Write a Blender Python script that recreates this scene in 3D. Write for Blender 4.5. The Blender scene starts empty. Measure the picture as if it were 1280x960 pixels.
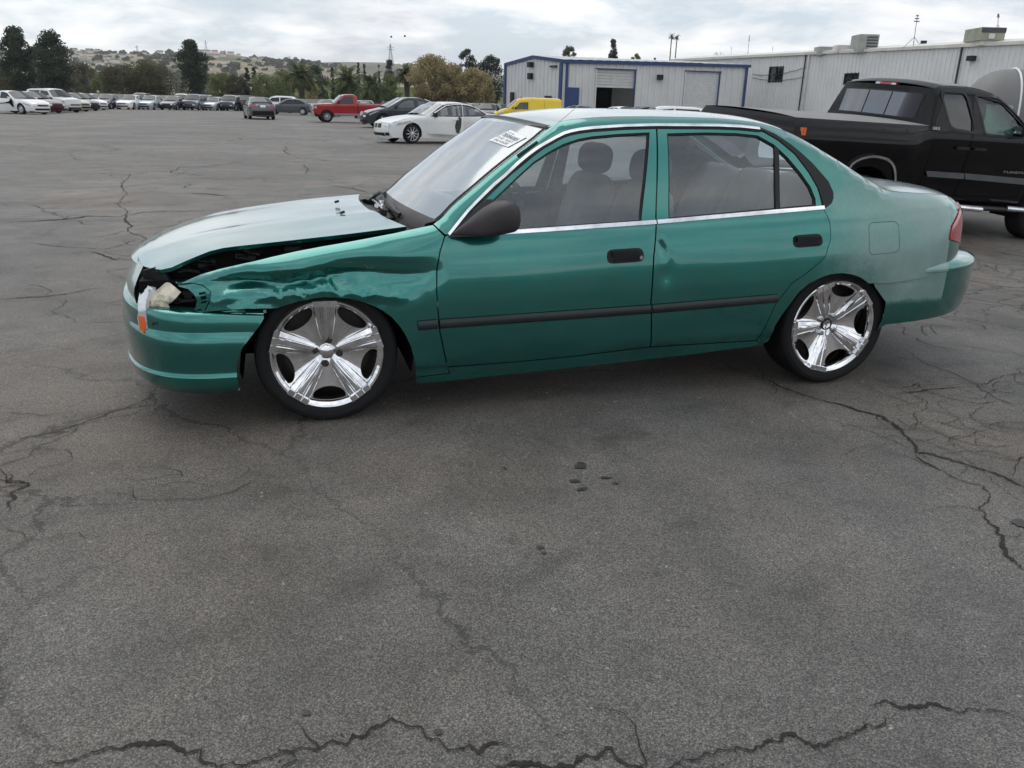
import bpy, math, random
from math import sin, cos, pi, sqrt, radians, atan2, hypot, exp
from mathutils import Vector, Matrix, noise
from mathutils.geometry import delaunay_2d_cdt

scene = bpy.context.scene
COL = scene.collection

# ------------------------------------------------------------------ camera
PITCH, ROLL, CAM_H, FPX = radians(19.14), radians(1.47), 1.296, 1000.0
_F = Vector((0, cos(PITCH), -sin(PITCH)))
_R0 = Vector((1, 0, 0)); _U0 = _R0.cross(_F)
_R = _R0 * cos(ROLL) + _U0 * sin(ROLL)
_U = _U0 * cos(ROLL) - _R0 * sin(ROLL)
cam = bpy.data.cameras.new('camera')
cam_o = bpy.data.objects.new('camera', cam)
COL.objects.link(cam_o)
cam_o.matrix_world = Matrix(((_R.x, _U.x, -_F.x, 0), (_R.y, _U.y, -_F.y, 0), (_R.z, _U.z, -_F.z, CAM_H), (0, 0, 0, 1)))
cam.sensor_width = 36.0
cam.lens = FPX / 1280 * 36.0
cam.clip_start = 0.05
cam.clip_end = 12000
scene.camera = cam_o

# ------------------------------------------------------------------ world: hazy daylight under broken cloud
SUN_EL, SUN_AZ = radians(58), radians(325)       # azimuth measured clockwise from +Y
world = bpy.data.worlds.new('World'); scene.world = world
world.use_nodes = True
nt = world.node_tree; nt.nodes.clear()
def N(tree, typ, **kw):
    n = tree.nodes.new(typ)
    for k, v in kw.items():
        if k == 'inp':
            for a, b in v.items(): n.inputs[a].default_value = b
        else: setattr(n, k, v)
    return n
w_out = N(nt, 'ShaderNodeOutputWorld'); w_bg = N(nt, 'ShaderNodeBackground', inp={'Strength': 0.1})
sky = N(nt, 'ShaderNodeTexSky', sky_type='NISHITA', sun_disc=False, sun_elevation=SUN_EL, sun_rotation=SUN_AZ)
sky.air_density = 1.3; sky.dust_density = 2.0
tc = N(nt, 'ShaderNodeTexCoord')
sep = N(nt, 'ShaderNodeSeparateXYZ'); nt.links.new(tc.outputs['Generated'], sep.inputs[0])
# project the view direction on a cloud deck: xy / (z + k)
zk = N(nt, 'ShaderNodeMath', operation='MAXIMUM', inp={1: 0.0}); nt.links.new(sep.outputs['Z'], zk.inputs[0])
zk2 = N(nt, 'ShaderNodeMath', operation='ADD', inp={1: 0.20}); nt.links.new(zk.outputs[0], zk2.inputs[0])
dx = N(nt, 'ShaderNodeMath', operation='DIVIDE'); dy = N(nt, 'ShaderNodeMath', operation='DIVIDE')
nt.links.new(sep.outputs['X'], dx.inputs[0]); nt.links.new(zk2.outputs[0], dx.inputs[1])
nt.links.new(sep.outputs['Y'], dy.inputs[0]); nt.links.new(zk2.outputs[0], dy.inputs[1])
cmb = N(nt, 'ShaderNodeCombineXYZ'); nt.links.new(dx.outputs[0], cmb.inputs[0]); nt.links.new(dy.outputs[0], cmb.inputs[1])
n1 = N(nt, 'ShaderNodeTexNoise', inp={'Scale': 1.5, 'Detail': 8.0, 'Roughness': 0.58, 'Distortion': 0.25})
n2 = N(nt, 'ShaderNodeTexNoise', inp={'Scale': 1.0, 'Detail': 7.0, 'Roughness': 0.6, 'Distortion': 0.3})
mp2 = N(nt, 'ShaderNodeMapping', inp={'Location': (9.1, 6.2, 3.0)})
nt.links.new(cmb.outputs[0], n1.inputs['Vector']); nt.links.new(cmb.outputs[0], mp2.inputs['Vector']); nt.links.new(mp2.outputs[0], n2.inputs['Vector'])
r1 = N(nt, 'ShaderNodeValToRGB')       # how much cloud
r1.color_ramp.elements[0].position = 0.40; r1.color_ramp.elements[0].color = (0.12, 0.12, 0.12, 1)
r1.color_ramp.elements[1].position = 0.56; r1.color_ramp.elements[1].color = (1, 1, 1, 1)
nt.links.new(n1.outputs['Fac'], r1.inputs[0])
r2 = N(nt, 'ShaderNodeValToRGB')       # lit and grey parts of the cloud deck
e = r2.color_ramp.elements
e[0].position = 0.36; e[0].color = (6.9, 7.2, 7.9, 1)
e[1].position = 0.60; e[1].color = (13.2, 13.2, 13.2, 1)
m_ = r2.color_ramp.elements.new(0.47); m_.color = (10.2, 10.35, 10.6, 1)
nt.links.new(n2.outputs['Fac'], r2.inputs[0])
blue = N(nt, 'ShaderNodeMix', data_type='RGBA', inp={'Factor': 0.72, 7: (7.0, 8.4, 9.9, 1)})
nt.links.new(sky.outputs[0], blue.inputs[6])
mixc = N(nt, 'ShaderNodeMix', data_type='RGBA')
nt.links.new(r1.outputs[0], mixc.inputs[0]); nt.links.new(blue.outputs[2], mixc.inputs[6]); nt.links.new(r2.outputs[0], mixc.inputs[7])
nt.links.new(mixc.outputs[2], w_bg.inputs['Color']); nt.links.new(w_bg.outputs[0], w_out.inputs[0])

sun = bpy.data.lights.new('sun', 'SUN'); sun.energy = 0.8; sun.angle = radians(45); sun.color = (1, 0.96, 0.9)
sun_o = bpy.data.objects.new('sun', sun); COL.objects.link(sun_o)
_sd = Vector((sin(SUN_AZ) * cos(SUN_EL), cos(SUN_AZ) * cos(SUN_EL), sin(SUN_EL)))
sun_o.rotation_euler = _sd.to_track_quat('Z', 'Y').to_euler()

vs = scene.view_settings
vs.view_transform = 'Standard'; vs.look = 'None'; vs.exposure = 0.0; vs.gamma = 1.0; vs.use_curve_mapping = False
scene.cycles.max_bounces = 8; scene.cycles.transparent_max_bounces = 12
scene.cycles.use_denoising = True

# ------------------------------------------------------------------ helpers
def prop(o, label=None, cat=None, group=None, kind=None):
    if label: o['label'] = label
    if cat: o['category'] = cat
    if group: o['group'] = group
    if kind: o['kind'] = kind
    return o
def empty(name, loc=(0, 0, 0), rz=0.0, label=None, cat=None, group=None):
    o = bpy.data.objects.new(name, None); COL.objects.link(o)
    o.location = loc; o.rotation_euler = (0, 0, rz); o.empty_display_size = 0.3
    return prop(o, label, cat, group)
def mk(name, verts, faces, mat, parent=None, smooth=True, angle=None, normals=None, mats=None, fmat=None):
    me = bpy.data.meshes.new(name)
    me.from_pydata([tuple(v) for v in verts], [], [tuple(f) for f in faces])
    for m in (mats or [mat]): me.materials.append(m)
    if fmat:
        for p, i in zip(me.polygons, fmat): p.material_index = i
    if smooth:
        me.shade_smooth()
        if angle: me.set_sharp_from_angle(angle=radians(angle))
    if normals: me.normals_split_custom_set(normals)
    me.update()
    o = bpy.data.objects.new(name, me); COL.objects.link(o)
    if parent: o.parent = parent
    return o
KIDS = {}
def children(o):
    return [c for c in bpy.data.objects if c.parent == o]
def copy_tree(o, parent=None, kids=None, swap=None):
    """copy a thing, its parts and their sub-parts; swap = {material: material}"""
    if kids is None:
        kids = {}
        for c in bpy.data.objects:
            if c.parent: kids.setdefault(c.parent.name, []).append(c)
    c = o.copy(); COL.objects.link(c)
    if parent: c.parent = parent
    if swap and c.type == 'MESH':
        for s in c.material_slots:
            if s.material in swap:
                m = swap[s.material]; s.link = 'OBJECT'; s.material = m
    for ch in kids.get(o.name, []): copy_tree(ch, c, kids, swap)
    return c
class MB:
    """collects shapes for ONE mesh object"""
    def __init__(s): s.v = []; s.f = []
    def add(s, vs, fs, M=None):
        b = len(s.v)
        s.v += [tuple(M @ Vector(p)) if M else tuple(p) for p in vs]
        s.f += [tuple(i + b for i in f) for f in fs]
    def box(s, c, d, M=None, rz=0, ry=0, rx=0):
        x, y, z = d[0] / 2, d[1] / 2, d[2] / 2
        R = Matrix.Translation(c) @ Matrix.Rotation(rz, 4, 'Z') @ Matrix.Rotation(ry, 4, 'Y') @ Matrix.Rotation(rx, 4, 'X')
        if M: R = M @ R
        s.add([(-x, -y, -z), (x, -y, -z), (x, y, -z), (-x, y, -z), (-x, -y, z), (x, -y, z), (x, y, z), (-x, y, z)],
              [(0, 3, 2, 1), (4, 5, 6, 7), (0, 1, 5, 4), (1, 2, 6, 5), (2, 3, 7, 6), (3, 0, 4, 7)], R)
    def tube(s, pts, r, n=8, cap=True, flat=None):
        pts = [Vector(p) for p in pts]; m = len(pts)
        rs = r if isinstance(r, (list, tuple)) else [r] * m
        b = len(s.v); up = Vector((0, 0, 1))
        t0 = (pts[1] - pts[0]).normalized()
        a = t0.orthogonal().normalized() if abs(t0.dot(up)) > .95 else t0.cross(up).normalized()
        for i, p in enumerate(pts):
            t = (pts[min(i + 1, m - 1)] - pts[max(i - 1, 0)]).normalized()
            a = (a - t * a.dot(t)).normalized(); c = t.cross(a)
            for k in range(n):
                q = 2 * pi * k / n
                s.v.append(tuple(p + a * cos(q) * rs[i] + c * sin(q) * rs[i] * (flat or 1)))
        for i in range(m - 1):
            for k in range(n):
                k2 = (k + 1) % n
                s.f.append((b + i * n + k, b + i * n + k2, b + (i + 1) * n + k2, b + (i + 1) * n + k))
        if cap:
            s.f.append(tuple(b + k for k in range(n))[::-1]); s.f.append(tuple(b + (m - 1) * n + k for k in range(n)))
    def lathe(s, prof, n=32, M=None):
        """profile [(r, y)] turned about the Y axis"""
        vs, fs = [], []; m = len(prof)
        for k in range(n):
            q = 2 * pi * k / n
            for r, y in prof: vs.append((r * cos(q), y, r * sin(q)))
        for k in range(n):
            k2 = (k + 1) % n
            for i in range(m - 1): fs.append((k * m + i, k * m + i + 1, k2 * m + i + 1, k2 * m + i))
        s.add(vs, fs, M)
    def prism(s, poly, d0, d1, ax='Y', M=None):
        """convex polygon in XZ (ax Y), YZ (ax X) or XY (ax Z) extruded between d0 and d1"""
        f = {'Y': lambda p, d: (p[0], d, p[1]), 'X': lambda p, d: (d, p[0], p[1]), 'Z': lambda p, d: (p[0], p[1], d)}[ax]
        n = len(poly)
        vs = [f(p, d0) for p in poly] + [f(p, d1) for p in poly]
        fs = [tuple(range(n)), tuple(range(2 * n - 1, n - 1, -1))] + [(i, n + i, n + (i + 1) % n, (i + 1) % n) for i in range(n)]
        s.add(vs, fs, M)
    def grid(s, rows, close=False, M=None):
        n = len(rows[0]); vs = [p for r in rows for p in r]; fs = []
        for i in range(len(rows) - 1):
            for j in range(n if close else n - 1):
                j2 = (j + 1) % n
                fs.append((i * n + j, (i + 1) * n + j, (i + 1) * n + j2, i * n + j2))
        s.add(vs, fs, M)
    def build(s, name, mat, parent=None, smooth=True, angle=35, fix=True):
        o = mk(name, s.v, s.f, mat, parent, smooth, angle)
        if fix:
            import bmesh
            bm = bmesh.new(); bm.from_mesh(o.data); bmesh.ops.recalc_face_normals(bm, faces=bm.faces); bm.to_mesh(o.data); bm.free()
        return o
def itp(xs, ys):
    """monotone cubic through (xs, ys)"""
    n = len(xs); d = [(ys[i + 1] - ys[i]) / (xs[i + 1] - xs[i]) for i in range(n - 1)]
    m = [d[0]] + [0 if d[i - 1] * d[i] <= 0 else 2 * d[i - 1] * d[i] / (d[i - 1] + d[i]) for i in range(1, n - 1)] + [d[-1]]
    def f(x):
        if x <= xs[0]: return ys[0] + m[0] * (x - xs[0]) * .0
        if x >= xs[-1]: return ys[-1]
        i = 0
        while xs[i + 1] < x: i += 1
        h = xs[i + 1] - xs[i]; t = (x - xs[i]) / h
        return ((1 + 2 * t) * (1 - t) ** 2 * ys[i] + t * (1 - t) ** 2 * h * m[i] + t * t * (3 - 2 * t) * ys[i + 1] + t * t * (t - 1) * h * m[i + 1])
    return f
def cr(pts, n):
    """n points spread by chord length on a smooth curve through pts (any dimension)"""
    L = [0]
    for a, b in zip(pts, pts[1:]): L.append(L[-1] + max(1e-6, math.dist(a, b)))
    fs = [itp(L, [p[k] for p in pts]) for k in range(len(pts[0]))]
    return [tuple(f(L[-1] * i / (n - 1)) for f in fs) for i in range(n)]
def resample(poly, h, closed=True):
    out = []; n = len(poly)
    for i in range(n if closed else n - 1):
        a, b = poly[i], poly[(i + 1) % n]; k = max(1, int(math.dist(a, b) / h + .5))
        for j in range(k): out.append((a[0] + (b[0] - a[0]) * j / k, a[1] + (b[1] - a[1]) * j / k))
    if not closed: out.append(poly[-1])
    return out
def inside(p, poly):
    x, y = p; r = False; j = len(poly) - 1
    for i in range(len(poly)):
        xi, yi = poly[i]; xj, yj = poly[j]
        if (yi > y) != (yj > y) and x < (xj - xi) * (y - yi) / (yj - yi) + xi: r = not r
        j = i
    return r
def rnd_poly(poly, r=.03, n=4):
    """round the corners of a polygon"""
    out = []; m = len(poly)
    for i in range(m):
        p0, p, p1 = Vector(poly[i - 1]), Vector(poly[i]), Vector(poly[(i + 1) % m])
        a, b = (p0 - p), (p1 - p); ra = min(r, a.length * .45); rb = min(r, b.length * .45)
        A, B = p + a.normalized() * ra, p + b.normalized() * rb
        for k in range(n + 1):
            t = k / n; q = A * (1 - t) ** 2 + p * 2 * t * (1 - t) + B * t * t; out.append((q.x, q.y))
    return out
def tri2d(poly, holes, h, extra=()):
    loops = [poly] + list(holes); pts = []; edges = []
    for lp in loops:
        b = len(pts); pts += lp; edges += [(b + i, b + (i + 1) % len(lp)) for i in range(len(lp))]
    nb = len(pts); rg = random.Random(5)
    xs = [p[0] for p in poly]; ys = [p[1] for p in poly]
    cell = {}
    for p in pts: cell.setdefault((int(p[0] // h), int(p[1] // h)), []).append(p)
    y = min(ys) + h / 2; row = 0
    while y < max(ys):
        x = min(xs) + (h / 2 if row % 2 else 0)
        while x < max(xs):
            q = (x + rg.uniform(-.1, .1) * h, y + rg.uniform(-.1, .1) * h); cx, cy = int(q[0] // h), int(q[1] // h)
            near = any(math.dist(q, p) < h * .55 for i in (-1, 0, 1) for j in (-1, 0, 1) for p in cell.get((cx + i, cy + j), ()))
            if not near and inside(q, poly) and not any(inside(q, H) for H in holes): pts.append(q)
            x += h
        y += h * .87; row += 1
    pts += [p for p in extra if inside(p, poly) and not any(inside(p, H) for H in holes)]
    v, e, f, ov, oe, of = delaunay_2d_cdt([Vector(p) for p in pts], edges, [], 0, 1e-6)
    tris = []
    for t in f:
        c = (sum(v[i].x for i in t) / 3, sum(v[i].y for i in t) / 3)
        if inside(c, poly) and not any(inside(c, H) for H in holes): tris.append(tuple(t))
    return [(p.x, p.y) for p in v], tris
def panel(name, poly, S, mat, parent, holes=(), h=.06, sgn=1, depth=.012, off=0.0, hb=None, flangemat=None):
    """sheet cut to an outline in (x, z) and laid on the side surface y = S(x, z); edges turn inward by depth"""
    hb = hb or h
    poly = resample(poly, hb); holes = [resample(H, hb) for H in holes]
    V, T = tri2d(poly, holes, h)
    verts, nrm = [], []; e = .004
    for x, z in V:
        verts.append((-x, sgn * (S(x, z) + off), z))
        n = Vector(((S(x + e, z) - S(x - e, z)) / (2 * e), 1, -(S(x, z + e) - S(x, z - e)) / (2 * e))).normalized()
        nrm.append((n.x, sgn * n.y, n.z))
    faces = []
    for a, b, c in T:
        A = (V[b][0] - V[a][0]) * (V[c][1] - V[a][1]) - (V[c][0] - V[a][0]) * (V[b][1] - V[a][1])
        faces.append((a, b, c) if (A > 0) == (sgn > 0) else (a, c, b))
    loops = [nrm[i] for f in faces for i in f]
    if depth:
        ec = {}
        for f in faces:
            for i in range(3):
                k = (f[i], f[(i + 1) % 3]); ec[k] = 1
        bd = [k for k in ec if (k[1], k[0]) not in ec]
        mp = {}
        for a, b in bd:
            for i in (a, b):
                if (i, 0) not in mp:
                    mp[(i, 0)] = len(verts); verts.append(verts[i])
                    mp[(i, 1)] = len(verts); n = nrm[i]
                    verts.append((verts[i][0] - n[0] * depth, verts[i][1] - n[1] * depth, verts[i][2] - n[2] * depth))
            faces.append((mp[(b, 0)], mp[(a, 0)], mp[(a, 1)], mp[(b, 1)])); loops += [(0, 0, 0)] * 4
    return mk(name, verts, faces, mat, parent, True, None, loops)
def deck(name, edge, crown, mat, parent, nv=14, far=None, pw=2.0, n=None, thick=0.0, lead=None):
    """sheet spanning the car between a near edge (x, y, z) and its mirror, bulged by crown (dx, dz) in the middle"""
    if n: edge = cr(edge, n); crown = cr(crown, n); far = cr(far, n) if far else None
    far = far or [(x, -y, z) for x, y, z in edge]
    rows = []
    for (ax, ay, az), (bx, by, bz), (dx, dz) in zip(edge, far, crown):
        r = []
        for j in range(nv + 1):
            v = 1 - 2 * j / nv; w = 1 - abs(v) ** pw; t = (1 - v) / 2
            r.append((-(ax + (bx - ax) * t + dx * w), ay + (by - ay) * t, az + (bz - az) * t + dz * w))
        rows.append(r)
    m = MB(); m.grid(rows)
    if thick:
        loop = [rows[0], [r[-1] for r in rows], rows[-1][::-1], [r[0] for r in rows][::-1]]
        for lp in loop: m.grid([[(p[0], p[1], p[2] - thick) for p in lp], lp])
    return m.build(name, mat, parent, angle=40, fix=False)

# ------------------------------------------------------------------ materials
MATS = {}
def pbr(name, col, rough=.5, metal=0.0, var=.12, vscale=3.0, bump=0.0, bscale=40.0, coat=0.0, spec=.5, emit=None, trans=0.0, coat_rough=.05):
    m = bpy.data.materials.new(name); m.use_nodes = True; t = m.node_tree; b = t.nodes['Principled BSDF']
    b.inputs['Roughness'].default_value = rough; b.inputs['Metallic'].default_value = metal
    b.inputs['Specular IOR Level'].default_value = spec
    b.inputs['Coat Weight'].default_value = coat; b.inputs['Coat Roughness'].default_value = coat_rough
    b.inputs['Base Color'].default_value = (*col, 1)
    if var or bump:
        tcn = N(t, 'ShaderNodeTexCoord')
    if var:
        no = N(t, 'ShaderNodeTexNoise', inp={'Scale': vscale, 'Detail': 5.0, 'Roughness': .6}); t.links.new(tcn.outputs['Object'], no.inputs['Vector'])
        mr = N(t, 'ShaderNodeMapRange', inp={1: .3, 2: .7, 3: 1 - var, 4: 1 + var}); t.links.new(no.outputs['Fac'], mr.inputs[0])
        hs = N(t, 'ShaderNodeHueSaturation', inp={'Color': (*col, 1)}); t.links.new(mr.outputs[0], hs.inputs['Value'])
        t.links.new(hs.outputs[0], b.inputs['Base Color'])
        mr2 = N(t, 'ShaderNodeMapRange', inp={1: .3, 2: .7, 3: max(0, rough * (1 - var)), 4: min(1, rough * (1 + var))})
        t.links.new(no.outputs['Fac'], mr2.inputs[0]); t.links.new(mr2.outputs[0], b.inputs['Roughness'])
    if bump:
        nb = N(t, 'ShaderNodeTexNoise', inp={'Scale': bscale, 'Detail': 4.0}); t.links.new(tcn.outputs['Object'], nb.inputs['Vector'])
        bp = N(t, 'ShaderNodeBump', inp={'Strength': bump, 'Distance': .01}); t.links.new(nb.outputs['Fac'], bp.inputs['Height'])
        t.links.new(bp.outputs[0], b.inputs['Normal'])
    if emit: b.inputs['Emission Color'].default_value = (*emit, 1); b.inputs['Emission Strength'].default_value = 1.0
    MATS[name] = m
    return m
def paint(name, col, metal=.0, coat=1.0, rough=.35, var=.06):
    return pbr(name, col, rough, metal, var=var, vscale=1.3, coat=coat, coat_rough=.03, spec=.12)
def glass(name, tint=(.8, .86, .86), opaque=0.0, dark=(.01, .012, .014), refl=.0, rough=.02, gain=1.25):
    """window glass: a clear tinted sheet with a mirror coat that grows towards grazing; opaque mixes in a dark or pale film"""
    m = bpy.data.materials.new(name); m.use_nodes = True; t = m.node_tree; t.nodes.clear()
    o = N(t, 'ShaderNodeOutputMaterial'); tr = N(t, 'ShaderNodeBsdfTransparent', inp={'Color': (*tint, 1)})
    df = N(t, 'ShaderNodeBsdfDiffuse', inp={'Color': (*dark, 1)}); gl = N(t, 'ShaderNodeBsdfGlossy', inp={'Roughness': rough, 'Color': (.95, .97, 1, 1)})
    m1 = N(t, 'ShaderNodeMixShader', inp={0: opaque}); t.links.new(tr.outputs[0], m1.inputs[1]); t.links.new(df.outputs[0], m1.inputs[2])
    fr = N(t, 'ShaderNodeFresnel', inp={'IOR': 1.52}); ma = N(t, 'ShaderNodeMath', operation='MULTIPLY_ADD', inp={1: gain, 2: refl}); ma.use_clamp = True
    t.links.new(fr.outputs[0], ma.inputs[0])
    m2 = N(t, 'ShaderNodeMixShader'); t.links.new(ma.outputs[0], m2.inputs[0]); t.links.new(m1.outputs[0], m2.inputs[1]); t.links.new(gl.outputs[0], m2.inputs[2])
    t.links.new(m2.outputs[0], o.inputs[0]); MATS[name] = m
    return m
def hero_paint(name, fade=False, chalk=False, scuff=False):
    """teal metallic paint; fade = dull grey oxidised coat over the rear quarter; chalk = sun-bleached top panels with wipe streaks, and a painted sky sheen on the nose"""
    col = (.012, .185, .162)
    m = bpy.data.materials.new(name); m.use_nodes = True; t = m.node_tree; b = t.nodes['Principled BSDF']
    L = t.links.new
    tcn = N(t, 'ShaderNodeTexCoord')
    no = N(t, 'ShaderNodeTexNoise', inp={'Scale': 2.2, 'Detail': 6.0, 'Roughness': .62}); L(tcn.outputs['Object'], no.inputs['Vector'])
    mr = N(t, 'ShaderNodeMapRange', inp={1: .3, 2: .7, 3: .9, 4: 1.1}); L(no.outputs['Fac'], mr.inputs[0])
    hs = N(t, 'ShaderNodeHueSaturation', inp={'Color': (*col, 1)}); L(mr.outputs[0], hs.inputs['Value'])
    fine = N(t, 'ShaderNodeTexNoise', inp={'Scale': 260.0, 'Detail': 2.0}); L(tcn.outputs['Object'], fine.inputs['Vector'])
    # dust film, thicker low down where the road throws it
    sepn = N(t, 'ShaderNodeSeparateXYZ'); L(tcn.outputs['Object'], sepn.inputs[0])
    no2 = N(t, 'ShaderNodeTexNoise', inp={'Scale': 9.0, 'Detail': 8.0, 'Roughness': .7}); L(tcn.outputs['Object'], no2.inputs['Vector'])
    dust = N(t, 'ShaderNodeMapRange', inp={1: .45, 2: .8, 3: 0, 4: .16}); L(no2.outputs['Fac'], dust.inputs[0])
    mixd = N(t, 'ShaderNodeMix', data_type='RGBA', inp={7: (.16, .155, .14, 1)}); L(dust.outputs[0], mixd.inputs[0]); L(hs.outputs[0], mixd.inputs[6])
    colout = mixd.outputs[2]
    b.inputs['Metallic'].default_value = .84; b.inputs['Roughness'].default_value = .19; b.inputs['Coat IOR'].default_value = 1.62; b.inputs['Specular IOR Level'].default_value = .2
    b.inputs['Coat Weight'].default_value = 1.0; b.inputs['Coat Roughness'].default_value = .035
    fac = None
    if fade:
        def rng(sock, a, c, v0=0.0, v1=1.0):
            q = N(t, 'ShaderNodeMapRange', interpolation_type='SMOOTHSTEP', inp={1: a, 2: c, 3: v0, 4: v1}); L(sock, q.inputs[0]); return q.outputs[0]
        def mul(a, c):
            q = N(t, 'ShaderNodeMath', operation='MULTIPLY'); L(a, q.inputs[0]); L(c, q.inputs[1]); return q.outputs[0]
        nw = N(t, 'ShaderNodeMath', operation='MULTIPLY_ADD', inp={1: .5, 2: -.25}); L(no2.outputs['Fac'], nw.inputs[0])
        nx = N(t, 'ShaderNodeMath', operation='SUBTRACT'); L(sepn.outputs['X'], nx.inputs[0]); L(nw.outputs[0], nx.inputs[1])
        nz = N(t, 'ShaderNodeMath', operation='MULTIPLY_ADD', inp={1: .05, 2: 0.0}); L(no2.outputs['Fac'], nz.inputs[0])
        nz2 = N(t, 'ShaderNodeMath', operation='ADD'); L(nz.outputs[0], nz2.inputs[0]); L(sepn.outputs['Z'], nz2.inputs[1])
        a = rng(nx.outputs[0], -2.15, -2.75)             # starts behind the rear door
        c = rng(sepn.outputs['X'], -3.085, -3.075)       # masking-tape edge at the bumper corner
        d = rng(nz2.outputs[0], .42, .465)               # and along the bottom
        u = rng(nz2.outputs[0], 1.14, .92)
        sy = rng(sepn.outputs['Y'], .55, .70)
        patch = N(t, 'ShaderNodeMapRange', inp={1: .3, 2: .62, 3: .45, 4: 1.0}); L(no.outputs['Fac'], patch.inputs[0])
        fac = mul(mul(mul(a, c), mul(d, u)), mul(patch.outputs[0], sy))
        mx = N(t, 'ShaderNodeMix', data_type='RGBA', inp={7: (.30, .375, .355, 1)})
        sc = N(t, 'ShaderNodeMath', operation='MULTIPLY', inp={1: .70}); L(fac, sc.inputs[0])
        L(sc.outputs[0], mx.inputs[0]); L(colout, mx.inputs[6]); colout = mx.outputs[2]
    if scuff:
        mps = N(t, 'ShaderNodeMapping', inp={'Scale': (5.0, 1.0, 16.0), 'Rotation': (0, .15, 0)}); L(tcn.outputs['Object'], mps.inputs['Vector'])
        sn = N(t, 'ShaderNodeTexNoise', inp={'Scale': 2.4, 'Detail': 9.0, 'Roughness': .72, 'Distortion': .6}); L(mps.outputs[0], sn.inputs['Vector'])
        s1 = N(t, 'ShaderNodeMapRange', inp={1: .60, 2: .68, 3: 0, 4: 1}); L(sn.outputs['Fac'], s1.inputs[0])
        def win(sock, a0, a1, c0, c1):
            q0 = N(t, 'ShaderNodeMapRange', inp={1: a0, 2: a1, 3: 0, 4: 1}); L(sock, q0.inputs[0]); q1 = N(t, 'ShaderNodeMapRange', inp={1: c0, 2: c1, 3: 1, 4: 0}); L(sock, q1.inputs[0])
            q = N(t, 'ShaderNodeMath', operation='MULTIPLY'); L(q0.outputs[0], q.inputs[0]); L(q1.outputs[0], q.inputs[1]); return q.outputs[0]
        mA = N(t, 'ShaderNodeMath', operation='MULTIPLY'); L(win(sepn.outputs['X'], -.28, -.12, .25, .48), mA.inputs[0]); L(win(sepn.outputs['Z'], .53, .57, .66, .71), mA.inputs[1])
        mB = N(t, 'ShaderNodeMath', operation='MULTIPLY'); L(mA.outputs[0], mB.inputs[0]); L(s1.outputs[0], mB.inputs[1])
        mxs = N(t, 'ShaderNodeMix', data_type='RGBA', inp={7: (.22, .27, .26, 1)}); L(mB.outputs[0], mxs.inputs[0]); L(colout, mxs.inputs[6]); colout = mxs.outputs[2]
        fac = mB.outputs[0]
    if chalk:
        mpn = N(t, 'ShaderNodeMapping', inp={'Scale': (.7, 7.0, 1.0), 'Rotation': (0, 0, .12)}); L(tcn.outputs['Object'], mpn.inputs['Vector'])
        st = N(t, 'ShaderNodeTexNoise', inp={'Scale': 2.2, 'Detail': 6.0, 'Roughness': .55}); L(mpn.outputs[0], st.inputs['Vector'])
        sr = N(t, 'ShaderNodeMapRange', inp={1: .32, 2: .68, 3: .55, 4: .95}); L(st.outputs['Fac'], sr.inputs[0])
        mx = N(t, 'ShaderNodeMix', data_type='RGBA', inp={7: (.245, .345, .355, 1)}); L(sr.outputs[0], mx.inputs[0]); L(colout, mx.inputs[6]); colout = mx.outputs[2]
        fac = sr.outputs[0]
        b.inputs['Coat IOR'].default_value = 1.75
    if fac:
        c0 = N(t, 'ShaderNodeMapRange', inp={1: 0, 2: 1, 3: .84, 4: .1}); L(fac, c0.inputs[0]); L(c0.outputs[0], b.inputs['Metallic'])
        c1 = N(t, 'ShaderNodeMapRange', inp={1: 0, 2: 1, 3: .04, 4: .12 if chalk else .42}); L(fac, c1.inputs[0]); L(c1.outputs[0], b.inputs['Coat Roughness'])
        if fade:
            c2 = N(t, 'ShaderNodeMapRange', inp={1: 0, 2: 1, 3: 1.0, 4: .75}); L(fac, c2.inputs[0]); L(c2.outputs[0], b.inputs['Coat Weight'])
    L(colout, b.inputs['Base Color'])
    bp = N(t, 'ShaderNodeBump', inp={'Strength': .06, 'Distance': .002}); L(fine.outputs['Fac'], bp.inputs['Height'])
    L(bp.outputs[0], b.inputs['Normal'])
    MATS[name] = m
    return m
GREEN = hero_paint('teal_paint'); GREENS = hero_paint('teal_paint_scuffed', scuff=True); GREENF = hero_paint('teal_paint_faded', fade=True); GREENC = hero_paint('teal_paint_bleached_sheen', chalk=True)
CHROME = pbr('chrome', (.82, .82, .84), .06, 1.0, var=.25, vscale=8)
SATIN = pbr('satin_metal', (.55, .56, .58), .28, 1.0, var=.15)
BLACKP = pbr('black_plastic', (.012, .012, .0135), .42, 0, var=.3, bump=.15, bscale=300, spec=.3)
GREYP = pbr('grey_plastic', (.042, .037, .040), .55, 0, var=.3, bump=.1, bscale=90, spec=.3)
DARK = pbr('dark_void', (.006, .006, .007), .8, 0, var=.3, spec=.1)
RUBBER = pbr('rubber', (.012, .012, .0125), .7, 0, var=.35, vscale=9, bump=.1, bscale=160, spec=.22)
TRIMB = pbr('moulding_black', (.020, .026, .028), .45, 0, var=.2, spec=.35)
CLOTH = pbr('seat_cloth', (.30, .315, .325), .9, 0, var=.2, vscale=6, bump=.4, bscale=400)
CLOTHD = pbr('seat_cloth_dark', (.17, .18, .195), .9, 0, var=.2, vscale=6, bump=.4, bscale=400)
CREAM = pbr('torn_cream_plastic', (.58, .53, .42), .6, 0, var=.25, vscale=14)
WHITEP = pbr('white_plastic', (.74, .75, .74), .3, 0, var=.08)
ORANGE = pbr('amber_lens', (.75, .14, .02), .15, 0, var=.1, coat=.6)
REDLENS = pbr('red_lens', (.42, .012, .016), .12, 0, var=.2, vscale=16, coat=1.0)
CLEARL = pbr('clear_lens', (.62, .65, .68), .08, .4, var=.2, vscale=12, coat=1.0)
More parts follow.
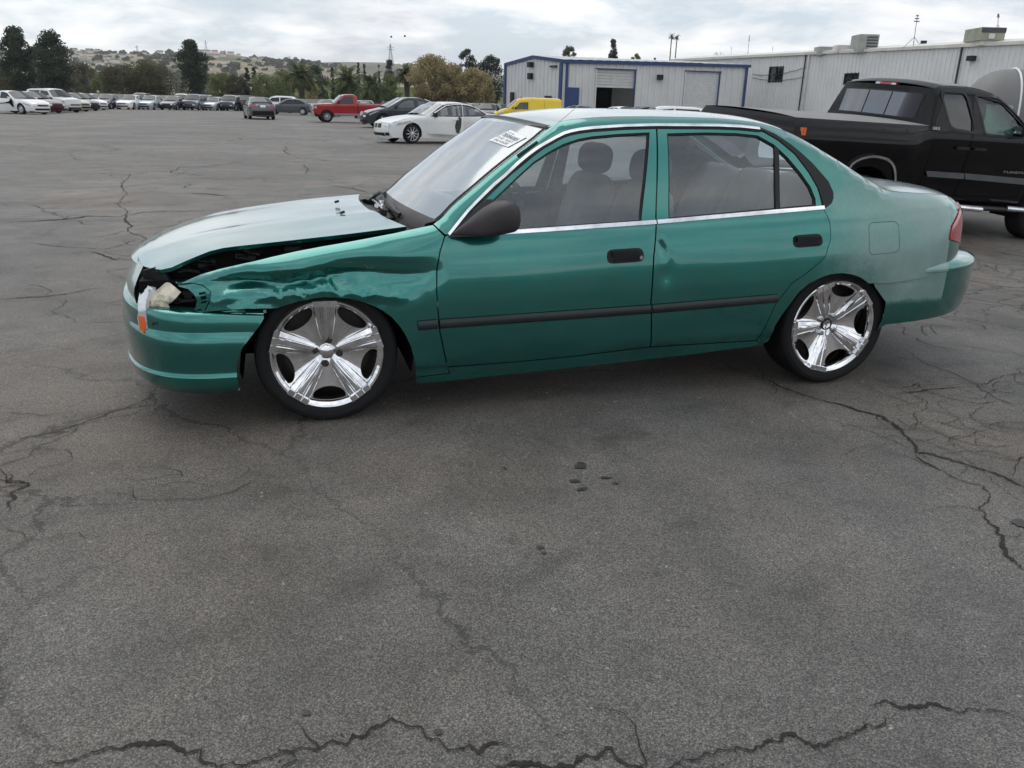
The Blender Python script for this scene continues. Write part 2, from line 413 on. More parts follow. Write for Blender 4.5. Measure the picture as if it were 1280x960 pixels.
GLASS = glass('side_glass', (.80, .87, .89), 0.0, refl=.055)
WGLASS = glass('windshield_glass', (.70, .78, .80), .42, (.50, .55, .57), refl=.14, rough=.07, gain=1.05)  # pale film colour stands in for sky reflected in the windshield
TGLASS = glass('tinted_glass', (.20, .22, .23), .25, refl=.02)
DGLASS = glass('dark_glass', (.1, .1, .1), .9, (.012, .014, .016), refl=.02, gain=.6)

def asphalt():
    m = bpy.data.materials.new('asphalt'); m.use_nodes = True; t = m.node_tree; b = t.nodes['Principled BSDF']; L = t.links.new
    tcn = N(t, 'ShaderNodeTexCoord'); O = tcn.outputs['Object']
    def noise_(sc, det=5, ro=.6, di=0.0, loc=None, scl=None):
        src = O
        if loc or scl:
            mp = N(t, 'ShaderNodeMapping', inp={'Location': loc or (0, 0, 0), 'Scale': scl or (1, 1, 1)}); L(O, mp.inputs[0]); src = mp.outputs[0]
        n = N(t, 'ShaderNodeTexNoise', inp={'Scale': sc, 'Detail': det, 'Roughness': ro, 'Distortion': di}); L(src, n.inputs['Vector']); return n.outputs['Fac']
    def mr(s, a, c, v0, v1):
        q = N(t, 'ShaderNodeMapRange', inp={1: a, 2: c, 3: v0, 4: v1}); L(s, q.inputs[0]); return q.outputs[0]
    def math_(op, a, c):
        q = N(t, 'ShaderNodeMath', operation=op)
        for i, s in enumerate((a, c)):
            if isinstance(s, (int, float)): q.inputs[i].default_value = s
            else: L(s, q.inputs[i])
        return q.outputs[0]
    vor = N(t, 'ShaderNodeTexVoronoi', inp={'Scale': 320.0, 'Randomness': 1.0}); L(O, vor.inputs['Vector'])    # aggregate
    sepc = N(t, 'ShaderNodeSeparateColor'); L(vor.outputs['Color'], sepc.inputs[0])
    stone = mr(sepc.outputs[0], 0, 1, .45, 1.58)
    vor2 = N(t, 'ShaderNodeTexVoronoi', inp={'Scale': 190.0, 'Randomness': 1.0}); L(O, vor2.inputs['Vector'])     # coarser stones
    sep2 = N(t, 'ShaderNodeSeparateColor'); L(vor2.outputs['Color'], sep2.inputs[0])
    pits = mr(vor2.outputs['Distance'], .34, .66, 1.0, .50)
    lump = mr(sep2.outputs[1], .2, 1, .90, 1.12)
    gq = N(t, 'ShaderNodeMath', operation='MULTIPLY'); L(pits, gq.inputs[0]); L(lump, gq.inputs[1]); grit = gq.outputs[0]
    big = mr(noise_(.28, 4, .6, .4), .34, .66, .68, 1.22)
    mid = mr(noise_(2.3, 4, .65, 0, (3, 5, 0)), .34, .68, .76, 1.17)
    streak = mr(noise_(.5, 3, .6, 0, (7, 1, 0), (.35, 2.4, 1)), .35, .65, .92, 1.06)
    oil = mr(noise_(3.1, 4, .55, .3, (11, 2, 0)), .57, .70, 1.0, .66)             # drips and stains
    oilbig = mr(noise_(.8, 4, .55, .3, (1, 12, 0)), .55, .72, 1.0, .76)
    chips = mr(noise_(34, 2, .5, 0, (5, 5, 0)), .68, .76, 1.0, 2.0)                # pale exposed stones
    val = math_('MULTIPLY', math_('MULTIPLY', math_('MULTIPLY', stone, grit), math_('MULTIPLY', big, mid)), math_('MULTIPLY', math_('MULTIPLY', streak, oil), math_('MULTIPLY', oilbig, chips)))
    # alligator cracks: cell borders, broken up and gathered into worn zones
    wv = N(t, 'ShaderNodeTexNoise', inp={'Scale': 2.0, 'Detail': 6.0, 'Roughness': .7}); L(O, wv.inputs['Vector'])
    vm = N(t, 'ShaderNodeVectorMath', operation='SCALE', inp={3: .42}); L(wv.outputs['Color'], vm.inputs[0])
    va = N(t, 'ShaderNodeVectorMath', operation='ADD'); L(O, va.inputs[0]); L(vm.outputs[0], va.inputs[1])
    def cracks(scale, width, zone_sc, zloc, lo, hi):
        cv = N(t, 'ShaderNodeTexVoronoi', feature='DISTANCE_TO_EDGE', inp={'Scale': scale}); L(va.outputs[0], cv.inputs['Vector'])
        zone = mr(noise_(zone_sc, 4, .6, 0, zloc), lo, hi, 0, 1)
        wdt = math_('MULTIPLY', zone, width)
        d = math_('DIVIDE', cv.outputs['Distance'], math_('ADD', wdt, 1e-4))
        q = mr(d, .35, 1.0, 0.0, 1.0)
        return math_('MAXIMUM', q, math_('SUBTRACT', 1.0, math_('MULTIPLY', zone, 1.0)))
    c1 = cracks(.42, .0085, .22, (2, 8, 0), .40, .56)
    c2 = cracks(1.5, .022, .16, (9, 3, 0), .46, .60)
    crk = math_('MINIMUM', c1, c2)
    val2 = math_('MULTIPLY', val, mr(crk, 0, 1, .34, 1.0))
    hsn = N(t, 'ShaderNodeHueSaturation', inp={'Color': (.172, .163, .150, 1)}); L(val2, hsn.inputs['Value'])
    rust = N(t, 'ShaderNodeMix', data_type='RGBA', blend_type='MULTIPLY', inp={7: (1.10, .98, .88, 1)}); L(mr(noise_(.45, 4, .6, .5, (21, 4, 0)), .40, .66, 0, 1), rust.inputs[0]); L(hsn.outputs[0], rust.inputs[6])
    L(rust.outputs[2], b.inputs['Base Color'])
    b.inputs['Roughness'].default_value = .64; b.inputs['Specular IOR Level'].default_value = .5
    h = math_('ADD', math_('MULTIPLY', grit, .5), math_('MULTIPLY', math_('SUBTRACT', 1.0, vor.outputs['Distance']), .5))
    h = math_('ADD', h, math_('MULTIPLY', crk, 2.0))
    bp = N(t, 'ShaderNodeBump', inp={'Strength': .55, 'Distance': .006}); L(h, bp.inputs['Height']); L(bp.outputs[0], b.inputs['Normal'])
    return m
ASPHALT = asphalt()
CRACKM = pbr('crack_fill', (.034, .031, .028), .95, 0, var=.5, vscale=22, bump=.8, bscale=60, spec=.1)
CRACKE = pbr('broken_asphalt_edge', (.085, .080, .074), .95, 0, var=.6, vscale=60, bump=.9, bscale=90, spec=.1)

# ------------------------------------------------------------------ pixel rays (where things in the photo stand)
def ray(u, v):
    return _F + _R * ((u - 640) / FPX) - _U * ((v - 480) / FPX)
def at_z(u, v, z=0.0):
    d = ray(u, v); t = (z - CAM_H) / d.z
    return Vector((0, 0, CAM_H)) + d * t
PSI = radians(16.1); HX, HY = -0.992, 3.954                    # front axle of the green car and its heading
_ex = Vector((cos(PSI), sin(PSI), 0)); _ey = Vector((sin(PSI), -cos(PSI), 0))
def carf(w):
    d = w - Vector((HX, HY, 0)); return Vector((d.dot(_ex), d.dot(_ey), d.z))
_o = carf(Vector((0, 0, CAM_H)))
def T(u, v, y):
    """point of the green car's frame (x back from the front axle, y to its left, z up) seen at a pixel, at side distance y"""
    e = carf(Vector((0, 0, CAM_H)) + ray(u, v)) - _o
    return _o + e * ((y - _o.y) / e.y)

# ------------------------------------------------------------------ the green car
hero = empty('green_sedan', (HX, HY, 0), PSI + pi, 'crumpled teal green four-door sedan on chrome five-spoke wheels in the foreground', 'car')
_gz = itp([.10, .20, .238, .25, .30, .40, .50, .60, .66, .72, .80, .845, 1.0, 1.1, 1.2, 1.235, 1.30],
          [-.085, -.050, -.040, -.030, -.016, -.004, 0, -.005, -.011, -.020, -.042, -.066, -.128, -.172, -.226, -.252, -.312])
def rake(x, z): return z - .034 * (x - 1.2)
def plan_h(x):
    if x < -.1: return .845 * max(0, 1 - (min(.999, (-.1 - x) / .86)) ** 2.6) ** (1 / 2.6)
    if x > 2.70: return .845 * max(0, 1 - (min(.999, (x - 2.70) / .76)) ** 2.6) ** (1 / 2.6)
    return .845
_zpx = [(222, 353.5, .70), (250, 342, .71), (307, 327, .72), (373, 312, .72), (440, 300, .72), (510, 286.5, .71), (542.8, 278, .69),
        (568, 254.7, .66), (592.5, 234, .635), (620, 210.6, .60), (643.4, 192.3, .57), (665, 176, .545), (681, 163, .53), (699.7, 152, .53), (718.4, 148.8, .53), (740, 146.9, .53), (766, 145.6, .53)]
_zy = [q[2] for q in _zpx]
_rr = itp([-1, .3, .5, 1.0, 1.4, 2.0, 2.3, 2.6, 2.8, 3.4], [.075, .075, .06, .04, .035, .035, .05, .06, .075, .075])
def SH(x, z, dent=False):
    y = plan_h(x) + _gz(rake(x, z))
    zt, r = ztop(x), _rr(x)
    t = (z - (zt - r)) / r
    if t > 0: t = min(t, .985); y -= r * (1 - sqrt(1 - t * t))
    return y
for _k in range(6):      # settle the top edge of the side on the traced line
    _zt = [T(u, v, y) for (u, v, _), y in zip(_zpx, _zy)]
    _ztp = [(-.9, .50), (-.72, .555)] + [(p.x, p.z) for p in _zt] + [(1.55, 1.268), (1.78, 1.268), (2.0, 1.256), (2.16, 1.222), (2.44, 1.092), (2.64, .985), (2.73, .951), (2.86, .940), (3.0, .932), (3.15, .918), (3.25, .893), (3.34, .85)]
    ztop = itp([p[0] for p in _ztp], [p[1] for p in _ztp])
    if _k < 5: _zy = [(y + SH(p.x, ztop(p.x))) / 2 for p, y in zip(_zt, _zy)]
_CREASE = []
def _crease(x, z):
    a = 0.0
    for (x0, z0), (x1, z1), A, w in _CREASE:
        dx_, dz_ = x1 - x0, z1 - z0; t = max(0, min(1, ((x - x0) * dx_ + (z - z0) * dz_) / (dx_ * dx_ + dz_ * dz_)))
        d = hypot(x - x0 - dx_ * t, z - z0 - dz_ * t)
        if d < w: a += A * (1 - d / w) * (.4 + .6 * sin(pi * min(.98, max(.02, t))))
    return a
def _ridge(x, z, s):
    return 1 - abs(noise.noise(Vector((x * s, z * s, 3.7)))) * 2
def SD(x, z):
    """near side with its accident damage"""
    y = SH(x, z)
    if x < .47:
        w = 1 / (1 + exp(-(x + .52) / .035)) / (1 + exp((x - .36) / .06))
        zc = .622 + .05 * (x + .1) + .012 * sin(x * 13)
        d = z - zc
        y -= .037 * w * (exp(-(abs(d) / .030) ** 1.35) * .75 + .25 * exp(-(d / .06) ** 2)) * (1 + .22 * sin(x * 19 + 1) + .25 * noise.noise(Vector((x * 9, 1, 1))))
        y += .012 * w * exp(-((z - zc - .075) / .03) ** 2)
        w2 = w * exp(-((z - .575) / .060) ** 2) * (.35 + .65 * exp(-((x - .02) / .2) ** 2))
        y +=     .008 * w2 * (_ridge(x + z * .6, z - x * .4, 6.0) - .5) + .005 * w2 * (_ridge(x - z * .5, z + x * .5, 14) - .5)
        y -= .014 * exp(-(((x - .07) / .035) ** 2 + ((z - .585) / .03) ** 2))
        y -= .020 * exp(-(((x + .33) / .07) ** 2 + ((z - .60) / .035) ** 2))
    if x < .5: y += _crease(x, z)
    d2 = exp(-(((x - 1.475) / .022) ** 2 + ((z - .715 + (x - 1.475) * .9) / .035) ** 2))
    y -= .011 * d2
    y -= .004 * exp(-(((x - 1.50) / .03) ** 2 + ((z - .60) / .06) ** 2))
    y += .0016 * noise.noise(Vector((x * 1.9, z * 2.6, 9.1))) * (1 if x < 2.4 else .5)     # sheet metal is never quite true
    return y
def hs(u, v, S=SH):
    """(x, z) of the near side surface seen at a pixel"""
    lo, hi = .30, .95
    y = hi
    while y > lo:
        p = T(u, v, y)
        if S(p.x, p.z) >= y: break
        y -= .01
    a, b = y, y + .01
    for _ in range(18):
        m = (a + b) / 2; p = T(u, v, m)
        if S(p.x, p.z) >= m: a = m
        else: b = m
    p = T(u, v, a); return (p.x, p.z)
def HP(l): return [hs(*q) for q in l]
def inset(poly, d):
    A = sum(poly[i - 1][0] * poly[i][1] - poly[i][0] * poly[i - 1][1] for i in range(len(poly))); s = 1 if A > 0 else -1
    out = []; n = len(poly)
    for i in range(n):
        p0, p, p1 = Vector(poly[i - 1]), Vector(poly[i]), Vector(poly[(i + 1) % n])
        a, b = (p - p0).normalized(), (p1 - p).normalized()
        na, nb = Vector((-a.y, a.x)) * s, Vector((-b.y, b.x)) * s
        q = (na + nb); q = q / max(.35, q.length_squared / 2 + 0.0) if q.length > 1e-6 else na
        out.append((p.x + q.x * d, p.y + q.y * d))
    return out
def band(line, w0, w1):
    """strip polygon around an (x, z) polyline, w0 below and w1 above"""
    up, dn = [], []
    for i, p in enumerate(line):
        a = Vector(line[max(0, i - 1)]); b = Vector(line[min(len(line) - 1, i + 1)]); t = (b - a).normalized(); n = Vector((-t.y, t.x))
        if n.y < 0 and abs(t.x) > .2: n = -n
        up.append(tuple(Vector(p) + n * w1)); dn.append(tuple(Vector(p) - n * w0))
    return dn + up[::-1]

for l_, A_c, w_c in (([(252, 352), (300, 343), (352, 338), (405, 334), (470, 336), (530, 340)], .007, .026), ([(268, 372), (310, 364), (352, 371), (398, 362), (440, 366), (500, 372)], .016, .034),
                     ([(405, 340), (412, 356), (424, 373)], .012, .018), ([(352, 371), (362, 362), (385, 378)], .010, .016), ([(318, 377), (345, 368), (352, 381)], .008, .014), ([(268, 372), (285, 360), (330, 352)], -.012, .022),
                     ([(440, 366), (455, 374), (470, 362)], .008, .016), ([(398, 362), (380, 352), (360, 356)], -.009, .018)):
    pp_ = [hs(*q_) for q_ in l_]
    for q0_, q1_ in zip(pp_, pp_[1:]): _CREASE.append((q0_, q1_, A_c, w_c))
FR = HP([(561.5, 293.5), (585, 268), (607.5, 248), (635.6, 220.5), (667, 194.7), (681, 184.3), (695, 175.5), (713.7, 168.4), (740, 163.9), (780, 161), (820, 159.6), (895, 160), (930, 161), (953.8, 164.6), (974, 176), (994.5, 193), (1012, 216), (1022.9, 235), (1027.6, 256.5)])
RD = HP([(1037.4, 278), (1038.6, 298), (1031.5, 321.8), (1019, 333), (1005.8, 343.6), (990, 354), (970, 379), (954, 413), (946, 425.5)])
ARCHR = HP([(961, 426), (969, 407), (978, 393), (998, 366), (1011, 355), (1025.5, 347.5), (1039, 343), (1053, 341.6), (1066, 343.5), (1077, 347.5), (1086, 354.5)])
XE = 3.335
seamR = [hs(1111, 354), hs(1150, 348), (3.10, .556), (3.22, .560), (XE, .565)]
lampL = [(XE, .660), hs(1186.4, 299.7), hs(1187, 292), hs(1190, 281), (3.19, .862), (3.25, ztop(3.25) - .012)]
top_xs = [.466 + (XE - .466) * i / 180 for i in range(181)]
topline = [(x, ztop(x)) for x in top_xs if x < 3.25]
side_poly = [hs(541.5, 280), hs(556, 293)] + FR + RD + [hs(951.7, 431.5)] + ARCHR + seamR + lampL + topline[::-1][:-1]
fuel = rnd_poly(HP([(1085.5, 278.5), (1122.5, 276.5), (1124.3, 315), (1086.5, 319)]), .03)
fuelhole = fuel
FDOOR = HP([(556, 295), (550, 315), (546.5, 337), (546, 365), (549, 409), (554.5, 437), (559.5, 458.6), (640, 452.6), (720, 445), (812.7, 433.6), (813.4, 377.5), (817, 320), (819.8, 277.5)]) + [hs(820.3, 159.7)] + FR[:10][::-1]
RDOOR = [hs(821, 159.7)] + HP([(820.4, 277.5), (817.6, 320), (814, 377.5), (813.3, 433.4), (880, 429.5)]) + [RD[-1]] + RD[:-1][::-1] + FR[11:][::-1]
FWIN = HP([(606, 291.4), (617, 249), (647, 220.5), (667, 202.3), (685.6, 190), (704, 180), (723, 173.6), (740, 170.4), (770, 167.6), (812, 165.4), (801.8, 277.6)])
RWIN = HP([(833.6, 166.7), (880, 165.6), (920, 166.4), (947, 169.2), (967.4, 180.6), (985, 197), (1001, 216), (1013.4, 233.6), (1019.5, 248.5), (1020, 258), (835.8, 274.6)])
FENDER = HP([(541, 280.5), (525, 283.5)]) + [(x, ztop(x) - .001) for x in (.30, .2, .1, 0, -.1, -.2, -.3, -.4, -.47, -.54, -.575)] + HP([(240, 354.8), (253, 358.3), (262.5, 365.2), (262.3, 376), (255, 390.5), (280, 388.3), (307, 386.7), (330, 386.6), (346, 385.8), (359, 381.5), (373, 377.5), (390, 374.2), (407, 372.6), (424, 372.6), (440, 374.3), (455, 378.5), (467, 383), (480, 390), (490, 397.5), (500, 409), (507, 420), (513, 433), (517, 447), (520, 471.8), (561.5, 466.5), (559.3, 458.6), (554.3, 437), (548.8, 409), (545.8, 365), (546.2, 337), (549.8, 315), (555.8, 295.2)])
ROCKER = HP([(520.2, 471.8), (561.8, 466.6), (559.8, 459.2), (640, 453), (720, 445.4), (813, 434), (880, 430), (946, 426), (952, 431.6), (880, 441.4), (760, 455), (640, 468), (560, 476.5), (521, 480)])
g = .0022
side_holes = [fuel]
for sgn in (1, -1):
    S_ = SD if sgn > 0 else SH
    near = sgn > 0
    bs = panel('body_side', inset(side_poly, g * .5), S_, GREENF if near else GREEN, hero, holes=[inset(fuel, -.0012)], h=.05, sgn=sgn, depth=.02, hb=.03)
    panel('fuel_door', inset(fuel, .0012), S_, GREENF, bs, h=.05, sgn=sgn, depth=.01, hb=.015) if near else None
    fe = panel('fender', inset(FENDER if near else [(x, z - (.03 + .05 * max(0, min(1, (x + .2) / .3)) if z > ztop(x) - .03 and x < .40 else 0)) for x, z in FENDER], g), S_, GREENS if near else GREEN, hero, h=.0115 if near else .06, sgn=sgn, depth=.02, hb=.0115 if near else .04)
    fd = panel('front_door', inset(FDOOR, g), S_, GREEN, hero, holes=[FWIN], h=.04, sgn=sgn, depth=.022, hb=.025)
    rd = panel('rear_door', inset(RDOOR, g), S_, GREEN, hero, holes=[RWIN], h=.022 if near else .05, sgn=sgn, depth=.022, hb=.022)
    panel('rocker_panel', inset(ROCKER, g * .7), SH, GREEN, hero, h=.06, sgn=sgn, depth=.02)
    for d_, W_ in ((fd, FWIN), (rd, RWIN)):
        panel('window_seal', inset(W_, -.006), S_, BLACKP, d_, holes=[inset(W_, .008)], h=.03, sgn=sgn, depth=.012, off=-.006, hb=.03)
        panel('window_glass', inset(W_, -.002), SH, GLASS, d_, h=.08, sgn=sgn, depth=0, off=-.012, hb=.05)
        belowb = [p for p in (FDOOR if d_ is fd else RDOOR)]
        # inner door card
        xs_ = [p[0] for p in belowb]; x0, x1 = min(xs_) + .05, max(xs_) - (.12 if d_ is rd else .04)
        card = [(x0, .32), (x1 - (.15 if d_ is rd else 0), .34), (x1, .80 + .03 * (x1 - 1)), (x0, .775 + .03 * (x0 - 1))]
        oc = panel('door_card', card, lambda x, z: SH(x, z) - .075, CLOTHD, d_, h=.12, sgn=sgn, depth=.02)
        arm = MB(); arm.box((-(x0 + x1) / 2, sgn * .72, .66), (.5, .05, .05)); arm.build('arm_rest', CLOTHD, d_)
    if True:
        dv = HP([(971, 183), (972, 215), (973, 262)])
        panel('window_divider', band(dv, .0115, .0115), S_, BLACKP, rd, h=.05, sgn=sgn, depth=.012, off=-.002)
        sail = HP([(559.5, 296.5), (563, 292.5), (585.5, 268.5), (607.5, 249), (616, 249), (613, 270), (625, 289), (625, 294)])
        panel('mirror_sail', sail, S_, GREYP, fd, h=.05, sgn=sgn, depth=.012, off=.004)
    # bright strips
    l1 = [(x, z) for x, z in HP([(626, 290), (680, 286.5), (750, 281.6), (819.5, 276.8)])]
    l2 = HP([(821, 276.7), (890, 270.5), (960, 264.5), (1029.5, 258.6)])
    panel('belt_moulding', band(l1, .0085, .0075), S_, CHROME, fd, h=.05, sgn=sgn, depth=.012, off=.009)
    panel('belt_moulding', band(l2, .0085, .0075), S_, CHROME, rd, h=.05, sgn=sgn, depth=.012, off=.009)
    l3 = HP([(560.5, 292.5), (572, 278), (585, 262), (595, 251.5), (605.6, 241), (617, 230), (629.5, 219.7), (648, 202.3), (658, 194), (668.8, 186), (677, 180.8), (685.6, 176), (695, 170.7), (704.4, 166), (713, 163.5), (723, 161.4), (740, 159.3), (780, 156.6), (819, 155.6), (895, 156.2), (925, 157.6), (948.5, 160)])
    l3b = [(x, z - .012) for x, z in l3]
    panel('drip_seal', band(l3, .017, -.001), S_, BLACKP, bs, h=.05, sgn=sgn, depth=.010, off=.003)
    panel('drip_moulding', band(l3, .0052, .0058), S_, CHROME, bs, h=.05, sgn=sgn, depth=.014, off=.012)
    q = HP([(949, 158.8), (967.4, 166.8), (987.7, 180), (1001, 191), (1014.8, 203.6), (1035, 226.6), (1041, 240), (1041.2, 247), (1039, 254), (1032.4, 259), (1029, 258), (1027, 249), (1022, 234), (1011, 215), (993.5, 192), (973, 175), (953.8, 163.6), (949, 162.4)])
    panel('pillar_trim', q, S_, BLACKP, bs, h=.04, sgn=sgn, depth=.008, off=.005)
    for par, a, b in ((fe, (522.5, 407), (546.5, 405)), (fd, (549.5, 404.8), (812.6, 386.4)), (rd, (814.2, 386.2), (971.5, 372.8))):
        A, B = hs(*a), hs(*b)
        ln = [(A[0] + (B[0] - A[0]) * i / 8, A[1] + (B[1] - A[1]) * i / 8) for i in range(9)]
        pz = lambda x, z, A=A, B=B: SH(x, z) + .016 * sqrt(max(0, 1 - ((z - (A[1] + (B[1] - A[1]) * (x - A[0]) / (B[0] - A[0]))) / .0215) ** 2))
        panel('side_moulding', band(ln, .020, .020), pz, TRIMB, par, h=.009, sgn=sgn, depth=.004, off=.001, hb=.02)
    for par, c4 in ((fd, [(758.6, 312), (803, 309.2), (805.4, 326.5), (759.5, 330)]), (rd, [(991, 294), (1026, 291.5), (1028.6, 307), (992.5, 310)])):
        hp_ = rnd_poly(HP(c4), .03)
        panel('handle_bezel', hp_, S_, BLACKP, par, h=.03, sgn=sgn, depth=.006, off=.005, hb=.012)
        cx = sum(p[0] for p in hp_) / len(hp_); cz = sum(p[1] for p in hp_) / len(hp_)
        m = MB(); yy = SH(cx, cz); m.box((-cx + .004, sgn * (yy + .012), cz + .008), (.125, .012, .022)); m.box((-cx, sgn * (yy + .007), cz - .018), (.115, .004, .014)); m.build('handle', BLACKP, par, angle=30)
        if par is fd:
            m = MB(); m.lathe([(0, .004), (.0085, .004), (.0095, 0)], 14, Matrix.Translation((-cx - .070, sgn * (SH(cx, cz) + .012), cz - .008)) @ Matrix.Rotation(0 if sgn > 0 else pi, 4, 'X')); m.build('door_lock', SATIN, par)
    # door mirror
    m = MB(); rows = []
    for u, v, r, yc, k in ((567, 292, 1.0, .838, 1.0), (577, 288.2, 4.6, .85, 1.2), (587, 284.6, 8.2, .87, 1.3), (597, 281, 11.5, .895, 1.35), (606, 277.6, 14.2, .92, 1.35), (620, 273, 16.6, .945, 1.3), (632, 271.2, 16.6, .955, 1.2), (641, 271, 15.2, .96, 1.1), (646.5, 272, 11.5, .96, 1.0), (648.6, 273, 7, .96, 1.0), (649, 273, 1, .96, 1.0)):
        c = T(u, v, yc); rz_ = r / 258.0; row = []
        for j in range(18):
            a = 2 * pi * j / 18; cc, ss = cos(a), sin(a)
            e_ = 2 / 2.9; row.append((-c.x, sgn * (c.y + rz_ * k * abs(cc) ** e_ * (1 if cc > 0 else -1)), c.z + rz_ * abs(ss) ** e_ * (1 if ss > 0 else -1)))
        rows.append(row)
    m.grid(rows, True); m.build('door_mirror', GREYP, fd, angle=60)

# roof, glass, lids
def edge(xa, xb, n, inn=0.0, dz=0.0):
    return [(xa + (xb - xa) * i / (n - 1), SH(xa + (xb - xa) * i / (n - 1), ztop(xa + (xb - xa) * i / (n - 1))) - inn, ztop(xa + (xb - xa) * i / (n - 1)) + dz) for i in range(n)]
XW0, XW1, XR1 = .474, 1.000, 2.165
ed = edge(XW1 + .008, XR1, 24)
roof = deck('roof', ed, [(-.10 * (1 - i / 23) + .10 * (i / 23), .030 * min(1, (i + 3) / 9)) for i in range(24)], GREENC, hero, nv=20, pw=2.4)
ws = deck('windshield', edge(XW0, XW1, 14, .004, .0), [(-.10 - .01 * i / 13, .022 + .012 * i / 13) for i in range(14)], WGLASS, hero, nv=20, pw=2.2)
for s_ in (1, -1):      # black glass border down the pillars
    e1 = edge(XW0, XW1, 24); m = MB(); m.grid([[(-x, s_ * (y + .001), z + .003) for x, y, z in e1], [(-x + .006, s_ * (y - .008), z + .009) for x, y, z in e1]]); m.build('windshield_seal', BLACKP, ws, fix=False)
m = MB(); e1 = edge(XW1 - .006, XW1 + .012, 2)
m.grid([[(-(e1[k][0] + (-.11) * (1 - abs(1 - 2 * j / 20) ** 2.3)), e1[k][1] * (1 - 2 * j / 20), e1[k][2] + .005 + .033 * (1 - abs(1 - 2 * j / 20) ** 2.3)) for j in range(21)] for k in (0, 1)]); m.build('windshield_seal', BLACKP, ws, fix=False)
deck('rear_glass', edge(XR1 + .004, 2.722, 14, .002), [(.06 + .05 * i / 11, .03) for i in range(14)], GLASS, hero, nv=16, pw=2.2)
te = edge(2.73, 3.25, 18) + [(3.30, SH(3.30, ztop(3.30)), ztop(3.30)), (XE, SH(XE, ztop(XE) - .01), ztop(XE) - .01)]
trunk = deck('trunk_lid', te, [(.10 + .03 * (i / 19), .026) for i in range(20)], GREENC, hero, nv=18, pw=2.3)
re_ = [(XE, SH(XE, z), z) for z in (.84, .80, .75, .70, .65, .60, .56)]
deck('rear_panel', re_, [(.13 + .012 * i, .0) for i in range(7)], GREEN, hero, nv=14, pw=2.2)
lampP = lampL[:-1] + [(3.27, ztop(3.27) - .02), (XE + .004, .84), (XE + .004, .66)]
lampP = [(XE + .004, .657)] + [p for p in lampL[1:5]] + [(3.245, .885), (3.30, .862), (XE + .004, .82)]
for s_ in (1, -1):
    panel('tail_lamp', inset(lampP, .003), SH, REDLENS, hero, h=.03, sgn=s_, depth=.02, off=.006, hb=.02)

def bumper(name, rows, xc, a, b, n_, xr, mat, sgnx, mx=26, th=.0):
    """bumper skin: rows of (z, inset, z slope) along a super-ellipse in plan, from the near wheel arch round to the far one"""
    m = MB(); grid = []
    for z, ins, dz in rows:
        r = []
        A, B = a - ins, b - ins
        x_r = xr(z)
        for k in range(-mx, mx + 1):
            t = k / mx; s = abs(t)
            if s > .72:                      # straight run to the arch
                q = (s - .72) / .28; yy = B * 1.0; xx = xc + (x_r - xc) * q
                y0 = yy
            else:
                ang = s / .72 * pi / 2
                ca, sa = cos(ang), sin(ang)
                xx = xc + sgnx * A * abs(ca) ** (2 / n_); y0 = B * abs(sa) ** (2 / n_)
            r.append((-xx, -y0 if t < 0 else y0, z + dz * (1 - s) + 0.0))
        grid.append(r)
    m.grid(grid)
    return m.build(name, mat, hero, angle=50)
fb = bumper('front_bumper', [(.500, .075, .030), (.492, .03, .030), (.484, .012, .028), (.474, .008, .026), (.440, .006, .02), (.424, .006, .014), (.416, .006, .014), (.410, .000, .014), (.36, .0, .01), (.30, .004, .006),
     (.262, .012, .0), (.250, .012, .0), (.244, .009, .0), (.238, .002, .0), (.205, .008, -.01), (.180, .022, -.012), (.160, .05, -.012), (.152, .12, -.01)], -.40, .462, .842, 2.6,
     itp([.10, .18, .30, .36, .435, .467, .55], [-.36, -.364, -.363, -.333, -.27, -.243, -.243]), GREEN, -1)
bumper('rear_bumper', [(.615, .10, .0), (.609, .045, .0), (.598, .014, .0), (.586, .004, .0), (.572, .001, .0), (.562, .001, .0), (.557, .007, .0), (.50, .007, .0), (.42, .008, .03), (.34, .014, .075), (.272, .028, .10), (.255, .09, .10)], 2.76, .855, .838, 2.6,
     itp([.25, .28, .374, .44, .482, .53, .558, .62], [2.712, 2.712, 2.728, 2.71, 2.655, 2.615, 2.602, 2.86]), GREENF, 1)
# lower quarter skirt closing the arch behind the rear wheel is the bumper's own run; lamp-level ledge sits on it
m = MB(); m.lathe([(0, .003), (.006, .003), (.007, 0)], 10, Matrix.Translation((.66, .765, .455))); m.build('bumper_clip', BLACKP, fb)

# nose between hood and bumper, with the grille
nose_e = cr([(-.735, .63, .500), (-.745, .60, .545), (-.730, .57, .595), (-.708, .54, .640)], 8)
nose = deck('nose_panel', nose_e, [(-.095 + .004 * i, .012) for i in range(8)], GREENC, hero, nv=18, pw=2.6)  # pale coat colour here stands in for sky reflected by the sloping nose
m = MB()
for k in range(4): m.box((.816 - .010 * k, 0, .535 + .022 * k), (.02, .46 - .02 * k, .009))
m.build('grille', BLACKP, nose)

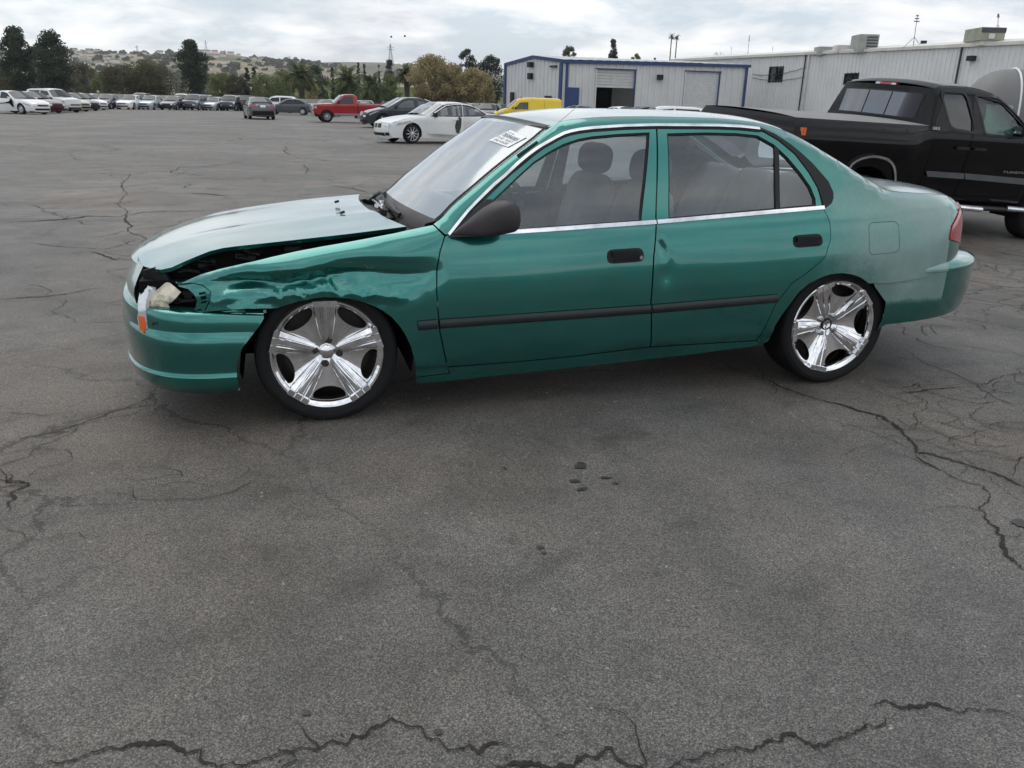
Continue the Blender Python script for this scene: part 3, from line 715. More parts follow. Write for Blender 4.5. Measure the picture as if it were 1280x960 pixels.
# hood: sprung up on the near side
hn = [T(183, 334.5, .56), T(205, 338, .655), T(238, 325, .665), T(273, 311.8, .67), T(313, 305.8, .675), T(353, 301, .68), T(400, 296, .685), T(440, 291.7, .688), T(480, 287, .69), T(508, 283.3, .69)]
hn = cr([tuple(p) for p in hn], 22)
hc = [(-.075, .012)] + [(-.10 - .0 * i, .05 + .004 * i) for i in range(4)]
def hood_rows():
    rows = []
    n = len(hn)
    xc = itp([0, .06, .15, .3, .5, .75, 1.0], [-.815, -.775, -.69, -.50, -.24, .03, .232])
    zc = itp([0, .06, .15, .3, .5, .75, 1.0], [.626, .656, .690, .742, .784, .815, .828])
    L = [0]
    for a, b in zip(hn, hn[1:]): L.append(L[-1] + math.dist(a, b))
    for k, (x, y, z) in enumerate(hn):
        t = L[k] / L[-1]; r = []
        X, Z = xc(t), zc(t); drop = .022 * t * 0 + .028 * (1 - t)
        for j in range(25):
            v = 1 - j / 12; w = 1 - abs(v) ** 2.3
            ez = z - (drop if v < 0 else 0) * abs(v); e2 = x
            zz = ez + (Z - ez) * w
            zz += .008 * exp(-((abs(v) - .55) / .10) ** 2) * min(1, t * 4)       # pressed crease lines
            zz += .006 * noise.noise(Vector((x * 3, v * 2, 1.3))) * (1 if v > 0 else .3)
            r.append((-(e2 + (X - e2) * w), y * v, zz))
        rows.append(r)
    return rows
HR = hood_rows()
m = MB(); m.grid(HR)
hood = m.build('hood', GREENC, hero, angle=60, fix=False)
m = MB()
loop = [r[0] for r in HR]
m.grid([[(p[0], p[1] - .004, p[2] - .016) for p in loop], [(p[0], p[1] + .001, p[2]) for p in loop]])
lf = [p for p in HR[0]]
m.grid([[(p[0] - .004, p[1], p[2]) for p in lf], [(p[0] - .02, p[1], p[2] - .022) for p in lf]])
m.build('hood_lip', GREEN, hood, fix=False)
for u, v in ((421, 252.5), (428, 266)):
    p = T(u, v, .05 if v < 260 else .34); m = MB(); m.box((-p.x, p.y, p.z + .002), (.022, .014, .010), ry=.3); m.build('washer_nozzle', BLACKP, hood)

# dark engine bay, inner fender wall and loose bits seen through the gap
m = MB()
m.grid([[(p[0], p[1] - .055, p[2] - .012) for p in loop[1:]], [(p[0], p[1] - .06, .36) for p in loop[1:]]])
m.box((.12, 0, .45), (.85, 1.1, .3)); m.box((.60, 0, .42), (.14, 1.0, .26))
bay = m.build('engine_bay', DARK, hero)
rg = random.Random(3)
for k in range(22):
    t = rg.random(); i = int(2 + t * 12); p = loop[i]; m = MB()
    m.box((p[0] + rg.uniform(-.03, .03), p[1] - .03 - rg.random() * .02, p[2] - .02 - rg.random() * .04), (rg.uniform(.02, .09), .015, rg.uniform(.006, .02)), rz=rg.uniform(-.3, .3), ry=rg.uniform(-.3, .3)); m.build('bay_bracket', DARK if k % 3 else BLACKP, bay)
m = MB()      # bent latch panel behind the nose corner
for u, v, y, w in ((190, 343, .60, .05), (197, 347, .62, .04), (186, 350, .59, .035), (205, 351, .64, .05)):
    p = T(u, v, y); m.box((-p.x, p.y, p.z), (w, .02, .05), ry=rg.uniform(-.5, .5), rz=rg.uniform(-.5, .5))
m.build('latch_panel', BLACKP, bay)

# the empty headlamp socket and the torn lamp hanging from it
BK = [hs(218, 354.2)] + HP([(240, 355.2), (252.5, 358.8), (262, 365.5), (261.8, 376), (254.5, 390.8), (250, 399), (236, 401), (232.6, 398.5), (238, 393.8), (243.8, 386), (245.7, 377), (242, 369.4), (234.4, 362.8), (223, 360)])
bk = panel('headlamp_bucket', BK, lambda x, z: SH(x, z) - .022 - .10 * max(0, (-.50 - x)), GREEN, hero, h=.018, sgn=1, depth=.035, hb=.015)
m = MB()
for u, v, a, b in ((252, 368, .022, .007), (254, 379, .02, .006), (248, 389, .016, .006), (253.5, 373.5, .018, .012)):
    x, z = hs(u, v); m.box((-x, SH(x, z) - .02 - .1 * max(0, -.5 - x), z), (a, .012, b), ry=.2)
m.build('bucket_slot', DARK, bk)
m = MB(); c = T(222, 378, .62)
m.box((-c.x - .02, .60, c.z - .01), (.30, .12, .22)); m.build('lamp_cavity', DARK, bk)
m = MB()
for k in range(30):
    u = rg.uniform(205, 243); v = rg.uniform(362, 397); p = T(u, v, rg.uniform(.655, .69))
    m.box((-p.x, p.y, p.z), (rg.uniform(.02, .08), .008, rg.uniform(.004, .012)), ry=rg.uniform(-.9, .2) if v < 375 else rg.uniform(-.1, .1), rz=rg.uniform(-.3, .3))
m.build('broken_lamp_back', GREYP, bk)
def _cr(x, z):
    return SH(x, z) - .012 + .030 * noise.cell(Vector((x * 34, z * 30, 2.2))) * .6 + .022 * noise.noise(Vector((x * 24, z * 26, 5)))
CRP = HP([(185.5, 362), (190, 358.5), (196, 356), (208, 356.5), (214, 361), (221, 366.5), (215, 373), (211, 378), (206.5, 380.5), (208, 384.5), (204.5, 396), (198, 394.5), (200.5, 388), (194, 391), (186, 387)])
CRP = HP([(192 + (u - 192) * 1.16, 374 + (v - 374) * 1.12) for u, v in ((185.5, 362), (190, 358.5), (196, 356), (208, 356.5), (214, 361), (221, 366.5), (215, 373), (211, 378), (206.5, 380.5), (208, 384.5), (204.5, 396), (198, 394.5), (200.5, 388), (194, 391), (186, 387))])
tl = panel('torn_lamp_housing', CRP, _cr, CREAM, hero, h=.022, sgn=1, depth=.004, hb=.02)
tl.data.shade_flat()
RIMP = HP([(185.6, 355.5), (179, 359.5), (175.5, 365), (173.2, 377), (173.6, 390), (172.6, 395), (174, 404), (175.6, 411), (181, 418), (184.5, 412), (185.6, 408), (184.6, 400), (183.8, 393), (182.8, 383), (183.8, 373), (186, 367), (189.4, 363), (192, 358.5)])
lr = panel('lamp_lens_rim', RIMP, lambda x, z: SH(x, z) + .020, CLEARL, tl, h=.02, sgn=1, depth=.02, hb=.012)
OM = HP([(173.8, 392.5), (180.3, 394), (183, 403), (181.4, 415), (176, 409.5)])
panel('amber_marker', OM, lambda x, z: SH(x, z) + .026, ORANGE, lr, h=.02, sgn=1, depth=.01, hb=.012)
# bent support under the torn fender edge
SUP = HP([(246, 401.5), (250, 394), (262, 391.5), (307, 388.5), (304, 400.3), (280, 401.5)])
sp = panel('bumper_bracket', SUP, lambda x, z: SH(x, z) - .028 + .012 * _ridge(x, z, 16), GREEN, hero, h=.02, sgn=1, depth=.01, hb=.02)
VOID = HP([(300, 400.5), (304, 387), (345, 385.5), (350, 392), (330, 400.5)])
panel('fender_void', VOID, lambda x, z: SH(x, z) - .05, DARK, hero, h=.05, sgn=1, depth=.01)
for u, v, y, d_ in ((331, 389, .80, (.012, .01, .012)), (233, 397, .72, (.006, .01, .02))):
    m = MB(); p = T(u, v, y); m.box((-p.x, p.y, p.z), d_); m.build('bolt', SATIN, sp)
# far headlamp
fl = [( -.74, .545), (-.70, .625), (-.58, .64), (-.50, .60), (-.56, .52)]
panel('headlamp', fl, SH, CLEARL, hero, h=.05, sgn=-1, depth=.03, off=.004)

# cowl and the wrecked wiper linkage
hre = [(-x, y, z) for x, y, z in [(-p[0], p[1], p[2]) for p in HR[-1]]]
hre = [HR[-1][j] for j in range(25)]
wr = []
e0 = edge(XW0, XW0 + .001, 2, .004)[0]
for j in range(25):
    v = 1 - j / 12; w = 1 - abs(v) ** 2.2
    wr.append((-(e0[0] - .10 * w), e0[1] * v, e0[2] + .022 * w + .003))
m = MB()
m.grid([[(p[0] + .03, p[1], p[2] - .035) for p in hre], [(p[0] * .5 + q_[0] * .5, p[1] * .5 + q_[1] * .5, min(p[2], q_[2]) - .03) for p, q_ in zip(hre, wr)], [(q_[0] + .045, q_[1], q_[2] - .012) for q_ in wr], [(q_[0] - .006, q_[1], q_[2] + .002) for q_ in wr]])
cowl = m.build('cowl_panel', GREYP, hero, angle=60, fix=False)
def P3(u, v, y):
    p = T(u, v, y); return (-p.x, p.y, p.z)
def PC(u, v, lift=0.0):
    """point over the middle of the cowl seen at a pixel"""
    best = None
    for k in range(-60, 75):
        y = k / 100; p = T(u, v, y); j = max(0, min(24, (1 - y / .69) * 12)); j0 = min(23, int(j)); f = j - j0
        xm = -sum((hre[q][0] + wr[q][0]) / 2 * w_ for q, w_ in ((j0, 1 - f), (j0 + 1, f)))
        if best is None or abs(p.x - xm) < best[0]: best = (abs(p.x - xm), p)
    p = best[1]; return (-p.x, p.y, p.z + lift)
m = MB(); m.tube([PC(459, 259), PC(463, 251), PC(470, 243), PC(476, 240), PC(481, 242), PC(482.5, 249)], [.013, .012, .010, .009, .009, .007], 7); m.build('wiper_arm', BLACKP, cowl)
m = MB(); m.tube([PC(483, 250), PC(488, 258), PC(494, 264), PC(500, 268)], [.013, .015, .011, .008], 7); m.build('wiper_arm', BLACKP, cowl)
m = MB(); m.tube([PC(476, 247), PC(484, 257), PC(492, 266), PC(498, 271)], .006, 6); m.build('wiper_blade', BLACKP, cowl)
m = MB(); m.tube([PC(466, 257), PC(471, 264), PC(480, 270), PC(489, 275), PC(498, 278)], .010, 7); m.build('wiper_linkage', GREYP, cowl)
m = MB(); m.tube([PC(466, 249), PC(472, 253), PC(478, 259), PC(485, 268)], .010, 7); m.build('wiper_linkage', SATIN, cowl)
m = MB(); m.tube([PC(476, 251), PC(479, 258), PC(474, 265)], .006, 6); m.build('wiper_linkage', SATIN, cowl)
for u, v, s_, mt in ((459, 256, .040, GREYP), (469, 247, .030, SATIN), (486, 264, .050, GREYP), (492, 272, .045, BLACKP), (480, 252, .022, WHITEP), (474, 258, .030, SATIN)):
    m = MB(); m.box(PC(u, v), (s_, s_ * 1.3, s_ * .6), rz=rg.uniform(0, 2), ry=rg.uniform(-.5, .5)); m.build('linkage_block', mt, cowl)
m = MB(); rows = []
for u0, v0, u1, v1 in ((452, 249, 456, 246), (456, 256, 466, 249), (464, 264, 476, 256), (476, 270, 486, 264), (488, 275, 494, 271), (497, 279, 500, 276)):
    a = Vector(PC(u0, v0)); b = Vector(PC(u1, v1)); rows.append([a + Vector((0, 0, -.004)), b + Vector((0, 0, -.012))])
m.grid(rows); m.build('cowl_opening', DARK, cowl, fix=False)

# aerial on the pillar, number sticker on the screen
m = MB(); _a = hs(646.5, 196.8); _b = hs(670.5, 179.3); a0 = Vector((-_a[0], SH(*_a), _a[1])); a1 = Vector((-_b[0], SH(*_b), _b[1]))
m.tube([a0 + Vector((0, .012, .006)), a1 + Vector((0, .012, .006))], [.009, .007], 6); ab = m.build('aerial_base', BLACKP, hero)
m = MB(); m.tube([a1 + Vector((0, .01, .004)), P3(698, 153, .585), P3(725, 130.5, .57)], [.0022, .0018, .0013], 5); m.build('aerial_rod', SATIN, ab)

# printed lot sticker inside the screen
def ws_pt(i, v):
    e_ = edge(XW0, XW1, 14, .004)
    k = min(12, max(0, int(i))); f = i - k
    x, y, z = [e_[k][q] * (1 - f) + e_[k + 1][q] * f for q in range(3)]
    w = 1 - abs(v) ** 2.2
    return Vector((-(x + (-.10 - .01 * i / 13) * w), y * v, z + (.022 + .012 * i / 13) * w))
def to_px(p):
    """pixel where a point of the green car's frame appears"""
    w = Vector((HX, HY, 0)) + _ex * (-p.x) + _ey * p.y + Vector((0, 0, p.z))
    d = w - Vector((0, 0, CAM_H)); z = d.dot(_F)
    return 640 + FPX * d.dot(_R) / z, 480 - FPX * d.dot(_U) / z
def ws_find(u, v):
    best = None
    for a in range(0, 105):
        for b in range(-40, 41):
            q = to_px(ws_pt(a * .125, b / 40)); d = (q[0] - u) ** 2 + (q[1] - v) ** 2
            if best is None or d < best[0]: best = (d, a * .125, b / 40)
    return best[1:]
stc = [ws_find(*q) for q in ((612, 176), (635.5, 185.5), (658, 172), (637.6, 163))]     # lower-left, lower-right, upper-right, upper-left
def st_pt(s, t, off):
    a = [(stc[0][k] * (1 - s) + stc[1][k] * s) * (1 - t) + (stc[3][k] * (1 - s) + stc[2][k] * s) * t for k in (0, 1)]
    p = ws_pt(*a); return p + Vector((.5, 0, .8)).normalized() * off
m = MB(); m.grid([[st_pt(s / 4, t / 4, .003) for s in range(5)] for t in range(5)])
PAPER = pbr('paper_label', (.86, .87, .87), .5, 0, var=.03)
INK = pbr('black_ink', (.05, .05, .055), .6, 0, var=.1)
stk = m.build('lot_sticker', PAPER, ws, fix=False)
def text_mesh(body, size=1.0):
    cu = bpy.data.curves.new('text', 'FONT'); cu.body = body; cu.size = size; cu.align_x = 'LEFT'; cu.resolution_u = 2
    o = bpy.data.objects.new('text', cu); COL.objects.link(o)
    dg = bpy.context.evaluated_depsgraph_get(); me = bpy.data.meshes.new_from_object(o.evaluated_get(dg))
    bpy.data.objects.remove(o); bpy.data.curves.remove(cu)
    vs = [tuple(v.co) for v in me.vertices]; fs = [tuple(p.vertices) for p in me.polygons]; bpy.data.meshes.remove(me)
    return vs, fs
m = MB()
for body, t0, hgt, s0, s1 in (('LOT NO.', .80, .08, .10, .50), ('78384085', .50, .24, .07, .93), ('15:43  0237', .30, .13, .07, .90), ('SALVAGE', .09, .14, .14, .86)):
    vs_, fs_ = text_mesh(body)
    xa = min(p[0] for p in vs_); xb = max(p[0] for p in vs_); yb = max(p[1] for p in vs_)
    m.add([st_pt(s0 + (s1 - s0) * (p[0] - xa) / (xb - xa), t0 + hgt * p[1] / yb, .005) for p in vs_], fs_)
m.build('sticker_print', INK, stk, fix=False, smooth=False)

# ------------------------------------------------------------------ wheels of the green car
def rim_face_height(r, q, spokes):
    d = min(abs((q - s + pi) % (2 * pi) - pi) for s in spokes)
    return .046 + .022 * (r / .22) ** 1.5 + .016 * exp(-(d / .26) ** 2) * min(1, r / .1) - .010 * exp(-(r / .035) ** 2)
def big_wheel(loc, spoke0, sgn, cap=True, steer=0.0, rt=.2945):
    """wheel in local axes: Y is the axle pointing outward; image angles run the other way round on X"""
    rim_r = .2355
    m = MB()
    m.lathe([(rim_r - .012, .098), (rim_r - .004, .100), (rim_r, .097), (rim_r, .090), (rim_r - .010, .086), (rim_r - .016, .07), (rim_r - .022, .02), (rim_r - .05, -.02), (rim_r - .055, -.09), (rim_r, -.098), (rim_r - .002, -.06), (rim_r - .010, 0), (rim_r - .004, .07), (rim_r - .014, .084), (rim_r - .022, .088), (rim_r - .012, .098)], 72)
    w = m.build('wheel', CHROME, hero, angle=40)
    w.location = loc; w.rotation_euler = (0, 0, (pi if sgn < 0 else 0) + steer)
    m = MB(); R = rt
    m.lathe([(rim_r - .004, .094), (rim_r + .006, .103), (rim_r + .010, .1075), (rim_r + .0115, .106), (rim_r + .020, .1095), (rim_r + .028, .1100), (rim_r + .0285, .1115), (rim_r + .034, .1112), (rim_r + .0345, .1095), (R - .016, .107), (R - .0155, .108), (R - .011, .1055), (R - .006, .099), (R - .0015, .088)] + [(R, .086 - .172 * k / 8) for k in range(1, 8)] + [(R - .006, -.099), (R - .018, -.107), (rim_r + .01, -.10), (rim_r - .004, -.094)], 72)
    m.build('tyre', RUBBER, w, angle=50)
    sp = [radians(180 - (spoke0 + 72 * k)) for k in range(5)]
    outer = [(.2215 * cos(2 * pi * k / 80), .2215 * sin(2 * pi * k / 80)) for k in range(80)]
    holes = []
    for k in range(5):
        qc = sp[k] + pi / 5; H = []
        for j in range(36):
            t = 2 * pi * j / 36; u_ = .069 * cos(t); v_ = .188 + .038 * sin(t); r_ = hypot(u_, v_)
            if r_ > .2085: u_ *= .2085 / r_; v_ *= .2085 / r_
            H.append((v_ * cos(qc) - u_ * sin(qc), v_ * sin(qc) + u_ * cos(qc)))
        holes.append(H)
    V, Tt = tri2d(outer, holes, .012)
    fh = lambda x, z: rim_face_height(hypot(x, z), atan2(z, x), sp)
    verts = []; nr = []; e_ = .001
    for x, z in V:
        verts.append((x, fh(x, z), z)); n = Vector((-(fh(x + e_, z) - fh(x - e_, z)) / (2 * e_), 1, -(fh(x, z + e_) - fh(x, z - e_)) / (2 * e_))).normalized(); nr.append(tuple(n))
    faces = []
    for a, b, c in Tt:
        A = (V[b][0] - V[a][0]) * (V[c][1] - V[a][1]) - (V[c][0] - V[a][0]) * (V[b][1] - V[a][1]); faces.append((a, c, b) if A > 0 else (a, b, c))
    lp = [nr[i] for f in faces for i in f]
    ec = {(f[i], f[(i + 1) % 3]) for f in faces for i in range(3)}; bd = [k for k in ec if (k[1], k[0]) not in ec]; mp = {}
    for a, b in bd:
        for i in (a, b):
            if i not in mp:
                mp[i] = len(verts); verts += [verts[i], (verts[i][0] * .985, verts[i][1] - .03, verts[i][2] * .985)]
        faces.append((mp[b], mp[a], mp[a] + 1, mp[b] + 1)); lp += [(0, 0, 0)] * 4
    mk('rim_face', verts, faces, CHROME, w, True, None, lp)
    for k in range(5):
        m = MB()
        for o_ in (-1, 0, 1):
            rows = []
            for r, hw in ((.056, .0125), (.10, .0180), (.15, .0225), (.195, .0262), (.212, .0272)):
                row = []
                for j in range(7):
                    f = -1 + 2 * j / 6
                    off = o_ * hw * 1.02 * 2 * .62 + f * hw * .57
                    ca, sa = cos(sp[k]), sin(sp[k]); x = r * ca - off * sa; z = r * sa + off * ca
                    row.append((x, fh(x, z) + .0050 * (1 - abs(f) ** 14) - .0010, z))
                rows.append(row)
            m.grid(rows)
            ca, sa = cos(sp[k]), sin(sp[k])
            for r0, r1, y0, y1 in ((.207, .231, .078, .104),):
                off = o_ * .0335; hw = .0148
                pts = [(r0, off - hw), (r1, off - hw * 1.05), (r1, off + hw * 1.05), (r0, off + hw)]
                P8 = [(r * ca - q_ * sa, y_, r * sa + q_ * ca) for y_ in (y0, y1) for r, q_ in pts]
                m.add(P8, [(0, 3, 2, 1), (4, 5, 6, 7), (0, 1, 5, 4), (1, 2, 6, 5), (2, 3, 7, 6), (3, 0, 4, 7)])
        m.build('spoke', CHROME, w, angle=30)
    for k in range(4):
        a = radians(100 + 90 * k + (25 if not cap else 0)); c = Matrix.Translation((.052 * cos(a), .040, .052 * sin(a)))
        mm = MB(); mm.lathe([(.0105, 0), (.0105, .020), (.0085, .024), (0, .0245)], 6, c); mm.lathe([(.0145, .0), (.0150, .013), (.0105, .015)], 14, c); mm.build('lug_nut', SATIN if not cap else GREYP, w, angle=25)
    m = MB()
    if cap: m.lathe([(.031, .03), (.031, .048), (.028, .055), (.016, .060), (0, .061)], 24)
    else: m.lathe([(.030, .046), (.027, .050), (.0245, .049), (.0235, .01), (0, .008)], 24)
    m.build('hub_cap' if cap else 'hub_bore', CHROME if cap else BLACKP, w, angle=40)
    m = MB(); m.lathe([(.14, -.012), (.14, .0), (.07, .0), (.06, .02), (0, .022)], 40); m.lathe([(.19, -.03), (.0, -.03)], 40); m.build('brake_disc', pbr('brake_iron', (.07, .06, .055), .6, .6, var=.3) if 'brake_iron' not in MATS else MATS['brake_iron'], w, angle=30)
    return w
big_wheel((0, .692, .2945), 90, 1, True, radians(-1.0))
big_wheel((-2.465, .692, .295), 112, 1, False)
big_wheel((0, -.692, .2945), 40, -1, True, radians(1.0))
big_wheel((-2.465, -.692, .295), 70, -1, True)
# wheel houses and floor pan
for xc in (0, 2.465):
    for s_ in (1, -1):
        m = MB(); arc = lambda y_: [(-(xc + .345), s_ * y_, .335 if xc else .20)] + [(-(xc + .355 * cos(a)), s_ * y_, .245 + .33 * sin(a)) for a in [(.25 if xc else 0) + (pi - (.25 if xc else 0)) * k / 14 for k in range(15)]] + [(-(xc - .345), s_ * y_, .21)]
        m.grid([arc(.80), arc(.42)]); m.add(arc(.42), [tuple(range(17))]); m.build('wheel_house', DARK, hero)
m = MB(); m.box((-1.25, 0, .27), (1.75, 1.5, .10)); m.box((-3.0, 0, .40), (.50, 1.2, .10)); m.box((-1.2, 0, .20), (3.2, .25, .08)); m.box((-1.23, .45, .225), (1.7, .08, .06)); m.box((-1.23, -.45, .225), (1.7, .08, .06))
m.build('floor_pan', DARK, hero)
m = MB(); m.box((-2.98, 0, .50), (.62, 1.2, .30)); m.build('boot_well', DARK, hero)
# mud flap hanging behind the bumper in the front arch
m = MB(); p = T(316, 440, .74); m.grid([[P3(322, 412, .80), P3(322, 412, .55)], [P3(310, 440, .79), P3(310, 440, .55)], [P3(304, 470, .77), P3(304, 470, .55)], [P3(303, 491, .74), P3(303, 491, .55)]]); m.build('arch_liner', BLACKP, hero)

# ------------------------------------------------------------------ cabin
def cushion(name, c, d, mat, par, ry=0, r=.35, rz=0):
    """rounded block (super-ellipsoid)"""
    m = MB(); rows = []
    n, k = 14, 20
    for i in range(n + 1):
        a = -pi / 2 + pi * i / n; row = []
        for j in range(k):
            b = 2 * pi * j / k
            f = lambda v: (abs(v) ** r) * (1 if v > 0 else -1)
            row.append((d[0] / 2 * f(cos(a)) * f(cos(b)), d[1] / 2 * f(cos(a)) * f(sin(b)), d[2] / 2 * f(sin(a))))
        rows.append(row)
    m.grid(rows, True, Matrix.Translation(c) @ Matrix.Rotation(rz, 4, 'Z') @ Matrix.Rotation(ry, 4, 'Y'))
    return m.build(name, mat, par, angle=80)
for s_ in (1, -1):
    sc_ = cushion('front_seat', (-1.32, s_ * .37, .46), (.52, .50, .18), CLOTH, hero, ry=-.08)
    cushion('seat_back', (-1.535, s_ * .37, .67), (.19, .46, .58), CLOTH, sc_, ry=-.24, r=.5)
    cushion('head_rest', (-1.60, s_ * .37, 1.030), (.17, .25, .17), CLOTHD, sc_, ry=-.15, r=.72)
    mm = MB(); mm.tube([(-1.60, s_ * .37 - .06, .88), (-1.61, s_ * .37 - .06, 1.0)], .006, 6); mm.tube([(-1.60, s_ * .37 + .06, .88), (-1.61, s_ * .37 + .06, 1.0)], .006, 6); mm.build('head_rest_post', SATIN, sc_)
bn = cushion('rear_seat', (-2.12, 0, .50), (.50, 1.26, .20), CLOTH, hero)
for y_, w_ in ((.42, .44), (0, .34), (-.42, .44)):
    cushion('rear_seat_back', (-2.36, y_, .73), (.17, w_ + .03, .56), CLOTH, bn, ry=-.40, r=.42)
m = MB(); m.box((-2.66, 0, .925), (.40, 1.18, .03)); ps = m.build('parcel_shelf', CLOTHD, hero)
m = MB(); m.box((-2.70, .05, .952), (.10, .26, .03)); m.build('high_brake_light', BLACKP, ps)
m = MB(); m.box((-2.62, -.28, .955), (.24, .30, .028), rz=.3); m.build('loose_paper', PAPER, ps)
m = MB(); m.prism([(-.42, .50), (-.42, .80), (-.62, .84), (-.80, .80), (-.86, .70), (-.80, .50)], -.66, .66); dash = m.build('dashboard', BLACKP, hero, angle=30)
m = MB(); rows = []
Mw = Matrix.Translation((-.98, .37, .80)) @ Matrix.Rotation(radians(-62), 4, 'Y')
for i in range(28):
    a = 2 * pi * i / 28; rows.append([((.185 + .014 * cos(2 * pi * j / 8)) * cos(a), (.185 + .014 * cos(2 * pi * j / 8)) * sin(a), .014 * sin(2 * pi * j / 8)) for j in range(8)])
rows.append(rows[0]); m.grid(rows, True, Mw)
m.box((0, 0, -.01), (.14, .10, .05), Mw); m.box((0, .1, -.01), (.04, .16, .02), Mw); m.box((0, -.1, -.01), (.04, .16, .02), Mw)
m.build('steering_wheel', BLACKP, dash, angle=40)
deck('headliner', edge(XW1 + .03, XR1 - .02, 8, .05, -.035), [(0, .028)] * 8, CLOTH, hero, nv=8)
m = MB(); m.box((-1.06, 0, 1.17), (.04, .20, .055)); m.build('rear_view_mirror', BLACKP, hero)
m = MB()
for s_ in (1, -1):
    m.tube([(-1.48, s_ * .70, .55), (-1.48, s_ * .665, .85), (-1.50, s_ * .575, 1.17)], .045, 8, flat=.5)
    m.tube([(-.62, s_ * .66, .84), (-1.05, s_ * .535, 1.17)], .025, 8)
    m.tube([(-2.30, s_ * .58, 1.10), (-2.62, s_ * .62, .93)], .06, 8, flat=.5)
m.build('pillar_lining', CLOTHD, hero)

BELT = pbr('belt_webbing', (.30, .27, .22), .8, 0, var=.1)
for s_ in (1, -1):
    m = MB(); m.tube([(-1.47, s_ * .60, 1.10), (-1.50, s_ * .64, .90), (-1.46, s_ * .68, .62)], .020, 6, flat=.15); m.build('seat_belt', BELT, hero)

# ------------------------------------------------------------------ ground
TRK = dict(loc=Vector((3.668, 10.51, -.058)), yaw=.37817, pitch=.0357, roll=.0639)
def trk_frame():
    cy, sy = cos(TRK['yaw']), sin(TRK['yaw']); ct, st = cos(TRK['pitch']), sin(TRK['pitch'])
    ex = Vector((cy * ct, sy * ct, -st)); ey = Vector((-sy, cy, 0)); ez = ex.cross(ey)
    ey2 = ey * cos(TRK['roll']) + ez * sin(TRK['roll']); return ex, ey2, ex.cross(ey2)
_tx, _ty, _tz = trk_frame()
def ground_z(x, y):
    """the lot is flat but for a gentle swale under the black pickup"""
    c = TRK['loc'] + _tx * 1.5
    d = ((x - c.x) ** 2 + (y - c.y) ** 2) ** .5
    if d > 9: return 0.0
    w = 1 / (1 + exp((d - 4.2) / .55))
    if w < 1e-3: return 0.0
    zp = TRK['loc'].z - (_tz.x * (x - TRK['loc'].x) + _tz.y * (y - TRK['loc'].y)) / _tz.z
    return w * zp
def axis(fine0, fine1, step, lo, hi):
    a = []; v = fine0
    while v <= fine1 + 1e-6: a.append(v); v += step
    s = step; v = fine1
    while v < hi: s *= 1.35; v += s; a.append(min(v, hi))
    s = step; v = fine0; b = []
    while v > lo: s *= 1.35; v -= s; b.append(max(v, lo))
    return b[::-1] + a
gx, gy = axis(-3, 13, .4, -2600, 2400), axis(0, 19, .4, -300, 3300)
vs_ = [(x, y, ground_z(x, y)) for y in gy for x in gx]; n_ = len(gx)
fs_ = [(j * n_ + i, j * n_ + i + 1, (j + 1) * n_ + i + 1, (j + 1) * n_ + i) for j in range(len(gy) - 1) for i in range(n_ - 1)]
prop(mk('ground', vs_, fs_, ASPHALT), kind='structure')

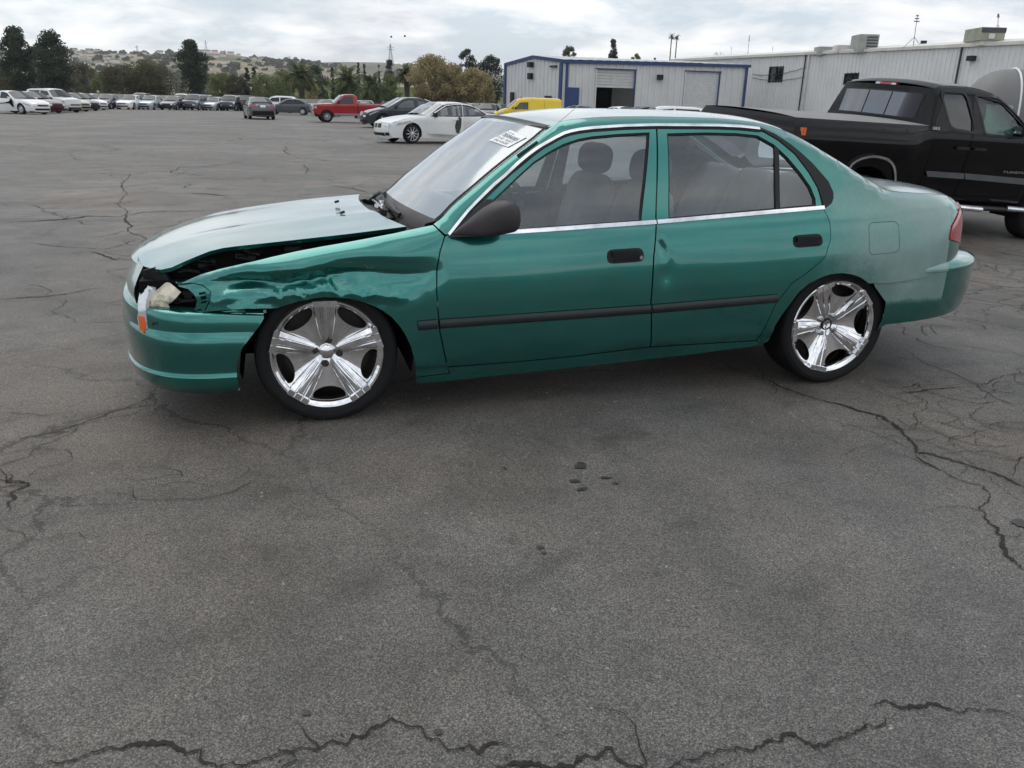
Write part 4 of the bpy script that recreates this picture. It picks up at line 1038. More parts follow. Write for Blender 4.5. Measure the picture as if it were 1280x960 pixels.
rgc = random.Random(11)
def crack(pxs, w, name='asphalt_crack', jit=.5, branch=0):
    """an open crack traced along the lot: dark fissure with crumbled edges, a sheet just above the asphalt"""
    pts = [at_z(u, v) for u, v in pxs]; line = []
    for a, b in zip(pts, pts[1:]):
        L = (b - a).length; k = max(2, int(L / max(.007, min(.06, a.y * .004))))
        for i in range(k): line.append(a.lerp(b, i / k))
    line.append(pts[-1]); seed = rgc.uniform(0, 99)
    ctr = []
    for i, p in enumerate(line):
        t = (line[min(i + 1, len(line) - 1)] - line[max(i - 1, 0)]).normalized(); n = Vector((-t.y, t.x, 0))
        o = noise.noise(Vector((i * .05, seed, 0))) * 2.0 + noise.noise(Vector((i * .23, seed, 4))) * 1.3 + noise.noise(Vector((i * .8, seed, 7))) * .6
        ctr.append((p + n * o * jit * w * 1.7, n))
    m = len(ctr); L_, R_ = [], []
    for i, (p, n) in enumerate(ctr):
        taper = min(1, i / 8, (m - 1 - i) / 8)
        big = .42 + 1.5 * max(0, noise.noise(Vector((i * .035, seed, 2))) + .15)
        f = lambda q: w * .40 * taper * big * (.30 + 1.2 * abs(noise.noise(Vector((i * .31, seed, q)))) + .9 * abs(noise.noise(Vector((i * .83, seed, q + 3)))))
        a, b = p + n * max(.0004, f(8)), p - n * max(.0004, f(15))
        L_.append((a.x, a.y, ground_z(a.x, a.y) + .004)); R_.append((b.x, b.y, ground_z(b.x, b.y) + .004))
    mb = MB(); mb.grid([R_, L_])
    # crumbs broken out along the lips and hairlines running off
    for i in range(4, m - 4):
        p, n = ctr[i]
        if rgc.random() < .22:
            q = p + n * rgc.gauss(0, w * .9); r = w * rgc.uniform(.06, .22); k0 = rgc.random() * 6
            mb.add([(q.x + r * (.6 + .6 * rgc.random()) * cos(k0 + a), q.y + r * (.6 + .6 * rgc.random()) * sin(k0 + a), ground_z(q.x, q.y) + .0045) for a in (0, 1.2, 2.4, 3.6, 4.9)], [(0, 1, 2, 3, 4)])
        if branch == 0 and rgc.random() < .030:
            d = (n * (1 if rgc.random() < .5 else -1) + Vector((rgc.gauss(0, .7), rgc.gauss(0, .7), 0))).normalized(); q = p.copy(); lf = []; rt = []; kk = rgc.randint(6, 22); st_ = w * rgc.uniform(.7, 1.5)
            for k in range(kk):
                pn = Vector((-d.y, d.x, 0)); h_ = w * .11 * (1 - k / kk) + .0003; lf.append((q.x + pn.x * h_, q.y + pn.y * h_, ground_z(q.x, q.y) + .0042)); rt.append((q.x - pn.x * h_, q.y - pn.y * h_, ground_z(q.x, q.y) + .0042))
                q = q + d * st_; d = (d + Vector((rgc.gauss(0, .35), rgc.gauss(0, .35), 0))).normalized()
            mb.grid([rt, lf])
    prop(mb.build(name, CRACKM, None, smooth=False, fix=False), kind='structure')
crack([(40, 956), (95, 946), (150, 940), (200, 935), (235, 936), (262, 947), (290, 956), (325, 953), (355, 942), (385, 931), (420, 924), (455, 911), (480, 905), (505, 906), (525, 915), (545, 930), (570, 939), (598, 942), (640, 935)], .020)
crack([(612, 957), (690, 955), (730, 948), (757, 937), (780, 951), (840, 956), (880, 949), (920, 942), (960, 930), (985, 923), (1020, 931), (1060, 924), (1095, 915), (1130, 905)], .018)
crack([(1090, 888), (1105, 882), (1130, 884), (1165, 880), (1200, 888), (1240, 890), (1285, 897)], .012)
crack([(1085, 895), (1078, 905), (1090, 916)], .010)
crack([(888, 447), (915, 460), (960, 475), (1000, 492), (1040, 505), (1080, 516), (1100, 523), (1125, 542), (1138, 555), (1143, 566), (1165, 568), (1190, 574), (1215, 583), (1240, 593), (1268, 604), (1290, 612)], .018)
crack([(1143, 566), (1150, 577), (1175, 590), (1205, 603), (1228, 608), (1238, 618), (1228, 630), (1224, 638), (1235, 655), (1250, 675), (1264, 694), (1285, 716)], .017)
crack([(1000, 507), (1030, 524), (1060, 531), (1092, 541), (1120, 552), (1143, 566)], .008)
crack([(1110, 492), (1135, 491), (1165, 487), (1195, 485), (1228, 484), (1262, 482), (1290, 480)], .010)
crack([(1128, 434), (1145, 447), (1160, 457), (1190, 466), (1212, 477), (1226, 484), (1260, 492), (1290, 499)], .009)
crack([(1140, 508), (1165, 513), (1195, 520), (1222, 522)], .006)
crack([(-6, 553), (25, 549), (60, 543), (95, 532), (130, 520), (160, 509), (180, 500), (190, 494), (215, 492)], .010)
crack([(-5, 596), (8, 592), (4, 606), (22, 603), (30, 608), (20, 616), (12, 628), (10, 643)], .022)
crack([(-4, 575), (10, 572), (18, 570)], .012)
crack([(-4, 526), (12, 522), (25, 517)], .012)
crack([(-5, 450), (22, 445), (50, 440), (90, 437), (120, 430)], .009)
crack([(-5, 374), (60, 370), (120, 362), (150, 362)], .02)
crack([(-5, 279), (40, 277), (80, 275), (110, 270), (145, 271), (180, 265), (240, 265), (280, 263)], .04)
crack([(162, 217), (158, 224), (152, 232), (160, 240), (152, 250), (142, 255), (160, 264), (155, 272), (166, 282), (160, 290), (178, 297), (190, 303)], .032)
crack([(115, 313), (135, 320), (147, 324), (172, 326), (178, 333)], .025)
crack([(358, 182), (356, 188), (362, 194)], .05)
crack([(378, 205), (384, 212), (382, 218)], .035)
crack([(404, 231), (425, 234), (448, 238), (462, 242)], .03)
crack([(220, 243), (255, 242), (290, 246)], .10, jit=.15)
crack([(280, 180), (330, 181)], .14, jit=.1)
crack([(440, 180), (475, 181)], .14, jit=.1)
# oil spots
OIL = pbr('oil_stain', (.030, .029, .028), .55, 0, var=.4, vscale=30, bump=.4, bscale=120)
def stain(u, v, a, b, rot=0.0):
    c = at_z(u, v); mb = MB(); pts = []; sd = rgc.uniform(0, 50)
    for k in range(30):
        q = 2 * pi * k / 30; r = 1 + .55 * noise.noise(Vector((cos(q) * 1.4, sin(q) * 1.4, sd))) + .25 * noise.noise(Vector((cos(q) * 5, sin(q) * 5, sd)))
        x, y = a * r * cos(q), b * r * sin(q); pts.append((c.x + x * cos(rot) - y * sin(rot), c.y + x * sin(rot) + y * cos(rot), .004))
    mb.add(pts, [tuple(range(30))]); prop(mb.build('oil_stain', OIL, None, smooth=False, fix=False), kind='structure')
for a_ in ((727, 583, .022, .030), (718, 602, .020, .012), (728, 612, .022, .010, .6), (757, 598, .024, .008), (770, 605, .012, .006), (676, 685, .012, .010), (680, 692, .010, .006), (631, 586, .006, .012), (383, 893, .010, .007), (257, 873, .004, .004), (1275, 655, .03, .03), (548, 916, .010, .008)):
    stain(*a_)

for a_ in ((900, 842, .05, .03, .4), (470, 815, .04, .02), (120, 640, .03, .02), (560, 690, .02, .012), (1010, 560, .03, .015), (820, 640, .018, .012), (960, 600, .02, .01), (330, 640, .03, .012), (690, 640, .015, .010)):
    pass
PEB = pbr('loose_stone', (.17, .165, .155), .9, 0, var=.5, vscale=60, spec=.2)
m = MB()
for k in range(2600):
    u = rgc.uniform(0, 1280); v = 480 + 480 * rgc.random() ** 1.3; p = at_z(u, v); r = rgc.uniform(.0012, .0042) * (2.0 if rgc.random() < .04 else 1)
    if p.y < 3.2 and False: continue
    q = [Vector((rgc.uniform(.6, 1.2), 0, 0)), Vector((0, rgc.uniform(.6, 1.2), 0)), Vector((-rgc.uniform(.6, 1.2), 0, 0)), Vector((0, -rgc.uniform(.6, 1.2), 0)), Vector((.1, .1, rgc.uniform(.4, .9)))]
    M_ = Matrix.Rotation(rgc.random() * 6, 3, 'Z'); m.add([p + (M_ @ z_) * r for z_ in q], [(0, 1, 4), (1, 2, 4), (2, 3, 4), (3, 0, 4)])
prop(m.build('loose_grit', PEB, None, smooth=False, fix=False), kind='stuff')

m = MB()      # hairline crazing, far too many to count: right of the car and across the lot on the left
for k in range(150):
    if k < 95: p = at_z(rgc.uniform(1080, 1330), rgc.uniform(300, 570))
    elif k < 138: p = at_z(rgc.uniform(-40, 480), rgc.uniform(165, 380))
    else: p = at_z(rgc.uniform(-30, 260), rgc.uniform(400, 700))
    if abs(carf(p).y) < 1.0 and -1 < carf(p).x < 3.8: continue
    a = rgc.uniform(0, 2 * pi); w0_ = max(.0009, p.y * .0004) * rgc.uniform(.5, 1.5); n = rgc.randint(12, 46); st_ = max(.018, p.y * .006); L_, R_ = [], []
    for i in range(n):
        d = Vector((cos(a), sin(a), 0)); pn = Vector((-d.y, d.x, 0)); h_ = w0_ * min(1, i / 4, (n - 1 - i) / 4) * rgc.uniform(.3, 1.4) + .0002; z = ground_z(p.x, p.y) + .0042
        L_.append((p.x + pn.x * h_, p.y + pn.y * h_, z)); R_.append((p.x - pn.x * h_, p.y - pn.y * h_, z))
        p = p + d * st_ * rgc.uniform(.6, 1.3); a += rgc.gauss(0, .24) + (rgc.gauss(0, .9) if rgc.random() < .07 else 0)
    m.grid([R_, L_])
prop(m.build('hairline_cracks', CRACKM, None, smooth=False, fix=False), kind='stuff')

# ------------------------------------------------------------------ other vehicles
ALLOY = pbr('alloy_wheel', (.55, .56, .58), .3, .85, var=.2, vscale=14)
STEELW = pbr('steel_wheel', (.10, .10, .105), .45, .5, var=.2, vscale=14)
PLATE = pbr('licence_plate', (.78, .79, .78), .4, 0, var=.05)
def wheel_proto(R, rim, width, n, mat, name='wheel', detail=28, hw=.028):
    m = MB(); w2 = width / 2; rr = R * rim
    m.lathe([(rr, w2 - .012), (rr + .006, w2 - .004), (rr + .012, w2 - .012), (rr - .01, w2 - .03), (rr - .03, -w2)], detail)
    for k in range(n):
        a = 2 * pi * k / n; M = Matrix.Rotation(a, 4, 'Y')
        m.prism([(.03, -hw * 1.1), (rr, -hw), (rr, hw), (.03, hw * 1.1)], w2 - .045, w2 - .015, 'Y', M)
    m.lathe([(.075, w2 - .05), (.07, w2 - .008), (.03, w2 - .002), (0, w2 - .002)], 14)
    o = m.build(name, mat, None, angle=30)
    m = MB(); m.lathe([(rr + .002, w2 - .006), (rr + .03, w2), (R - .03, w2), (R - .008, w2 - .015), (R, w2 - .04), (R, -w2 + .04), (R - .008, -w2 + .015), (R - .03, -w2), (rr, -w2)], detail)
    m.build('tyre', RUBBER, o, angle=50)
    m = MB(); m.lathe([(rr * .98, -.0), (0, -.0)], 16); m.build('brake_backing', DARK, o)
    return o
def vehicle(sp, label, cat, group=None, h=.14, name='parked_car'):
    """car from its side profile. x runs back from the nose; sides lie on S(x, z); the top is a run of bulged sheets"""
    L_, W_, xa, xb, R = sp['L'], sp['W'], sp['xa'], sp['xb'], sp['R']; hw = W_ / 2; xc = (xa + xb) / 2
    zb, cl, tum = sp['belt'], sp.get('clear', .2), sp.get('tum', .42)
    fc, rc, kf, kr = sp.get('fc', .75), sp.get('rc', .55), sp.get('kf', .30), sp.get('kr', .22)
    top = sp['top']; bulge = sp.get('bulge', {})
    mono = [p for p in top if p[3:] != ('v',)]
    up = []
    for p in top:
        if not up or p[0] > up[-1][0] + .004: up.append((p[0], p[1]))
        elif p[1] > up[-1][1]: up[-1] = (up[-1][0], p[1])
    def zt(x):
        if x <= up[0][0]: return up[0][1]
        for a, b in zip(up, up[1:]):
            if x <= b[0]: return a[1] + (b[1] - a[1]) * (x - a[0]) / (b[0] - a[0])
        return up[-1][1]
    bump = sp.get('bump')
    def S(x, z):
        y = hw
        if x < fc: y -= hw * kf * ((fc - x) / fc) ** 2.4
        if x > L_ - rc: y -= hw * kr * ((x - L_ + rc) / rc) ** 2.4
        if z < zb:
            t = (zb - z) / (zb - cl); y -= .07 * t ** 2.2 + .012 * (1 - min(1, abs(t - .35) / .35))
            if t < .25: y -= .02 * (1 - t / .25) ** 2
        else: y -= .02 + (z - zb) * tum + .10 * (z - zb) ** 2
        r = sp.get('round', .07); d = zt(x) - z
        if d < r: t = min(.98, 1 - d / r); y -= r * .8 * (1 - sqrt(1 - t * t)) if t > 0 else 0
        if bump: y += bump(x, z)
        return y
    root = empty(name, (0, 0, 0), 0, label, cat, group)
    pm = sp['paint']; gm = sp.get('glass', DGLASS)
    V = lambda x: xc - x
    # panel() writes -x, so shift the children by xc
    def P(nm, poly, mat, par=root, holes=(), sgn=1, depth=.02, off=0.0, hh=None, hb=None):
        o = panel(nm, poly, S, mat, par, holes=holes, h=hh or h, sgn=sgn, depth=depth, off=off, hb=hb or (hh or h) * .8)
        if par is root: o.location.x = xc
        return o
    ra = R + sp.get('archgap', .055)
    def arch(xw):
        a0 = math.asin(max(-1, min(1, (cl - R) / ra))); return [(xw - ra * cos(a), R + ra * sin(a)) for a in [a0 + (pi - 2 * a0) * k / 14 for k in range(15)]]
    prof = [(p[0], p[1]) for p in top]
    outline = prof + [(prof[-1][0], prof[-1][1])] + [(x, z) for x, z in arch(xb)[::-1]] + [(x, z) for x, z in arch(xa)[::-1]]
    out2 = []
    for p in outline:
        if not out2 or math.dist(p, out2[-1]) > .004: out2.append(p)
    doors = sp.get('doors', []); wins = sp.get('wins', [])
    for sgn in (1, -1):
        holes = [d['poly'] for d in doors] + [w for w in wins]
        bs = P('body_side', out2, pm, holes=[inset(q, -.003) for q in holes], sgn=sgn)
        for d in doors:
            do = P('door', inset(d['poly'], .004), d.get('mat', pm), holes=d.get('wins', []), sgn=sgn, depth=.03)
            for w in d.get('wins', []):
                g_ = P('window', inset(w, -.004), d.get('glass', gm), par=do, sgn=sgn, depth=0, off=-.012)
                fr_ = P('window_frame', inset(w, -.012), BLACKP, par=do, holes=[inset(w, .018)], sgn=sgn, depth=.01, off=.002, hb=h * .6)
            if d.get('handle'):
                hx, hz = d['handle']; m = MB(); m.box((-hx, sgn * (S(hx, hz) + .015), hz), (.20, .03, .03)); m.build('handle', d.get('hmat', pm), do, angle=30)
            for nm, poly, mt, of in d.get('extra', []):
                P(nm, poly, mt, par=do, sgn=sgn, off=of, depth=.01, hh=h * .6)
        for w in wins:
            g_ = P('window', inset(w, -.004), gm, sgn=sgn, depth=0, off=-.012)
        for nm, poly, mt, of in sp.get('side', []): P(nm, poly, mt, sgn=sgn, off=of, depth=.012, hh=h * .6)
        if sp.get('mirror'):
            mx, mz = sp['mirror']; m = MB(); y0 = sgn * (S(mx, mz) + .10)
            m.box((V(mx), y0, mz + .05), (.10, .20, .14)); m.box((V(mx), sgn * (S(mx, mz) + .02), mz), (.06, .06, .05))
            m.build('door_mirror', sp.get('mirmat', pm), root, angle=30)
    # top sheets
    runs = []; cur = None
    for p in top:
        if cur is not None: cur[1].append(p)
        if len(p) > 2: cur = (p[2], [p]); runs.append(cur)
    topm = {'windshield': gm, 'rear_window': gm, 'grille_panel': BLACKP}
    topm.update(sp.get('topmat', {}))
    for kind, pts in runs:
        if len(pts) < 2: continue
        P2 = [(p[0], p[1]) for p in pts]
        n = max(3, int(sum(math.dist(a, b) for a, b in zip(P2, P2[1:])) / h) + 2)
        c = cr(P2, n) if len(P2) > 2 else [tuple(P2[0][k] + (P2[1][k] - P2[0][k]) * i / (n - 1) for k in (0, 1)) for i in range(n)]
        bl = bulge.get(kind, {'front_bumper': .16, 'hood': .035, 'windshield': .10, 'roof': .035, 'rear_window': .08, 'boot_lid': .03, 'rear_panel': .10}.get(kind, .03))
        ed_, crn = [], []
        for i, (x, z) in enumerate(c):
            a, b = c[max(0, i - 1)], c[min(n - 1, i + 1)]; t = Vector((b[0] - a[0], b[1] - a[1])); t = t.normalized() if t.length > 1e-6 else Vector((1, 0))
            nx, nz = -t.y, t.x
            ed_.append((x - xc, S(x, z), z)); crn.append((nx * bl, nz * bl))
        deck(kind, ed_, crn, topm.get(kind, pm), root, nv=max(6, int(W_ / h)), pw=2.4)
    def patch(nm, kind, y0, y1, z0, z1, mat, off=.022):
        r_ = next(p for k, p in runs if k == kind); bl = bulge.get(kind, {'front_bumper': .16, 'rear_panel': .10}.get(kind, .05)); sg = -1 if kind.startswith('front') else 1
        def X(z):
            for a, b in zip(r_, r_[1:]):
                lo, hi = sorted((a[1], b[1]))
                if lo <= z <= hi and hi > lo: return a[0] + (b[0] - a[0]) * (z - a[1]) / (b[1] - a[1])
            return r_[0][0]
        def pt(y, z):
            x = X(z); e = S(x, z); w = 1 - min(1, abs(y) / e) ** 2.4; return (V(x + sg * (bl * w + off)), y, z)
        for s_ in ((1, -1) if y0 > 0 else (1,)):
            m = MB(); g_ = [[pt(s_ * (y0 + (y1 - y0) * i / 8), z0 + (z1 - z0) * j / 4) for i in range(9)] for j in range(5)]; m.grid(g_)
            m.build(nm, mat, root, fix=False)
    for q in sp.get('patches', []): patch(*q)
    # floor and dark cabin
    m = MB(); m.box((V(L_ / 2), 0, cl + .10), (L_ - 1.0, W_ * .80, .16)); m.build('underbody', DARK, root)
    for nm, c, d, mt, mir in sp.get('boxes', []):
        for s_ in ((1, -1) if mir else (1,)):
            m = MB(); m.box((V(c[0]), s_ * c[1], c[2]), d, rz=sp.get('boxrz', {}).get(nm, 0) * s_); m.build(nm, mt, root, angle=30)
    for xw in (xa, xb):
        for s_ in (1, -1):
            m = MB(); m.grid([[(V(xw + ra * cos(a)), s_ * y_, R + ra * sin(a)) for a in [-.2 + (pi + .4) * k / 10 for k in range(11)]] for y_ in (hw - .06, hw - .42)]); m.build('wheel_house', DARK, root)
    wp = wheel_proto(R, sp.get('rim', .68), sp.get('tw', .21), sp.get('spokes', 10), sp.get('wmat', ALLOY), detail=sp.get('wd', 28), hw=sp.get('shw', .022))
    wp.parent = root; yw = hw - sp.get('tw', .21) / 2 - .03
    wp.location = (V(xa), yw, R)
    for x, s_ in ((xb, 1), (xa, -1), (xb, -1)):
        w = copy_tree(wp, root); w.location = (V(x), s_ * yw, R); w.rotation_euler = (0, 0, 0 if s_ > 0 else pi)
    root['half'] = (xb - xa) / 2
    return root
def put(root, loc, yaw, z=0.0):
    root.location = (loc[0], loc[1], z); root.rotation_euler = (0, 0, yaw); return root
def put_wheel(root, u, v, lx, ly, yaw):
    """stand a vehicle so that its wheel at local (lx, ly) touches the ground at a pixel"""
    p = at_z(u, v); c, s = cos(yaw), sin(yaw)
    return put(root, (p.x - (lx * c - ly * s), p.y - (lx * s + ly * c)), yaw)
def at_depth(u, v, Y):
    d = ray(u, v); return Vector((0, 0, CAM_H)) + d * (Y / d.y)
def vhor(u): return next(v / 4 for v in range(200, 800) if ray(u, v / 4).z < 0)

P_WHITE = paint('white_paint', (.78, .78, .77)); P_BLACK = paint('black_paint', (.002, .002, .0032), rough=.2, coat=.55); P_BLACK.node_tree.nodes['Principled BSDF'].inputs['Specular IOR Level'].default_value = 0.0; P_RED = paint('red_paint', (.34, .022, .025))
P_YEL = paint('yellow_paint', (.80, .56, .008)); P_GREY = paint('grey_paint', (.085, .095, .105), metal=.3); P_DGREY = paint('slate_paint', (.035, .040, .048), metal=.2)
P_SILVER = paint('silver_paint', (.42, .44, .46), metal=.5); P_NAVY = paint('navy_paint', (.012, .018, .045)); P_MAROON = paint('maroon_paint', (.10, .012, .015))
P_PALE = paint('pale_blue_silver_paint', (.40, .48, .52), metal=.4); P_BEIGE = paint('beige_paint', (.42, .38, .31), metal=.2); P_PEARL = paint('pearl_white_paint', (.66, .67, .66))
AIRBAG = pbr('airbag_cloth', (.72, .73, .72), .9, 0, var=.1, bump=.5, bscale=30)
LAMPW = CLEARL

def sedan(paintm, **kw):
    d = dict(L=4.75, W=1.84, xa=.90, xb=3.68, R=.33, belt=.93, clear=.20, paint=paintm, spokes=10,
             top=[(.10, .22, 'front_bumper'), (.02, .34), (.0, .50), (.05, .66, 'hood'), (.30, .77), (.95, .90), (1.42, .96, 'windshield'), (2.22, 1.385, 'roof'), (2.55, 1.445), (2.95, 1.45), (3.40, 1.40, 'rear_window'), (4.10, 1.09, 'boot_lid'), (4.58, 1.05, 'rear_panel'), (4.70, .90), (4.75, .60), (4.70, .36), (4.60, .24)],
             mirror=(1.72, .97))
    fw = [(1.60, .97), (2.20, 1.32), (2.50, 1.375), (2.78, 1.39), (2.78, .985)]; rw = [(2.87, .985), (2.87, 1.39), (3.20, 1.375), (3.48, 1.31), (3.90, 1.08), (3.80, 1.01)]
    d['_fw'], d['_rw'] = fw, rw
    d['side'] = [('headlamp', [(.14, .60), (.62, .74), (.66, .70), (.40, .60), (.16, .54)], LAMPW, .004), ('tail_lamp', [(4.30, .86), (4.34, .98), (4.66, .96), (4.69, .86), (4.55, .80)], REDLENS, .005)]
    d['boxes'] = []
    d['patches'] = [('grille', 'front_bumper', -.40, .40, .53, .62, BLACKP), ('air_intake', 'front_bumper', -.55, .55, .27, .39, BLACKP), ('headlamp', 'front_bumper', .44, .64, .54, .64, LAMPW),
                    ('tail_lamp', 'rear_panel', .40, .74, .82, .97, REDLENS), ('licence_plate', 'rear_panel', -.16, .16, .74, .90, PLATE)]
    d['boxrz'] = {'headlamp_front': .5, 'tail_lamp_rear': .35}
    d['doors'] = [dict(poly=[(1.46, .34), (1.40, .70), (1.45, .955), (2.17, 1.345), (2.50, 1.415), (2.825, 1.43), (2.825, .32)], wins=[fw], handle=(2.66, .86)),
                  dict(poly=[(2.83, .32), (2.83, 1.43), (3.22, 1.41), (3.52, 1.33), (3.98, 1.08), (3.92, .86), (3.62, .68), (3.42, .50), (3.36, .34)], wins=[rw], handle=(3.72, .89))]
    d.update(kw); return d
def small(d):
    """far away: windows straight in the body side, no separate doors"""
    d['wins'] = [d['_fw'], d['_rw']]; d['doors'] = []; d['wd'] = 16; return d

# white luxury sedan with its doors torn
fwB = [(1.62, .97), (2.25, 1.33), (2.55, 1.385), (2.86, 1.40), (2.86, .985)]; rwB = [(2.96, .985), (2.96, 1.40), (3.32, 1.38), (3.60, 1.31), (4.02, 1.08), (3.92, 1.01)]
SEE = glass('clear_window', (.55, .58, .58), .15, (.05, .06, .06), refl=.04)
bm = sedan(P_WHITE, L=4.90, W=1.86, xa=.86, xb=3.83, R=.345, rim=.72, spokes=10, glass=SEE, shw=.016,
    top=[(.12, .20, 'front_bumper'), (.03, .30), (.0, .50), (.06, .70, 'hood'), (.30, .80), (.95, .93), (1.46, .985, 'windshield'), (2.28, 1.40, 'roof'), (2.62, 1.46), (3.05, 1.465), (3.52, 1.41, 'rear_window'), (4.22, 1.11, 'boot_lid'), (4.74, 1.07, 'rear_panel'), (4.85, .92), (4.90, .60), (4.84, .36), (4.72, .24)],
    doors=[dict(poly=[(1.50, .34), (1.44, .70), (1.49, .955), (2.22, 1.36), (2.56, 1.425), (2.90, 1.44), (2.90, .32)], wins=[fwB], handle=(2.60, .87),
                extra=[('torn_edge', [(2.62, .40), (2.56, .62), (2.62, .86), (2.74, .98), (2.82, .92), (2.80, .62), (2.72, .38)], pbr('torn_inner_panel', (.055, .052, .05), .7, 0, var=.6, vscale=9, bump=1, bscale=12), .012)]),
           dict(poly=[(2.92, .32), (2.92, 1.44), (3.34, 1.42), (3.64, 1.34), (4.10, 1.08), (4.04, .88), (3.76, .70), (3.56, .52), (3.50, .34)], wins=[rwB], handle=(3.84, .90),
                extra=[('torn_edge', [(3.52, .42), (3.60, .66), (3.74, .86), (3.98, 1.04), (4.05, .98), (3.92, .80), (3.72, .60), (3.60, .40)], MATS['torn_inner_panel'], .012)])],
    side=[('headlamp', [(.16, .66), (.30, .78), (.74, .82), (.80, .78), (.55, .69), (.30, .64)], LAMPW, .006), ('tail_lamp', [(4.45, .84), (4.50, .98), (4.80, .96), (4.84, .84)], REDLENS, .005)],
    patches=[('kidney_grille', 'front_bumper', .03, .27, .54, .69, BLACKP), ('air_intake', 'front_bumper', -.45, .45, .25, .37, BLACKP), ('side_intake', 'front_bumper', .48, .66, .27, .38, BLACKP), ('headlamp', 'front_bumper', .40, .66, .60, .70, LAMPW)], boxes=[],
    mirror=(1.78, .97), mirmat=BLACKP)
bmw = vehicle(bm, 'white luxury sedan with torn doors and hanging airbags, facing left', 'car', h=.10)
a_ = radians(35)
bmw.scale = (.91, .91, .93); put_wheel(bmw, 515, 179.5, bmw['half'] * .91, .83 * .91, pi + a_)
for o_ in children(bmw):
    if o_.name.startswith('door') and not o_.name.startswith('door_'):
        sx_ = 1 if sum(v.co.y for v in o_.data.vertices) > 0 else -1
        x0_ = min(-v.co.x for v in o_.data.vertices); th_ = radians(-18 if x0_ < 2 else -12) * sx_
        hx_, hy_ = -(x0_ + .02), sx_ * .88
        o_.matrix_local = Matrix.Translation((2.345, 0, 0)) @ Matrix.Translation((hx_, hy_, 0)) @ Matrix.Rotation(th_, 4, 'Z') @ Matrix.Rotation(radians(1.2), 4, 'X') @ Matrix.Translation((-hx_, -hy_, 0))
for x, z, d_ in ((2.35, 1.13, (.30, .03, .26)), (2.80, 1.10, (.16, .03, .36)), (3.15, 1.12, (.34, .03, .28)), (3.62, 1.14, (.28, .03, .22))):
    for s_ in (1, -1):
        m = MB(); m.box((2.345 - x, s_ * .66, z), d_, ry=.2); m.build('curtain_airbag', AIRBAG, bmw)
m = MB(); m.box((2.345 - 2.75, 0, .62), (1.7, 1.45, .50)); m.build('cabin_trim', CLOTHD, bmw)
for x in (2.72, 3.55):
    for s_ in (1, -1): m = MB(); m.box((2.345 - x, s_ * .38, .98), (.12, .44, .55), ry=-.2); m.build('seat_back', CLOTHD, bmw)

# red single-cab pickup
f1 = dict(L=5.6, W=1.95, xa=.85, xb=4.25, R=.375, belt=1.15, clear=.42, tum=.26, paint=P_RED, glass=TGLASS, rim=.58, spokes=8, tw=.24, round=.05, kf=.12, kr=.04, fc=.3, rc=.3,
    top=[(.02, .60, 'front_panel'), (.0, .75), (.0, 1.02), (.06, 1.10, 'hood'), (.8, 1.15), (1.38, 1.18, 'windshield'), (1.92, 1.66, 'roof'), (2.08, 1.735), (2.4, 1.76), (2.74, 1.74), (2.84, 1.68, 'rear_window'), (2.92, 1.23, 'bed_cover'), (5.50, 1.23, 'tailgate'), (5.53, 1.1), (5.53, .58)],
    topmat={'bed_cover': pbr('bed_liner', (.03, .03, .032), .8, 0, var=.3), 'rear_window': TGLASS}, bulge={'front_panel': .05, 'bed_cover': .0, 'tailgate': .01, 'rear_window': .04},
    doors=[dict(poly=[(1.50, .62), (1.44, 1.17), (1.98, 1.63), (2.10, 1.69), (2.62, 1.70), (2.66, .60)], wins=[[(1.62, 1.20), (2.02, 1.58), (2.12, 1.62), (2.56, 1.63), (2.58, 1.20)]], handle=(2.5, 1.06))],
    side=[('lower_trim', [(1.34, .46), (1.34, .58), (3.72, .58), (3.72, .46)], pbr('trim_silver', (.34, .34, .36), .4, .4, var=.2), .006), ('bed_seam', [(2.86, .50), (2.86, 1.20), (2.90, 1.20), (2.90, .50)], DARK, .003), ('marker_lamp', [(.06, .86), (.06, 1.0), (.22, 1.0), (.22, .86)], CLEARL, .006),
          ('bed_stripe', [(2.95, 1.16), (2.95, 1.19), (5.45, 1.19), (5.45, 1.16)], MATS['trim_silver'], .006), ('tail_lamp', [(5.36, .85), (5.36, 1.12), (5.48, 1.12), (5.48, .85)], REDLENS, .006)],
    boxes=[('bumper', (-.08, 0, .58), (.18, 1.86, .20), CHROME, False), ('grille', (-.05, 0, .88), (.06, 1.15, .26), SATIN, False), ('headlamp', (-.03, .76, .90), (.08, .34, .24), CLEARL, True), ('bumper_rear', (5.60, 0, .58), (.14, 1.8, .2), CHROME, False), ('seat', (2.5, 0, 1.05), (.2, 1.5, .6), CLOTHD, False), ('load', (3.3, 0, 1.30), (.4, 1.2, .12), AIRBAG, False)],
    mirror=(1.62, 1.24), mirmat=BLACKP)
red = vehicle(f1, 'red single cab pickup truck with chrome bumper, facing left', 'pickup truck', h=.12, name='pickup_truck')
put_wheel(red, 409, 153, red['half'], .86, pi + radians(20))

